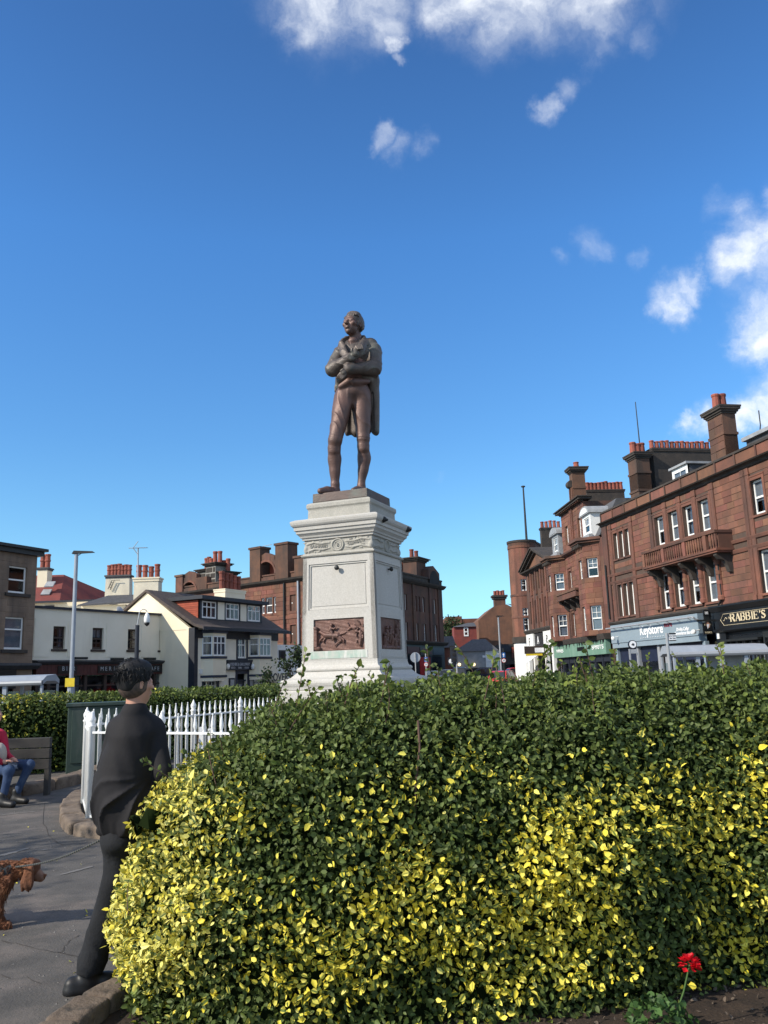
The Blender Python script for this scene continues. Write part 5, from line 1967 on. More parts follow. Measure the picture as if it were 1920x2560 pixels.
# ashlar: everything but openings and their dressed surrounds
sur = [(h[0] - .18, h[1] + .18, h[2] - .12, h[3] + .22) for h in holes]
pil = []
pu = [qu[0] - W1 - .42] + [qu[0] + pitch_q * k + (pitch_q - W1) / 2 for k in range(3)] + [qu[3] + .42]
for u in pu:
    pil.append((u - .2, u + .2, zS2, zC0))
for u in (tu[0] - WT3 - .36, tu[2] + .36, wr - W1 - .40, R1.uv(A7(1460, 860))[0]):
    pil.append((u - .19, u + .19, zB1, zC0))
strings = [(uL, uR, zS2 - .12, zS2 + .12), (uL, uR, zS1 - .14, zS1 + .12)]
stones(r1, uL + .75, uR, zB1 + .02, zC0, sur + pil + strings, .34, .5, 1.05, 'red_stone', 300, proud=.022)
# corner pilaster, plain pilasters and surrounds
mb = MB()
mb.box(uL, uL + .72, -.10, .0, zB1, zC0)
cp = mb.build('corner_pilaster', 'red_stone_dark', r1)
for (a, b, c, e) in pil:
    p = MB().box(a, b, -.075, 0, c, e).box(a - .05, b + .05, -.10, 0, e - .34, e - .22).box(a - .04, b + .04, -.10, 0, c, c + .22)
    p.box(a + .07, a + .10, -.085, -.07, c + .3, e - .5).box(b - .10, b - .07, -.085, -.07, c + .3, e - .5)
    p.build('pilaster', 'red_trim', r1)
for (a, b, c, e, t) in wins:
    m = MB()
    m.box(a - .16, a - .003, -.035, 0, c - .02, e + .16).box(b + .003, b + .16, -.035, 0, c - .02, e + .16).box(a - .003, b + .003, -.035, 0, e + .003, e + .16)
    m.box(a - .2, b + .2, -.06, 0, e + .162, e + .24)
    m.build('window_surround', 'red_trim', r1)
    MB().box(a - .2, b + .2, -.09, 0, c - .13, c - .022).build('window_sill', 'red_trim', r1)
# half columns with capitals between the first-floor windows
for u in pu[1:4] + [pu[0] + .05, pu[4] - .05]:
    m = MB().lathe((u, -.06, 0), [(.20, lo_bot), (.20, lo_bot + .18), (.155, lo_bot + .24), (.145, lo_top - .25), (.19, lo_top - .15), (.22, lo_top + .02)], 10)
    for z in (lo_bot + .8, lo_bot + 1.3):
        m.lathe((u, -.06, 0), [(.175, z), (.175, z + .2)], 10)
    m.build('half_column', 'red_stone', r1)
# strings and sill course
MB().extr([(0, zS2 - .11), (-.08, zS2 - .07), (-.12, zS2 + .06), (-.12, zS2 + .1), (0, zS2 + .12)], uL, uR).build('string_course', 'red_trim', r1)
MB().extr([(0, zS1 - .13), (-.06, zS1 - .1), (-.10, zS1 + .05), (-.10, zS1 + .09), (0, zS1 + .11)], uL, uR).build('string_course', 'red_trim', r1)
MB().extr([(0, zB0 - .05), (-.08, zB0), (-.16, zB0 + .1), (-.16, zB1 - .06), (-.06, zB1), (0, zB1 + .01)], uL, uR).build('string_course', 'soot_stone', r1)
# main cornice and panelled parapet
MB().extr([(0, zC0), (-.10, zC0 + .04), (-.14, zC0 + .14), (-.32, zC0 + .24), (-.36, zC1 - .08), (-.42, zC1 - .02), (-.05, zC1 + .05), (0, zC1 + .05)], uL - .1, uR).build('cornice', 'soot_stone', r1)
u = uL
k = 0
while u < uR:
    l = 1.75
    MB().box(u + .02, min(u + l, uR) - .02, -.02, .30, zC1 + .06, zP - .12).build('parapet_panel', 'red_stone', r1)
    MB().box(u - .09, u + .017, -.075, .32, zC1 + .06, zP - .11).build('parapet_pier', 'red_stone_dark', r1)
    MB().box(u - .02, min(u + l, uR) - .03, -.09, .36, zP - .107, zP).build('coping_stone', 'soot_stone', r1)
    u += l
# balcony
bu0 = R1.uv(A7(478, 1560), .9)[0]
bu1 = R1.uv(A7(1165, 1380), .9)[0]
bzt = R1.uv(A7(1100, 1392), .9)[1]
bzf = R1.uv(A8(1060, 142), .9)[1]
BP = .95
bal = MB().box(bu0, bu1, -BP, .0, bzf - .22, bzf).box(bu0 - .05, bu1 + .05, -BP - .06, 0, bzf - .12, bzf - .02).build('balcony', 'red_trim', r1)
m = MB().box(bu0 - .04, bu1 + .04, -BP - .05, -BP + .17, bzt - .14, bzt).box(bu1 - .16, bu1 + .04, -BP + .18, 0, bzt - .14, bzt).box(bu0 - .04, bu0 + .16, -BP + .18, 0, bzt - .14, bzt)
m.build('balcony_rail', 'red_stone_dark', bal)
nb = 34
bm = MB().lathe((0, 0, 0), [(.055, 0), (.055, .05), (.035, .08), (.062, .25), (.065, .36), (.036, .55), (.05, .66), (.05, .72)], 8).mesh('baluster', 'red_stone')
hb = (bzt - .14 - bzf) / .72
for i in range(nb):
    if i % 10 == 0:
        continue
    o = bpy.data.objects.new('baluster', bm)
    link(o, bal)
    o.location = (bu0 + .1 + (bu1 - bu0 - .2) * i / (nb - 1), -BP + .06, bzf)
    o.scale = (1, 1, hb)
for i in (0, 10, 20, 29.6):
    u = bu0 + .1 + (bu1 - bu0 - .2) * min(i, 29) / (nb - 1)
    MB().box(u - .13, u + .13, -BP - .03, -BP + .15, bzf, bzt - .14).build('balcony_pier', 'red_stone', bal)
MB().box(bu1 - .12, bu1, -BP + .15, 0, bzf, bzt - .14).build('balcony_side', 'red_stone', bal)
MB().box(bu0, bu0 + .12, -BP + .15, 0, bzf, bzt - .14).build('balcony_side', 'red_stone', bal)
for i in range(5):
    u = bu0 + .35 + (bu1 - bu0 - .7) * i / 4
    zt = bzf - .225
    pr = [(0, zt), (-.85, zt), (-.88, zt - .12), (-.7, zt - .3), (-.45, zt - .38), (-.3, zt - .62), (-.2, zt - .95), (0, zt - 1.0)]
    MB().extr(pr[::-1], u - .14, u + .14).build('corbel', 'soot_stone', r1)
# chimneys, cross walls, dormers behind the parapet
uc = R1.uv(A7(1262, 620), -.9)[0]
wl = R1.uv(A7(1118, 640), -.9)[0]
yb, _ = R1.on_u(A7(1385, 600), uc)
zt = R1.uv(A7(1252, 180), -.9)[1]
stack(r1, wl, uc, .9, min(yb, 2.9), zC1, zt, 'red_stone_dark', [(.06, .10), (.13, .12), (.22, .12), (.25, .10)], 2, 'y', poth=.95, potr=.22, bands=[zt - 1.6, zt - 3.4])
stones(r1, wl + .02, uc - .02, zC1 + .7, zt - .6, [], .42, .5, .9, 'red_stone_dark', 0, proud=.03, y=.9)
uc2 = R1.uv(A7(432, 900), -.9)[0]
wl2 = R1.uv(A7(350, 900), -.9)[0]
zt2 = R1.uv(A7(440, 622), -.9)[1]
ye2 = R1.on_u(A7(548, 800), uc2)[0]
stack(r1, wl2, uc2, .9, ye2, zC1, zt2, 'red_stone_dark', [(.05, .10), (.12, .12), (.20, .12), (.23, .08)], 3, 'y', poth=.8, potr=.22, bands=[zt2 - 1.4, zt2 - 2.6])
yA, zA = R1.on_u(A7(556, 600), uc2 - .2)
yB, zB_ = R1.on_u(A7(1140, 592), uc2 - .2)
yB = min(yB, 14)
st = stack(r1, wl2 + .15, uc2 - .2, yA + .1, yB, zC1, zA, 'soot_stone', [(.06, .1), (.08, .12)], 12, 'y', poth=.6, potr=.16)
pm = MB().tube([(uc2 - .5, ye2 - .3, zt2), (uc2 - .55, ye2 - .3, zt2 + 3.6)], [.05, .03], 6).build('mast', 'iron_dark', r1)
zq = R1.uv(A7(1100, 668), -1.2)[1]
d0 = R1.uv(A7(757, 870), -1.0)[0]
d1 = R1.uv(A7(905, 830), -1.0)[0]
dm = MB()
seg_wall(dm, (d0, 1.0), (d1, 1.0), zP - .8, zq, [(.16, (d1 - d0) - .16, zP - .5, zq - .2)], .1)
dm.build('dormer', 'white_paint', r1)
MB().box(d0 + .02, d1 - .02, 1.15, 9.5, zC1, zq - .02).build('dormer_body', 'slate', r1)
MB().box(d0 - .12, d1 + .12, .85, 9.6, zq, zq + .13).build('dormer_roof', 'lead', r1)
sash(r1, d0 + .16, 1.0, zP - .5, (d1 - d0) - .32, zq - .2 - (zP - .5), dep=.0, fw=.07, split=.3, top=(2, 1), bot=(2, 1), blind='half')
d2 = R1.uv(A7(1400, 560), -1.6)[0] + .5
zq2 = R1.uv(A7(1500, 485), -1.6)[1]
MB().box(d2, d2 + 8, 1.6, 9.5, zC1, zq2 - .2).build('dormer_body', 'slate', r1)
MB().box(d2 - .12, d2 + 8.1, 1.4, 9.6, zq2 - .2, zq2).build('dormer_roof', 'lead', r1)
MB().quad((uL, .4, zC1), (uR, .4, zC1), (uR, 5.5, zP + 2.2), (uL, 5.5, zP + 2.2)).quad((uR, 10.5, zC1), (uL, 10.5, zC1), (uL, 5.5, zP + 2.2), (uR, 5.5, zP + 2.2)).build('roof', 'slate', r1)
# aerial bracket on the big chimney
MB().tube([(uc, 2.6, zt - 2.2), (uc + .35, 2.7, zt - 1.9), (uc + .5, 2.75, zt - 1.2), (uc + .5, 2.75, zt - .4)], .03, 6).build('aerial', 'iron_dark', r1)
# downpipe at the left corner
MB().tube([(uL + .35, -.18, zC0 - 2.6), (uL + .35, -.18, zB1 + .2)], .06, 8).build('downpipe', 'iron_dark', r1)
u_ = R1.uv(A8(1240, 560))[0]
MB().tube([(u_, -.12, zS1), (u_, -.12, zB1 + .3), (u_ - .3, -.16, zB1 + .02)], .05, 8).build('downpipe', 'iron_dark', r1)

# --- the grey-blue shopfront
ks = MB()
s0 = R1.uv(A8(172, 850), .45)[0]
s1 = R1.uv(A8(990, 735), .45)[0]
zt_ = R1.uv(A8(900, 742), .45)[1]
zl_ = R1.uv(A8(900, 945), .45)[1]
zb_ = R1.uv(A8(900, 1000), .45)[1]
MB().box(s0, s1, -.45, -.02, zl_, zt_).build('shop_sign', 'sign_blue', r1)
MB().box(s0 + .02, s1 - .02, -.40, -.02, zb_, zl_ - .01).build('shop_sign_soffit', 'sign_blue', r1)
MB().box(s0 + .05, s1 - .05, -.03, .0, zt_ + .002, zB0 - .05).build('fascia_board', 'soot_stone', r1)


def on_sign(p, off=.46):
    return R1.uv(A8(*p), off)


word('KeyStore', (452, 895), (667, 878), .74, 'letter_white', bold=.012, root=r1)
word('more', (679, 838), (752, 828), .42, 'letter_red', bold=.01, root=r1)
word('Drinks Cellar', (797, 884), (915, 872), .27, 'letter_white', bold=.004, root=r1)
word('Convenience Store', (780, 925), (945, 905), .27, 'letter_white', bold=.004, root=r1)
a, b = on_sign((462, 962)), on_sign((672, 942))
for i in range(10):
    MB().lathe((0, 0, 0), [(.05, -.01), (.05, .01)], 8).build('sign_dot', 'letter_white', r1).location = (a[0] + (b[0] - a[0]) * i / 9, -.458, (a[1] + b[1]) / 2)
    r1.children[-1].rotation_euler = (math.pi / 2, 0, 0)
a, b = R1.uv(A8(150, 873), .74), R1.uv(A8(940, 765), .74)
zbar = (a[1] + b[1]) / 2
m = MB().tube([(a[0] - .3, -.74, zbar), (b[0], -.74, zbar), (b[0] + .12, -.72, zbar - .03), (b[0] + .12, -.6, zbar - .14), (b[0] + .12, -.46, zbar - .14)], .05, 8)
for i in range(9):
    u = a[0] + (b[0] - a[0]) * (i + .5) / 9
    m.tube([(u, -.74, zbar), (u, -.45, zbar - .12)], .02, 6)
m.build('light_rail', 'grey_metal', r1)
# shop windows, piers and door below the sign
MB().box(s0, s1, .6, .62, .0, zb_).build('shop_interior', 'room', r1)
for i, t in enumerate((0, .27, .52, .60, .985)):
    u = s0 + (s1 - s0) * t
    MB().box(u, u + .28, -.22, .0, .0, zb_ - .002).build('shop_pier', 'sign_blue' if i in (0, 4) else 'grey_metal', r1)
ug = [s0 + .29, s0 + (s1 - s0) * .27 - .02, s0 + (s1 - s0) * .27 + .3, s0 + (s1 - s0) * .52 - .02, s0 + (s1 - s0) * .60 + .3, s1 - .35]
for i in range(3):
    MB().box(ug[2 * i], ug[2 * i + 1], .0, .012, .5, zb_ - .95).build('shop_window', 'pane_glass', r1)
    MB().box(ug[2 * i], ug[2 * i + 1], -.05, .05, zb_ - .94, zb_ - .01).build('shop_shutter', 'navy', r1)
    MB().box(ug[2 * i], ug[2 * i + 1], -.02, .08, 0, .49).build('stall_riser', 'grey_metal', r1)
MB().box(ug[0] + .5, ug[0] + 1.6, .3, .32, 1.0, 2.0).build('poster', 'blind', r1)
MB().box(ug[0] + 1.1, ug[0] + 1.4, .285, .298, 1.5, 1.85).build('poster', 'signal_red', r1)
for p in ((200, 965), (960, 903)):
    u, z = R1.uv(A8(*p), .8)
    m = MB().lathe((u, -.8, z), [(.02, -.12), (.10, -.09), (.13, 0), (.10, .1), (.03, .12)], 10).tube([(u, -.8, z + .05), (u, -.46, z + .1)], .03, 6)
    m.build('camera_dome', 'white_paint', r1)
# --- the black pub front
pz1 = R1.uv(A8(1400, 668), .3)[1]
p0 = R1.uv(A8(1150, 800), .3)[0]
zpt = R1.uv(A8(1300, 700), .3)[1]
zpb = R1.uv(A8(1300, 870), .3)[1]
MB().box(p0, uR, -.30, -.02, zpb, zpt - .01).build('pub_sign', 'sign_black', r1)
MB().extr([(0, zpt), (-.34, zpt), (-.42, zpt + .12), (-.5, zpt + .22), (-.5, zpt + .3), (0, zpt + .34)], p0 - .15, uR).build('pub_cornice', 'sign_black', r1)
MB().extr([(0, zpb - .16), (-.30, zpb - .16), (-.4, zpb - .08), (-.4, zpb - .003), (0, zpb - .003)], p0 - .05, uR).build('pub_moulding', 'sign_black', r1)
for i in range(5):
    z = zpb + (zpt - zpb) * i / 5
    MB().box(p0 - .28, p0 - .02, -.34 + .015 * i, 0, z + .01, z + (zpt - zpb) / 5 - .01).build('bracket_block', 'sign_black', r1)
# gold lettering cut as stroke letters with serifs
LET = {
    'R': [((0, 0), (0, 1), .16), ((0, 1), (.38, 1), .07), ((.38, 1), (.52, .86), .11), ((.52, .86), (.52, .66), .14), ((.52, .66), (.38, .52), .11), ((.38, .52), (0, .52), .07), ((.28, .52), (.58, 0), .15), ((-.1, 0), (.12, 0), .05), ((-.1, 1), (.1, 1), .05), ((.5, 0), (.68, 0), .05)],
    'A': [((0, 0), (.3, 1), .07), ((.3, 1), (.62, 0), .16), ((.1, .35), (.5, .35), .06), ((-.1, 0), (.12, 0), .05), ((.5, 0), (.74, 0), .05)],
    'B': [((0, 0), (0, 1), .16), ((0, 1), (.36, 1), .07), ((.36, 1), (.48, .87), .11), ((.48, .87), (.48, .68), .13), ((.48, .68), (.36, .54), .10), ((.36, .54), (0, .54), .07), ((.36, .54), (.55, .40), .11), ((.55, .40), (.55, .16), .14), ((.55, .16), (.38, 0), .11), ((.38, 0), (0, 0), .07), ((-.1, 0), (.1, 0), .05), ((-.1, 1), (.1, 1), .05)],
    'I': [((.1, 0), (.1, 1), .16), ((-.04, 0), (.24, 0), .05), ((-.04, 1), (.24, 1), .05)],
    'E': [((0, 0), (0, 1), .16), ((0, 1), (.5, 1), .07), ((0, .52), (.36, .52), .07), ((0, 0), (.52, 0), .07), ((.5, 1), (.5, .82), .05), ((.36, .62), (.36, .42), .05), ((.53, 0), (.53, .2), .05), ((-.1, 0), (.1, 0), .05), ((-.1, 1), (.1, 1), .05)],
    "'": [((.05, 1), (.1, .84), .13), ((.1, .84), (0, .72), .06)],
    'S': [((.48, .80), (.40, .95), .08), ((.40, .95), (.22, 1), .10), ((.22, 1), (.05, .88), .11), ((.05, .88), (.06, .68), .12), ((.06, .68), (.42, .40), .16), ((.42, .40), (.48, .2), .13), ((.48, .2), (.32, .02), .11), ((.32, .02), (.12, 0), .09), ((.12, 0), (.0, .2), .07), ((.5, 1), (.48, .76), .05), ((0, .26), (0, 0), .05)],
}


def gold_word(body, u0, u1, z0, h, y, root, mat='letter_gold'):
    adv = {'R': .80, 'A': .84, 'B': .78, 'I': .42, 'E': .76, "'": .30, 'S': .7, ' ': .4}
    tot = sum(adv[c] for c in body)
    kx = (u1 - u0) / tot
    x = u0
    for ch in body:
        m = MB()
        for n_, ((a0, b0), (a1, b1), t) in enumerate(LET.get(ch, [])):
            A, B_ = Vector((x + a0 * kx, z0 + b0 * h)), Vector((x + a1 * kx, z0 + b1 * h))
            d = (B_ - A)
            L_ = d.length
            d = d / L_
            nrm = Vector((-d.y, d.x))
            hw = t * (kx * abs(d.y) + h * abs(d.x)) / 2
            c_ = (A + B_) / 2
            e = L_ / 2 + .25 * hw
            m.obox((c_.x, y - .001 * n_, c_.y), (d.x * e, 0, d.y * e), (0, .012, 0), (nrm.x * hw, 0, nrm.y * hw))
        if m.v:
            m.build('letter', mat, root)
        x += adv[ch] * kx


a, b = R1.uv(A8(1308, 775), .32), R1.uv(A8(1645, 728), .32)
gh = R1.uv(A8(1480, 712), .32)[1] - R1.uv(A8(1480, 782), .32)[1]
gold_word("RABBIE'S", a[0], b[0], (a[1] + b[1]) / 2 - gh / 2, gh, -.315, r1)
u0_, z_ = R1.uv(A8(1205, 770), .32)
zl0, zl1 = zpb + .17, zpt - .15
fr = MB()
u1_ = u0_ + 9
ol = [(u0_, zl0 + .3), (u0_ + .0, zl1 - .3), (u0_ + .28, zl1), (u1_, zl1)]
ol2 = [(u0_, zl0 + .3), (u0_ + .28, zl0), (u1_, zl0)]
for o_ in (ol, ol2):
    fr.tube([(p[0], -.305, p[1]) for p in o_], .012, 4)
for s in (-1, 1):
    fr.tube([(u0_ + .62 + s * (.06 + .30 * t), -.306, (zl0 + zl1) / 2 + .02 + .10 * math.sin(t * 5.5) * (1 - .3 * t)) for t in [i / 12 for i in range(13)]], .014, 4)
fr.build('gold_line', 'letter_gold', r1)
# pub windows under the sign
MB().box(p0, uR, .7, .72, 0, zpb - .16).build('shop_interior', 'room', r1)
zq_ = R1.uv(A8(1400, 975), .1)[1]
MB().box(p0 - .1, p0 + .75, -.2, .1, 0, zpb - .17).build('pub_pier', 'sign_black', r1)
wu0, wu1 = R1.uv(A8(1240, 1000), .1)[0], R1.uv(A8(1570, 960), .1)[0]
MB().box(p0 + .76, uR, -.06, .1, zq_ + .05, zpb - .17).build('pub_panel', 'sign_black', r1)
MB().box(wu0 - .1, wu1 + .1, -.22, .0, zq_ - .06, zq_ + .046).build('pub_sill', 'iron_dark', r1)
for i in range(6):
    u = wu0 + (wu1 - wu0) * i / 5
    MB().box(u - .04, u + .04, -.1, .05, .9, zq_ - .07).build('pub_mullion', 'iron_dark', r1)
    if i < 5:
        MB().box(u + .05, u + (wu1 - wu0) / 5 - .05, .02, .03, .9, zq_ - .1).build('pub_window', 'pane_glass', r1)
        MB().box(u + .1, u + (wu1 - wu0) / 5 - .1, .2, .21, .95, zq_ - .3).build('blind', 'blind', r1)
        MB().box(u + .06, u + (wu1 - wu0) / 5 - .06, -.085, -.062, zq_ + .2, zpb - .35).build('pub_pane', 'pane_glass', r1)
MB().box(p0 + .5, uR, -.1, .12, 0, .89).build('pub_riser', 'sign_black', r1)
for i in range(3):
    for j in range(4):
        u = wu1 + .5 + i * .55
        z = .5 + j * .62
        MB().box(u, u + .42, -.125, -.1, z, z + .5).build('pub_pane', 'pane_glass', r1)
MB().box(wu1 + .35, wu1 + 2.2, -.1, .12, .89, zpb - .17).build('pub_door_frame', 'iron_dark', r1)
# hanging sign
hs = empty('hanging_sign', (0, 0, 0), 0, 'hanging pub sign with a painted portrait on a black bracket between the two shopfronts', 'sign')
uS = R1.uv(A8(1090, 860), .75)[0]
c1_, c2_ = R1.on_u(A8(1040, 815), uS), R1.on_u(A8(1138, 905), uS)
zc1, zc2 = R1.uv(A8(1040, 813), 1.1)[1], R1.uv(A8(1138, 905), .5)[1]
hs.location = (*R1.xy(uS, 0), 0)
hs.rotation_euler = (0, 0, R1.rz)
za_ = zc1 + .2
sy0, sy1 = c1_[0], c2_[0]
MB().box(-.03, .03, sy0 - .3, 0, za_ - .16, za_ - .06).box(-.025, .025, sy0 + .1, sy1 - .1, za_ - .06, za_ + .12).build('bracket', 'iron_dark', hs)
MB().box(-.04, .04, sy0 + .1, sy1 - .1, za_ + .12, za_ + .42).build('name_board', 'sign_black', hs)
fit = lambda o, w: setattr(o, 'scale', (w / max(1e-3, max(v.co.x for v in o.data.vertices) - min(v.co.x for v in o.data.vertices)), 1, 1))
ob_ = text('BELHAVEN', .2, 'letter_white', hs, (.046, (sy0 + sy1) / 2, za_ + .27), (math.pi / 2, 0, math.pi / 2), .003, sx=.9)
fit(ob_, sy1 - sy0 - .35)
MB().box(-.035, .035, sy0, sy1, zc2 - .12, zc1).build('sign_board', 'sign_black', hs)
MB().box(.036, .042, sy0 + .09, sy1 - .09, zc2 + .1, zc1 - .08).build('portrait_ground', 'letter_gold', hs)
pt = MB()
ym = (sy0 + sy1) / 2
pt.add([(.046, ym + r_ * math.cos(w), (zc1 + zc2) / 2 + .14 + 1.25 * r_ * math.sin(w)) for r_ in (.15,) for w in [i * .5236 for i in range(12)]], [tuple(range(12))])
pt.build('portrait_hair', 'brown_paint', hs)
MB().add([(.05, ym + .02 + .1 * math.cos(i * .5236), (zc1 + zc2) / 2 + .1 + .14 * math.sin(i * .5236)) for i in range(12)], [tuple(range(12))]).build('portrait_face', 'skin', hs)
MB().add([(.047, ym - .3, zc2 + .1), (.047, ym + .3, zc2 + .1), (.047, ym + .22, zc2 + .3), (.047, ym + .08, zc2 + .42), (.047, ym - .08, zc2 + .42), (.047, ym - .22, zc2 + .28)], [(0, 1, 2, 3, 4, 5)]).build('portrait_coat', 'sign_black', hs)
MB().add([(.051, ym - .03, zc2 + .15), (.051, ym + .09, zc2 + .4), (.051, ym - .06, zc2 + .4)], [(0, 1, 2)]).build('portrait_collar', 'letter_white', hs)
ob_ = text("RABBIE'S", .14, 'letter_gold', hs, (.041, ym, zc2 - .02), (math.pi / 2, 0, math.pi / 2), .003, sx=.9)
fit(ob_, (sy1 - sy0) * .7)
MB().box(-.12, .12, sy1 + .25, -.2, zc2 - .35, zc2 + .25).build('light_box', 'white_paint', hs)

# ------------------------------------------------------------------ second building: two bays, attic, lead dormers, green shopfront
head2 = 176.8
d2v = Vector((math.sin(math.radians(head2)), math.cos(math.radians(head2))))
L2 = 14.4
E = R1.xy(uL, 0)
R2 = Face(0, 0, head2, O=E - d2v * L2, name='bay_tenement', label='red sandstone tenement with two bay windows, lead dormers and a pale green shop sign')
r2 = R2.root


def r2z(p, off=0):
    return R2.uv(A6(*p), off)[1]


g1 = r2z((800, 1800))
cz = r2z((700, 905), .6)
a1z = r2z((770, 408))
hb1, hb0 = r2z((640, 1545)), r2z((690, 1770))
hw = dict(lo=(r2z((850, 1750)), r2z((825, 1515))), hi=(r2z((708, 1290)), r2z((688, 1122))))
bay = []
holes = []
for (pl_, pr_) in (((540, 1500), (660, 1500)), ((880, 1500), (1055, 1500))):
    bay.append((R2.uv(A6(*pl_), .5)[0], R2.uv(A6(*pr_), .3)[0]))
bw = 3.3
bay[0] = (1.2, 1.2 + bw)
bay[1] = (L2 - 1.0 - bw, L2 - 1.0)
mid0, mid1 = bay[0][1], bay[1][0]
lo0, lo1 = hw['lo']
hi0, hi1 = hw['hi']
cu = [mid0 + (mid1 - mid0) * t for t in (.2, .5, .8)]
ch_ = [(u - .45, u + .45, a, b) for u in (cu[0], cu[2]) for (a, b) in ((lo0, lo1),)] + [(u - .45, u + .45, hi0, hi1) for u in (cu[0], cu[2])]
mb = MB()
seg_wall(mb, (0, 0), (L2, 0), g1, cz, [h for h in ch_] + [(b0 + .3, b1 - .3, a, e) for (b0, b1) in bay for (a, e) in ((lo0, lo1), (hi0, hi1))])
mb.build('wall', 'red_stone', r2)
shell(r2, 0, L2, .75, 10, 0, cz, 'red_stone_dark')
for (a, b, c, e) in ch_:
    sash(r2, a, 0, c, b - a, e - c, dep=.18, fw=.085, top=(2, 2), blind=R.choice(('half', 'net')))
    MB().box(a - .15, a - .004, -.05, 0, c - .1, e + .2).box(b + .004, b + .15, -.05, 0, c - .1, e + .2).box(a - .15, b + .15, -.07, 0, e + .202, e + .32).build('window_surround', 'red_trim', r2)
stones(r2, mid0, mid1, g1 + .02, cz, [(h[0] - .16, h[1] + .16, h[2] - .12, h[3] + .3) for h in ch_], .36, .5, 1.0, 'red_stone', 60, proud=.02)
for (b0, b1) in bay:
    P_ = .95
    pts = [(b0, 0), (b0 + .85, -P_), (b1 - .85, -P_), (b1, 0)]
    mb = MB()
    for k in range(3):
        a, b = Vector(pts[k]), Vector(pts[k + 1])
        Ln = (b - a).length
        ww = min(.82, Ln - .42)
        hs_ = [((Ln - ww) / 2, (Ln + ww) / 2, z0, z1) for (z0, z1) in ((lo0, lo1), (hi0, hi1))]
        seg_wall(mb, a, b, g1, cz - .35, hs_, .2)
        d = (b - a) / Ln
        rz = math.atan2(d.y, d.x)
        for (s0_, s1_, z0, z1) in hs_:
            q0 = a + d * s0_
            sash(r2, q0.x, q0.y, z0, s1_ - s0_, z1 - z0, rz, dep=.14, fw=.09, top=(2, 2), blind=R.choice(('half', 'net', 'blind')))
    mb.build('bay', 'red_stone', r2)
    # bay stones as relief
    for k in range(3):
        a, b = Vector(pts[k]), Vector(pts[k + 1])
        Ln = (b - a).length
        d = (b - a) / Ln
        rz = math.atan2(d.y, d.x)
        m = MB()
        z = g1 + .02
        rr = random.Random(k)
        ww = min(.82, Ln - .42)
        while z < cz - .4:
            h_ = min(.36, cz - .36 - z)
            inwin = any(z0 - .1 < z + h_ / 2 < z1 + .1 for (z0, z1) in ((lo0, lo1), (hi0, hi1)))
            sp = [(0.01, (Ln - ww) / 2 - .01), ((Ln + ww) / 2 + .01, Ln - .01)] if inwin else [(.01, Ln * rr.uniform(.4, .6)), (Ln * .6 + .01, Ln - .01)]
            if not inwin:
                cut_ = sp[0][1]
                sp = [(.01, cut_ - .006), (cut_ + .006, Ln - .01)]
            for (x0, x1) in sp:
                if x1 - x0 > .06:
                    p_ = .02 * rr.uniform(.5, 1.2)
                    m.add([(x0 + v[0] * (x1 - x0), v[1] * p_, z + .006 + v[2] * (h_ - .012)) for v in _stone.v], _stone.f)
            z += h_
        o = m.build('stonework', 'red_stone', r2, kind='stuff')
        o.location = (a.x, a.y, 0)
        o.rotation_euler = (0, 0, rz)
    m = MB().flat(pts, hi0 - 1.0, hi0 - .85)
    m.build('bay_band', 'red_stone_dark', r2)
    m = MB().flat([(b0 - .05, 0), (b0 + .8, -P_ - .07), (b1 - .8, -P_ - .07), (b1 + .05, 0)], cz - .35, cz - .2)
    m.flat([(b0 - .25, 0), (b0 + .65, -P_ - .35), (b1 - .65, -P_ - .35), (b1 + .25, 0)], cz - .198, cz - .05)
    m.flat([(b0 - .38, 0), (b0 + .55, -P_ - .5), (b1 - .55, -P_ - .5), (b1 + .38, 0)], cz - .048, cz + .14)
    m.build('bay_cornice', 'red_stone_dark', r2)
    for i in range(5):
        u = b0 + .9 + (bw - 1.8) * i / 4
        MB().box(u - .1, u + .1, -P_ - .3, -P_ - .0, cz - .45, cz - .2).build('cornice_bracket', 'soot_stone', r2)
MB().extr([(0, cz - .15), (-.2, cz - .1), (-.34, cz), (-.38, cz + .12), (0, cz + .15)], mid0, mid1).build('cornice', 'red_stone_dark', r2)
# middle balcony
by0, by1 = r2z((560, 1440), .8), r2z((700, 1310), .8)
bb = MB().box(mid0 + .1, mid1 - .1, -.95, -.0, by0, by0 + .16).box(mid0 + .15, mid1 - .15, -.9, -.75, by0 + .16, by1 - .16).box(mid0 + .05, mid1 - .05, -.97, -.7, by1 - .158, by1).box(mid1 - .3, mid1 - .15, -.74, 0, by0 + .16, by1).box(mid0 + .15, mid0 + .3, -.74, 0, by0 + .16, by1)
bal2 = bb.build('balcony', 'red_stone_dark', r2)
for i in range(4):
    u = mid0 + .4 + (mid1 - mid0 - .8) * i / 3
    zt = by0 - .003
    MB().extr([(0, zt), (-.8, zt), (-.82, zt - .15), (-.45, zt - .35), (-.2, zt - .75), (0, zt - .8)][::-1], u - .13, u + .13).build('corbel', 'soot_stone', r2)
# pilaster strip and drainpipe between
for u in (mid0 + .18, mid1 - .18):
    MB().box(u - .14, u + .14, -.09, 0, g1, by0 - .9).build('pilaster', 'red_trim', r2)
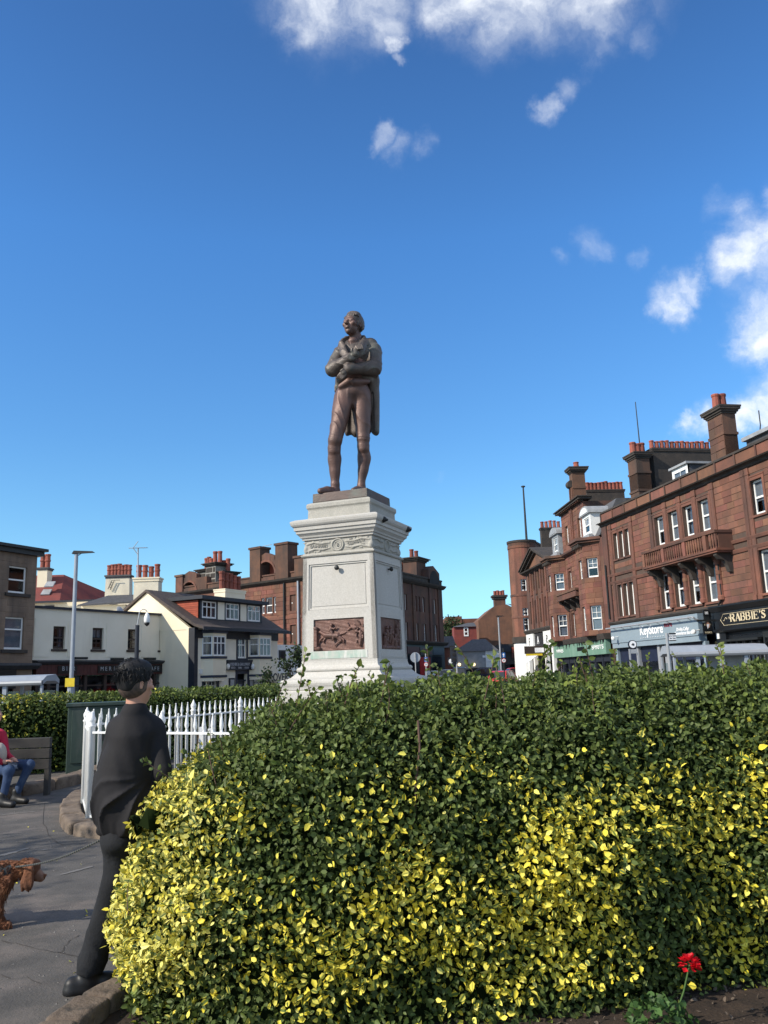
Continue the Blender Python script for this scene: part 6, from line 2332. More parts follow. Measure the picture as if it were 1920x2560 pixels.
# attic
at0, at1 = mid0 - .3, mid1 + .3
az0, az1 = r2z((660, 860), .1), r2z((650, 668), .1)
ac = a1z - .35
mb = MB()
ah = [(u - at0 - .42, u - at0 + .42, az0, az1) for u in (cu[0] - .1, cu[2] + .1)]
seg_wall(mb, (at0, 0), (at1, 0), cz + .1, ac, ah)
mb.build('attic_wall', 'red_stone', r2)
for (a, b, c, e) in ah:
    sash(r2, a + at0, 0, c, b - a, e - c, dep=.18, fw=.085, top=(2, 2), blind='half')
shell(r2, at0, at1, .7, 9, cz, ac, 'red_stone_dark', name='attic_body')
stones(r2, at0, at1, cz + .16, ac - .02, [(a + at0 - .12, b + at0 + .12, c - .1, e + .25) for (a, b, c, e) in ah], .36, .5, 1.0, 'red_stone', 40, proud=.02)
for u in ((at0 + at1) / 2 - .22, (at0 + at1) / 2 + .22):
    MB().box(u - .12, u + .12, -.12, 0, cz + .15, ac).build('pilaster', 'red_trim', r2)
MB().box(at0 - .1, at1 + .1, -.12, 0, ac + .002, ac + .12).box(at0 - .35, at1 + .35, -.4, .6, ac + .122, ac + .28).box(at0 - .45, at1 + .45, -.52, .6, ac + .282, ac + .36).build('cornice', 'soot_stone', r2)
for i in range(14):
    u = at0 + (at1 - at0) * (i + .5) / 14
    MB().box(u - .06, u + .06, -.34, -.12, ac + .03, ac + .12).build('dentil', 'red_stone_dark', r2)
# attic chimney with scrolled head
cx0, cx1 = R2.uv(A6(665, 300), -.3)[0], R2.uv(A6(770, 300), -.3)[0]
ctop = r2z((700, 105), -.3)
um = (at0 + at1) / 2
stack(r2, um - .42, um + .42, .15, 1.15, ac + .3, ctop, 'red_stone_dark', [(.06, .10), (.14, .12), (.24, .14), (.28, .1)], 1, 'x', poth=.5, potr=.22, bands=[ctop - 1.7])
S_ = MB().lathe((0, 0, 0), [(.26, -.3), (.3, -.27), (.3, .27), (.26, .3)], 16)
o = S_.build('scroll', 'soot_stone', r2)
o.rotation_euler = (0, math.pi / 2, 0)
o.location = (um, .06, ctop - 1.3)
for u in (um - .27, um + .27):
    MB().box(u - .09, u + .09, .02, .14, ac + .36, ctop - 1.6).build('pilaster', 'red_stone_dark', r2)
# mansard and lead dormers over the bays
for (b0, b1), kind_ in zip(bay, (0, 1)):
    c_ = (b0 + b1) / 2
    zt = (r2z((540, 700), .2), r2z((880, 470), .2))[kind_]
    zb = cz + .15
    MB().add([(b0 - .6, -.1, zb), (b1 + .6, -.1, zb), (b1 + .6, 1.3, zt + .2), (b0 - .6, 1.3, zt + .2), (b0 - .6, 8, zt + .2), (b1 + .6, 8, zt + .2)], [(0, 1, 2, 3), (3, 2, 5, 4), (0, 3, 4), (1, 5, 2)]).build('mansard', 'slate', r2)
    w2, zw0, zw1 = .62, zb + .5, zt - .75
    dm = MB()
    seg_wall(dm, (c_ - 1.0, -.25), (c_ + 1.0, -.25), zb, zt - .55, [(1.0 - w2, 1.0 + w2, zw0, zw1)], .15)
    dm.box(c_ - 1.0, c_ - .94, -.24, 1.4, zb, zt - .55).box(c_ + .94, c_ + 1.0, -.24, 1.4, zb, zt - .55)
    dm.build('dormer', 'lead' if kind_ == 0 else 'white_paint', r2)
    ar = [(c_ - 1.2, zt - .55), (c_ + 1.2, zt - .55)] + [(c_ + 1.2 * math.cos(t), zt - .55 + .62 * math.sin(t)) for t in [math.pi * i / 10 for i in range(1, 10)]]
    MB().prism(ar, -.42, 1.5).build('dormer_head', 'lead', r2)
    ar = [(c_ - .85, zt - .47), (c_ + .85, zt - .47)] + [(c_ + .85 * math.cos(t), zt - .47 + .42 * math.sin(t)) for t in [math.pi * i / 8 for i in range(1, 8)]]
    MB().prism(ar, -.45, -.424).build('dormer_tympanum', 'white_paint' if kind_ else 'lead', r2)
    sash(r2, c_ - w2, -.25, zw0, 2 * w2, zw1 - zw0, dep=.06, fw=.08, top=(3, 1), bot=(3, 1) if kind_ == 0 else (1, 1), blind='half')
    MB().box(c_ - 1.15, c_ + 1.15, -.5, -.252, zb + .02, zb + .3).build('dormer_sill', 'lead', r2)
# cross-wall stacks
for (pa, pb, y0, n_) in ((A6(412, 680), A6(578, 668), 1.6, 5), (A6(872, 300), A6(1245, 262), 2.2, 10)):
    u, zz = R2.uv(pa, -y0)
    y1 = min(max(R2.on_u(pb, u)[0], y0 + 2), 13)
    stack(r2, u - .6, u, y0, y1, cz, zz, 'soot_stone', [(.05, .1), (.08, .1)], n_, 'y', poth=.7, potr=.17)
MB().box(0, L2, 1.3, 9, cz, cz + 1.8).build('roof', 'slate', r2)
# pale green shop sign and dark shop
gs0, gs1 = .35, L2 - .25
gz1, gz0 = r2z((800, 1840), .35), r2z((800, 1972), .35)
MB().box(gs0, gs1, -.35, -.02, gz0, gz1).build('shop_sign', 'sign_green', r2)
MB().extr([(0, gz1 + .02), (-.4, gz1 + .02), (-.5, gz1 + .25), (-.55, gz1 + .4), (0, g1 + .1)], gs0 - .2, gs1 + .2).build('shop_cornice', 'soot_stone', r2)
dr = MB()
rr = random.Random(3)
for i in range(40):
    u = gs0 + (gs1 - gs0) * rr.uniform(.08, .99)
    l = rr.uniform(.08, .42)
    w = rr.uniform(.05, .16)
    dr.add([(u - w, -.353, gz1), (u + w, -.353, gz1), (u + w * .5, -.353, gz1 - l * .7), (u, -.353, gz1 - l), (u - w * .6, -.353, gz1 - l * .5)], [(0, 4, 3, 2, 1)])
dr.build('peeling_patch', 'sign_black', r2, kind='stuff')
for (ua, ub, za, zb2) in ((.48, .68, .52, .78),):
    MB().box(gs0 + (gs1 - gs0) * .50, gs0 + (gs1 - gs0) * .64, -.358, -.35, gz0 + (gz1 - gz0) * .38, gz0 + (gz1 - gz0) * .68).build('painted_out_patch', 'sign_black', r2)
word('WINES', (570, 1927), (636, 1922), .4, 'letter_white', off=.36, F=R2, Z=A6)
word('SPIRITS', (925, 1888), (1040, 1880), .4, 'letter_white', off=.36, F=R2, Z=A6)
MB().box(gs0, gs1, .4, .42, 0, gz0).build('shop_interior', 'room', r2)
for i in range(9):
    u = gs0 + (gs1 - gs0) * i / 8
    MB().box(u - .09, u + .09, -.12, .1, 0, gz0 - .003).build('shop_pier', 'black_trim', r2)
    if i < 8:
        MB().box(u + .1, u + (gs1 - gs0) / 8 - .1, .0, .01, .6, gz0 - .5).build('shop_window', 'pane_glass', r2)
        MB().box(u + .1, u + (gs1 - gs0) / 8 - .1, -.06, .08, .0, .59).build('stall_riser', 'black_trim', r2)
        MB().box(u + .1, u + (gs1 - gs0) / 8 - .1, -.06, .08, gz0 - .49, gz0 - .005).build('shop_header', 'black_trim', r2)
        if i in (2, 3, 5):
            MB().box(u + .3, u + .9, .2, .21, 1.0, 2.1).build('poster', 'blind', r2)

# ------------------------------------------------------------------ third building: pedimented gable
head3 = 175.5
d3v = Vector((math.sin(math.radians(head3)), math.cos(math.radians(head3))))
L3 = 9.0
R3 = Face(0, 0, head3, O=R2.xy(0, 0) - d3v * L3, name='pediment_building', label='weathered sandstone building with a heavy raking pediment above white shopfronts')
r3 = R3.root
pz0 = R3.uv(A6(290, 1110), .2)[1]
pzt = R3.uv(A6(400, 845), .6)[1]
gz = R3.uv(A6(400, 1700), .1)[1]
hol = []
for k in range(5):
    u = .9 + k * 1.75
    hol += [(u, u + .9, gz + .6, gz + 2.7), (u, u + .9, gz + 3.6, gz + 5.4)]
mb = MB()
seg_wall(mb, (0, 0), (L3, 0), gz, pz0, hol, .3)
mb.build('wall', 'red_stone_dark', r3)
for (a, b, c, e) in hol:
    sash(r3, a, 0, c, b - a, e - c, dep=.2, mat='brown_paint', blind=None)
    MB().box(b + .05, b + .45, -.12, 0, gz + .02 if c < gz + 2 else c - .4, e + .3).build('pilaster', 'red_trim', r3)
shell(r3, 0, L3, .8, 10, 0, pz0, 'red_stone_dark')
stones(r3, 0, L3, gz + 5.6, pz0 - .02, [], .4, .5, 1.1, 'red_stone_dark', 40, proud=.04)
MB().prism([(0, pz0), (L3, pz0), (L3 / 2, pzt - .25)], .0, 9).build('pediment', 'red_stone', r3)
rk = MB()
for (a, b) in (((-.4, pz0 - .05), (L3 / 2, pzt)), ((L3 + .4, pz0 - .05), (L3 / 2, pzt))):
    A_, B_ = Vector((a[0], 0, a[1])), Vector((b[0], 0, b[1]))
    d = (B_ - A_)
    nrm = Vector((-d.z, 0, d.x)).normalized()
    if nrm.z < 0:
        nrm = -nrm
    for (o0, y0, t) in ((-.1, -.25, .16), (.07, -.5, .14), (.22, -.62, .10)):
        c_ = (A_ + B_) / 2 + nrm * o0
        rk.obox((c_.x, (y0 + 9) / 2, c_.z), d / 2, (0, (9 - y0) / 2, 0), nrm * t / 2)
rk.build('raking_cornice', 'soot_stone', r3)
MB().extr([(0, pz0 - .3), (-.2, pz0 - .2), (-.45, pz0 - .1), (-.5, pz0), (0, pz0 + .02)], -.3, L3 + .3).build('cornice', 'soot_stone', r3)
MB().tube([(L3 - .1, -.16, pz0 - 1.2), (L3 - .1, -.16, gz + .4)], .09, 8).build('downpipe', 'white_paint', r3)
MB().extr([(0, gz - .3), (-.3, gz - .3), (-.5, gz - .05), (-.5, gz + .05), (0, gz + .1)], -.2, L3 + .1).build('shop_cornice', 'soot_stone', r3)
for (a, b) in ((0.1, 2.6), (6.2, 8.9)):
    MB().box(a, b, -.35, .0, gz - 1.75, gz - .32).build('shop_sign', 'white_paint', r3)
    MB().box(a, a + .5, -.3, .0, 0, gz - 1.76).box(b - .5, b, -.3, .0, 0, gz - 1.76).build('shop_pier', 'white_paint', r3)
word('F', (318, 1865), (330, 1863), .8, 'letter_dark', off=.37, F=R3, Z=A6) if False else text('F', 1.0, 'letter_dark', r3, (1.3, -.36, gz - 1.05), ext=.01)
text('A', 1.0, 'letter_white', r3, (4.0, -.25, gz - 1.0), ext=.01)
text('P', 1.0, 'letter_dark', r3, (7.4, -.36, gz - 1.05), ext=.01)
MB().box(2.6, 6.2, -.2, 0, gz - 1.75, gz - .32).build('shop_sign', 'letter_dark', r3)
MB().box(0, L3, .3, .32, 0, gz - 1.76).build('shop_interior', 'room', r3)
aw = MB().add([(3.0, -.1, gz - 1.9), (6.0, -.1, gz - 1.9), (6.0, -2.0, gz - 3.0), (3.0, -2.0, gz - 3.0), (3.0, -.1, gz - 1.93), (6.0, -.1, gz - 1.93), (6.0, -2.0, gz - 3.03), (3.0, -2.0, gz - 3.03)], [(0, 3, 2, 1), (4, 5, 6, 7), (3, 7, 6, 2), (0, 4, 7, 3), (1, 2, 6, 5)])
aw.build('awning', 'white_paint', r3)
bsn = empty('hanging_sign', (*R3.xy(6.3, -.2), 0), R3.rz, 'small brown projecting sign with a white bus symbol above the awning', 'sign')
MB().box(-.04, .04, -1.9, 0, gz - 2.2, gz - 1.55).build('sign_board', 'brown_paint', bsn)
MB().box(.041, .045, -1.8, -.1, gz - 2.36, gz - 2.2).build('sign_strip', 'yellow_sign', bsn)
MB().box(.042, .046, -1.0, -.2, gz - 2.1, gz - 1.7).build('sign_panel', 'letter_white', bsn)

# ------------------------------------------------------------------ round-fronted corner tower with a flagpole
tc_ = at(1297, 1600, 84.5)
tw = empty('corner_tower', (at(1321, 1600, 85.5).x, 86.0, 0), 0, 'round-fronted sandstone tower with a flagpole at the far end of the right-hand terrace', 'tower')
ttop = at(1297, A6(0, 800)[1], 84.5).z
zb = at(*A6(240, 1775), 84.5).z
N = 16
RT = 1.45
mb = MB()
pts = [(RT * math.cos(math.pi + math.pi * i / N), RT * math.sin(math.pi + math.pi * i / N)) for i in range(N + 1)]
wn = [(at(*A6(245, 1312), 84.3).z, at(*A6(235, 1195), 84.3).z), (at(*A6(270, 1715), 84.3).z, at(*A6(255, 1585), 84.3).z), (at(*A6(255, 1562), 84.3).z, at(*A6(250, 1487), 84.3).z)]
for i in range(N):
    a, b = pts[i], pts[i + 1]
    Ln = (Vector(b) - Vector(a)).length
    hz = [(0, Ln, z0, z1) for (z0, z1) in wn] if i in (6, 7) or i == 12 else []
    seg_wall(mb, a, b, zb, ttop - .8, hz, .25)
mb.build('wall', 'red_stone', tw)
MB().flat([(RT - .02, 0), (RT + 5, 8), (-RT + 1.6, 8), (-RT + .02, 0)], 0, ttop - .8).build('house_body', 'red_stone_dark', tw)
MB().flat([(p[0] * .9, p[1] * .9) for p in pts], 0, ttop - 1.0).build('interior', 'room', tw)
for i in (6, 12):
    a, b = Vector(pts[i]), Vector(pts[i + 2] if i == 6 else pts[i + 1])
    d = (b - a).normalized()
    for (z0, z1) in wn:
        sash(tw, a.x, a.y, z0, (b - a).length, z1 - z0, math.atan2(d.y, d.x), dep=.1, fw=.1, top=(2, 2), blind='half')
k = 1.0
for (sc_, z0, z1, mt) in ((1.04, ttop - .8, ttop - .55, 'red_stone'), (1.02, ttop - .548, ttop - .22, 'red_stone_dark'), (1.07, ttop - .218, ttop, 'soot_stone'), (1.08, zb - .6, zb - .002, 'soot_stone'), (1.035, wn[0][0] - .5, wn[0][0] - .3, 'red_stone_dark'), (1.03, wn[1][1] + .02, wn[2][0] - .02, 'red_trim')):
    MB().flat([(p[0] * sc_, p[1] * sc_) for p in pts] + [(RT * sc_ + 2, 4.5), (-RT * sc_ + .95, 4.5)], z0, z1).build('band_course', mt, tw)
MB().flat([(p[0] * .98, p[1] * .98) for p in pts], 0, zb - .61).build('shop_wall', 'white_paint', tw)
fp0, fp1 = at(*A6(249, 770), 87), at(*A6(216, 297), 87)
MB().tube([(fp0.x - tw.location.x, 0, ttop - .1), (fp0.x - tw.location.x, 0, fp1.z)], [.13, .08], 8).lathe((fp0.x - tw.location.x, 0, fp1.z), [(.05, 0), (.22, .04), (.22, .15), (.05, .2)], 8).build('flagpole', 'iron_dark', tw)

# ================================================================== hedges
def leaf_cloud(P, N, L, W, rg, out=.55, up=.0):
    n = len(P)
    a = rg.normal(size=(n, 3)) + N * out + np.array([0, 0, up])
    a /= np.linalg.norm(a, axis=1)[:, None]
    m = N + rg.normal(size=(n, 3)) * .55 + np.array([0, 0, .25])
    b = np.cross(m, a)
    b /= np.linalg.norm(b, axis=1)[:, None] + 1e-9
    m = np.cross(a, b)
    L, W = L[:, None], W[:, None]
    fold = rg.uniform(.05, .3, (n, 1)) * W
    curl = rg.uniform(-.15, .2, (n, 1)) * L
    V = np.stack([P, P + a * L * .33 + b * W * .5 + m * fold, P + a * L * .7 + b * W * .4 + m * (fold - curl * .4),
                  P + a * L - m * curl, P + a * L * .7 - b * W * .4 + m * (fold - curl * .4), P + a * L * .33 - b * W * .5 + m * fold], 1)
    Fq = (np.arange(n) * 6)[:, None, None] + np.array([[0, 1, 2, 3], [0, 3, 4, 5]])[None]
    uv = np.tile(np.array([[.5, 0], [0, .33], [.08, .7], [.5, 1], [.92, .7], [1, .33]]), (n, 1))
    return V.reshape(-1, 3), Fq.reshape(-1, 4), uv


def surface(S):
    V, Q = S.nets()
    A = V[Q]
    nrm = np.cross(A[:, 2] - A[:, 0], A[:, 3] - A[:, 1])
    ar = np.linalg.norm(nrm, axis=1) / 2
    nrm = nrm / (2 * ar[:, None] + 1e-12)
    return V, Q, A, nrm, ar


def scatter(A, nrm, w, n, rg, jit):
    p = np.cumsum(w / w.sum())
    k = np.minimum(np.searchsorted(p, rg.uniform(size=n)), len(w) - 1)
    u, v = rg.uniform(size=(n, 1)), rg.uniform(size=(n, 1))
    q = A[k]
    P = (q[:, 0] * (1 - u) + q[:, 1] * u) * (1 - v) + (q[:, 3] * (1 - u) + q[:, 2] * u) * v
    N = nrm[k]
    return P + N * rg.uniform(jit[0], jit[1], (n, 1)), N


HO, HA = Vector((-1.32, 4.22, 0)), math.radians(8)
HE = np.array([math.cos(HA), math.sin(HA), 0])
HT = np.array([-math.sin(HA), math.cos(HA), 0])
hedge = empty('hedge', HO, HA, 'big clipped hedge with yellow variegated leaves filling the foreground', 'hedge')
S = Sculpt((-.25, -.25, -.05), (6.6, 2.0, 2.0), .04)
X, Y, Z = S.ax[0][:, None, None], S.ax[1][None, :, None], S.ax[2][None, None, :]
Hs = 1.555 + .028 * np.clip(X - .9, 0, 9)
as_ = np.clip((1.2 - .09 * np.clip((.75 - Z) / .4, 0, 1) - X) / 1.2, 0, None)
cc = np.clip((Z - .72) / (Hs - .72), 0, None)
Yc = Y + .18 * np.clip((3.0 - X) / .5, 0, 1) * (Y < .8) * np.clip((.8 - Y) / .8, 0, 1)
bb = np.abs(Yc - .80 + .10 * np.exp(-((Z - .15) / .3) ** 2) * (Y < .8) * -1) / .80
S.D = ((as_ ** 1.75 + cc ** 1.75 * (1 + 0 * X) + bb ** 3.2) ** (1 / 1.9) - 1) * .55 + .028 * vnoise(X, Y, Z, 7, 4) + .018 * vnoise(X, Y, Z, 16, 6)
S.D = np.maximum(S.D, X - 6.4).astype(np.float32)
V, Q, A, nrm, ar = surface(S)
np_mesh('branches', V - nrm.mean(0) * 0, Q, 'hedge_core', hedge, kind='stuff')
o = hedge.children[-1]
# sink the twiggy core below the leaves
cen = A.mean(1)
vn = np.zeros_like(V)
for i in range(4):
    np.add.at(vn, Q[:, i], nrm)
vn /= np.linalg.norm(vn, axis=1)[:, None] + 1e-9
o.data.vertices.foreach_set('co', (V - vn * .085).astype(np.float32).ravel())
o.data.update()
vis = np.where((nrm[:, 1] < .35) | (nrm[:, 2] > .2), 1.0, .12) * np.where(cen[:, 0] > 4.3, .35, 1)
rg = np.random.default_rng(21)
P, N = scatter(A, nrm, ar * vis, 96000, rg, (-.10, .03))
nz = vnoise(P[:, 0], P[:, 1], P[:, 2], 4.2, 12) + .7 * vnoise(P[:, 0], P[:, 1], P[:, 2], 10, 13)
s_, z_ = P[:, 0], P[:, 2]
top = np.clip((1.36 - z_) / .25, 0, 1)
endm = np.clip((.62 - s_) / .34, 0, 1) * np.clip((1.27 - z_) / .14, 0, 1) * np.clip((z_ - .16) / .14, 0, 1)
def blob(cs, cz, rs, rz, w):
    return w * np.exp(-(((s_ - cs) / rs) ** 2 + ((z_ - cz) / rz) ** 2))


patch = blob(2.75, .90, .45, .34, 1.3) + blob(1.4, .42, .85, .24, .95) + blob(.98, .98, .26, .18, .7) + blob(1.96, 1.06, .34, .16, .7) + blob(3.3, .95, .35, .30, .7) + blob(1.63, .78, .34, .22, .6) + blob(.7, .55, .3, .3, .5) + blob(2.4, .45, .6, .2, .5)
prob = np.clip((nz * 1.0 - .10 + .75 * patch) * .52, 0.03, .82) * top * np.where(z_ < .14, .25, 1) + .02 * top
prob = np.maximum(prob, endm * np.clip(.86 + nz * .2, .3, .95))
isY = rg.uniform(size=len(P)) < prob
pale = isY & (rg.uniform(size=len(P)) < np.clip(endm * 1.2 + .08, 0, .85))
gold = isY & ~pale
green = ~isY
brt = green & (rg.uniform(size=len(P)) < np.where(z_ > 1.42, .20, .07))
green = green & ~brt


def put_leaves(name, msk, mat, l0, l1, push=0.0, root=hedge, PP=None, NN=None, rgg=rg, **kw):
    p, nn = (P if PP is None else PP)[msk], (N if NN is None else NN)[msk]
    L = rgg.uniform(l0, l1, len(p))
    v, f, uv = leaf_cloud(p + nn * push, nn, L, L * rgg.uniform(.5, .68, len(p)), rgg)
    return np_mesh(name, v, f, mat, root, uv=uv, kind='stuff', **kw)


put_leaves('green_foliage', green, 'leaf_green', .024, .042)
put_leaves('young_foliage', brt, 'leaf_bright', .024, .042, .008)
put_leaves('golden_foliage', gold, 'leaf_gold', .026, .046, .02)
put_leaves('variegated_foliage', pale, 'leaf_pale', .022, .040, .015)


def one_leaf(mat, seed):
    r2_ = np.random.default_rng(seed)
    v, f, uv = leaf_cloud(np.zeros((1, 3)), np.array([[0., 0., 1.]]), np.array([1.0]), np.array([.58]), r2_, out=0)
    # stand it along x with its face to +z
    v = np.array([[0, 0, 0], [.33, .29, .05], [.7, .22, .03], [1, 0, -.05 - .05 * seed % .1], [.7, -.22, .03], [.33, -.29, .05]])
    me = bpy.data.meshes.new('leaf')
    me.from_pydata(v.tolist(), [], f.tolist())
    u = me.uv_layers.new(name='leaf')
    for lp in me.loops:
        u.data[lp.index].uv = uv[lp.vertex_index]
    me.materials.append(MATS[mat])
    return me


def set_leaf(o, p, ax, n, L):
    ax = Vector(ax).normalized()
    b = Vector(n).cross(ax).normalized()
    n = ax.cross(b)
    o.matrix_local = Matrix(((ax.x * L, b.x * L, n.x * L, p[0]), (ax.y * L, b.y * L, n.y * L, p[1]), (ax.z * L, b.z * L, n.z * L, p[2]), (0, 0, 0, 1)))


lm = [one_leaf('leaf_gold', 1), one_leaf('leaf_gold', 2), one_leaf('leaf_pale', 3)]
cand = np.where(isY & (N[:, 1] < -.5) & (s_ < 4.0) | (pale & (N[:, 0] < -.3)))[0]
rg.shuffle(cand)
for k, i in enumerate(cand[:290]):
    o = bpy.data.objects.new('leaf', lm[2] if pale[i] else lm[k % 2])
    link(o, hedge)
    axv = rg.normal(size=3) + N[i] * .5 + np.array([0, 0, .3])
    set_leaf(o, P[i] + N[i] * .035, axv, N[i] + rg.normal(size=3) * .4, rg.uniform(.040, .060))
# shoots that stand above the clipped top
shoots = []
for sd in range(6):
    rr = random.Random(sd)
    h = rr.uniform(.10, .24)
    bend = Vector((rr.uniform(-.07, .07), rr.uniform(-.04, .04), 0))
    stem = [Vector((0, 0, -.06)) + bend * (t * t) + Vector((0, 0, (h + .06) * t)) for t in [i / 5 for i in range(6)]]
    n = int(6 + h * 30)
    PP = np.array([stem[0].lerp(stem[-1], .25 + .75 * i / n) + bend * 0 for i in range(n + 1)])
    for i in range(n + 1):
        t = .25 + .75 * i / n
        PP[i] = Vector((0, 0, -.06)) + bend * (t * t) + Vector((0, 0, (h + .06) * t))
    an = np.array([[math.cos(i * 2.4), math.sin(i * 2.4), .5] for i in range(n + 1)])
    an /= np.linalg.norm(an, axis=1)[:, None]
    rgs = np.random.default_rng(sd)
    L = rgs.uniform(.026, .05, n + 1)
    v, f, uv = leaf_cloud(PP, an, L, L * .58, rgs, out=2.2)
    ob = np_mesh('sprig', v, f, 'leaf_bright' if sd % 3 else 'leaf_green', hedge, uv=uv)
    st = MB().tube(stem, [.0025] * 5 + [.0012], 5).build('stem', 'twig', ob)
    shoots.append(ob)
rr = random.Random(77)
tops = np.where((nrm[:, 2] > .75) & (cen[:, 0] < 3.9) & (cen[:, 0] > .25))[0]
for k in range(58):
    i = tops[rr.randrange(len(tops))]
    b_ = shoots[k % 6]
    o = b_ if k < 6 else copy_part(b_, hedge)
    o.location = cen[i]
    o.rotation_euler = (rr.uniform(-.35, .35), rr.uniform(-.4, .4), rr.uniform(0, 6.28))
    s = rr.uniform(.55, 1.25)
    o.scale = (s, s, s)
    if k >= 6:
        copy_part(b_.children[0], o)
# named shoots seen against the pedestal and the path
for (px, py, Yd, k, s) in ((745, 1740, 4.75, 2, 1.0), (870, 1725, 4.8, 4, 1.4), (895, 1728, 4.8, 1, .9), (690, 1758, 4.7, 3, 1.0), (425, 1945, 4.5, 0, .8), (318, 2268, 4.35, 5, .8)):
    c = copy_part(shoots[k], hedge)
    w = at(px, py, Yd) - HO
    c.location = (w.dot(Vector(HE)), w.dot(Vector(HT)), w.z)
    c.rotation_euler = (0, -.4 if px > 500 else -1.1, k)
    c.scale = (s, s, s)
    copy_part(shoots[k].children[0], c)
pts = []
for (px, py) in ((1042, 1800), (1046, 1870), (1036, 1960), (1034, 2030), (1024, 2090), (1008, 2150)):
    w = at(px, py, 4.42) - HO
    pts.append((w.dot(Vector(HE)), -.045 + .0 * py, w.z))
MB().tube(pts, [.007, .0065, .006, .006, .005, .004], 6).build('bare_stem', 'twig', hedge)

# soil bed with litter and a red geranium
bed = MB()
poly = [on_z(60, 2600), on_z(280, 2470), (-1.2, 4.9, 0), (5, 6.2, 0), (6, 4.2, 0), (2.2, 3.2, 0), (-1.2, 3.2, 0), on_z(150, 2700)]
bed.flat([(p[0], p[1]) for p in poly], 0.004, .03)
bed.build('soil_bed', 'soil', kind='structure')
rg2 = np.random.default_rng(3)
n = 2600
PP = np.stack([rg2.uniform(-1.2, 3.2, n), rg2.uniform(3.6, 5.3, n), np.full(n, .034)], 1)
NN = np.tile(np.array([[0, 0, 1.]]), (n, 1))
L = rg2.uniform(.006, .04, n) * rg2.uniform(.4, 1, n)
v, f, uv = leaf_cloud(PP, NN, L, L * .6, rg2, out=0)
np_mesh('leaf_litter', v, f, 'kerb_stone', None, uv=uv, kind='stuff')
gp = on_z(1688, 2600)
gp = Vector((gp.x, gp.y, .03))
ger = empty('geranium', gp, 0, 'red geranium in bloom on the soil in front of the hedge', 'flower')
n = 200
d = rg2.normal(size=(n, 3))
d[:, 2] = np.abs(d[:, 2])
d /= np.linalg.norm(d, axis=1)[:, None]
PP = d * np.array([.17, .14, .13]) * rg2.uniform(.6, 1, (n, 1)) + np.array([-.06, 0, .02])
L = rg2.uniform(.022, .04, n)
v, f, uv = leaf_cloud(PP, d + np.array([0, 0, .5]), L, L * 1.05, rg2, out=.6)
np_mesh('foliage', v, f, 'leaf_geranium', ger, uv=uv, kind='stuff')
fl_ = at(1724, 2412, gp.y) - gp
MB().tube([(0, 0, .05), (fl_.x * .6, .0, fl_.z * .6), (fl_.x, 0, fl_.z)], .004, 6).build('stem', 'leaf_geranium', ger)
bl = empty('bloom', fl_, 0)
bl.parent = ger
pm = MB().add([(0, -.006, 0), (.02, -.016, .004), (.034, 0, 0), (.02, .016, .004), (.018, 0, -.004)], [(0, 1, 4), (1, 2, 4), (2, 3, 4), (3, 0, 4)]).mesh('petal', 'petal')
for i in range(42):
    o = bpy.data.objects.new('petal', pm)
    link(o, bl)
    w, e = rg2.uniform(0, 6.28), rg2.uniform(-.5, 1.4)
    o.location = (.024 * math.cos(w) * math.cos(e), .024 * math.sin(w) * math.cos(e), .024 * math.sin(e))
    o.rotation_euler = (rg2.uniform(-.6, .6), -e * .7, w)

# ------------------------------------------------------------------ far clipped hedge round the square
FH = [(-12.5, 14.2), (-9.5, 15.5), (-7.4, 16.6), (-5.6, 18.0), (-4.2, 20.0), (-2.6, 22.6), (-.4, 25), (3, 26.6), (8, 26), (11, 24)]
fhd = empty('hedge', (-6, 18, 0), 0, 'low clipped hedge behind the white railings and the green cabinet, running behind the pedestal', 'hedge')
S = Sculpt((-7, -4.4, -.1), (17.5, 10.2, 1.8), .11)
X, Y, Z = S.ax[0][:, None, None] - 6, S.ax[1][None, :, None] + 18, S.ax[2][None, None, :]
dm = None
for i in range(len(FH) - 1):
    a, b = np.array(FH[i]), np.array(FH[i + 1])
    nrm_ = np.array([-(b - a)[1], (b - a)[0]]) / np.linalg.norm(b - a)
    a, b = a + nrm_ * .55, b + nrm_ * .55
    ba = b - a
    t = np.clip(((X - a[0]) * ba[0] + (Y - a[1]) * ba[1]) / (ba @ ba), 0, 1)
    dd = np.sqrt((X - a[0] - t * ba[0]) ** 2 + (Y - a[1] - t * ba[1]) ** 2)
    dm = dd if dm is None else np.minimum(dm, dd)
S.D = (((dm / .56) ** 4 + (np.clip(Z, 0, None) / 1.44) ** 7) ** .25 - 1) * .5 + .035 * vnoise(X, Y, Z, 4, 8) + .02 * vnoise(X, Y, Z, 9, 9)
S.D = S.D.astype(np.float32)
V2, Q2, A2_, n2, ar2 = surface(S)
vn = np.zeros_like(V2)
for i in range(4):
    np.add.at(vn, Q2[:, i], n2)
vn /= np.linalg.norm(vn, axis=1)[:, None] + 1e-9
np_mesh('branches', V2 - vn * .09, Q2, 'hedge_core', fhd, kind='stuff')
c2_ = A2_.mean(1)
wv = np.where((n2[:, 1] < .3) | (n2[:, 0] > .3) | (n2[:, 2] > .3), 1.0, .1) * np.where(c2_[:, 0] > 8, .3, 1)
rg = np.random.default_rng(9)
P2, N2 = scatter(A2_, n2, ar2 * wv, 38000, rg, (-.04, .07))
nz = vnoise(P2[:, 0], P2[:, 1], P2[:, 2], 1.6, 3) + .6 * vnoise(P2[:, 0], P2[:, 1], P2[:, 2], 5, 5)
lft = np.clip((-.6 - P2[:, 0]) / 1.2, 0, 1)
yy = rg.uniform(size=len(P2)) < np.clip(.5 + nz * .3, 0, .85) * lft + np.clip(nz - 1.0, 0, .5) * .5
br = ~yy & (rg.uniform(size=len(P2)) < .32)
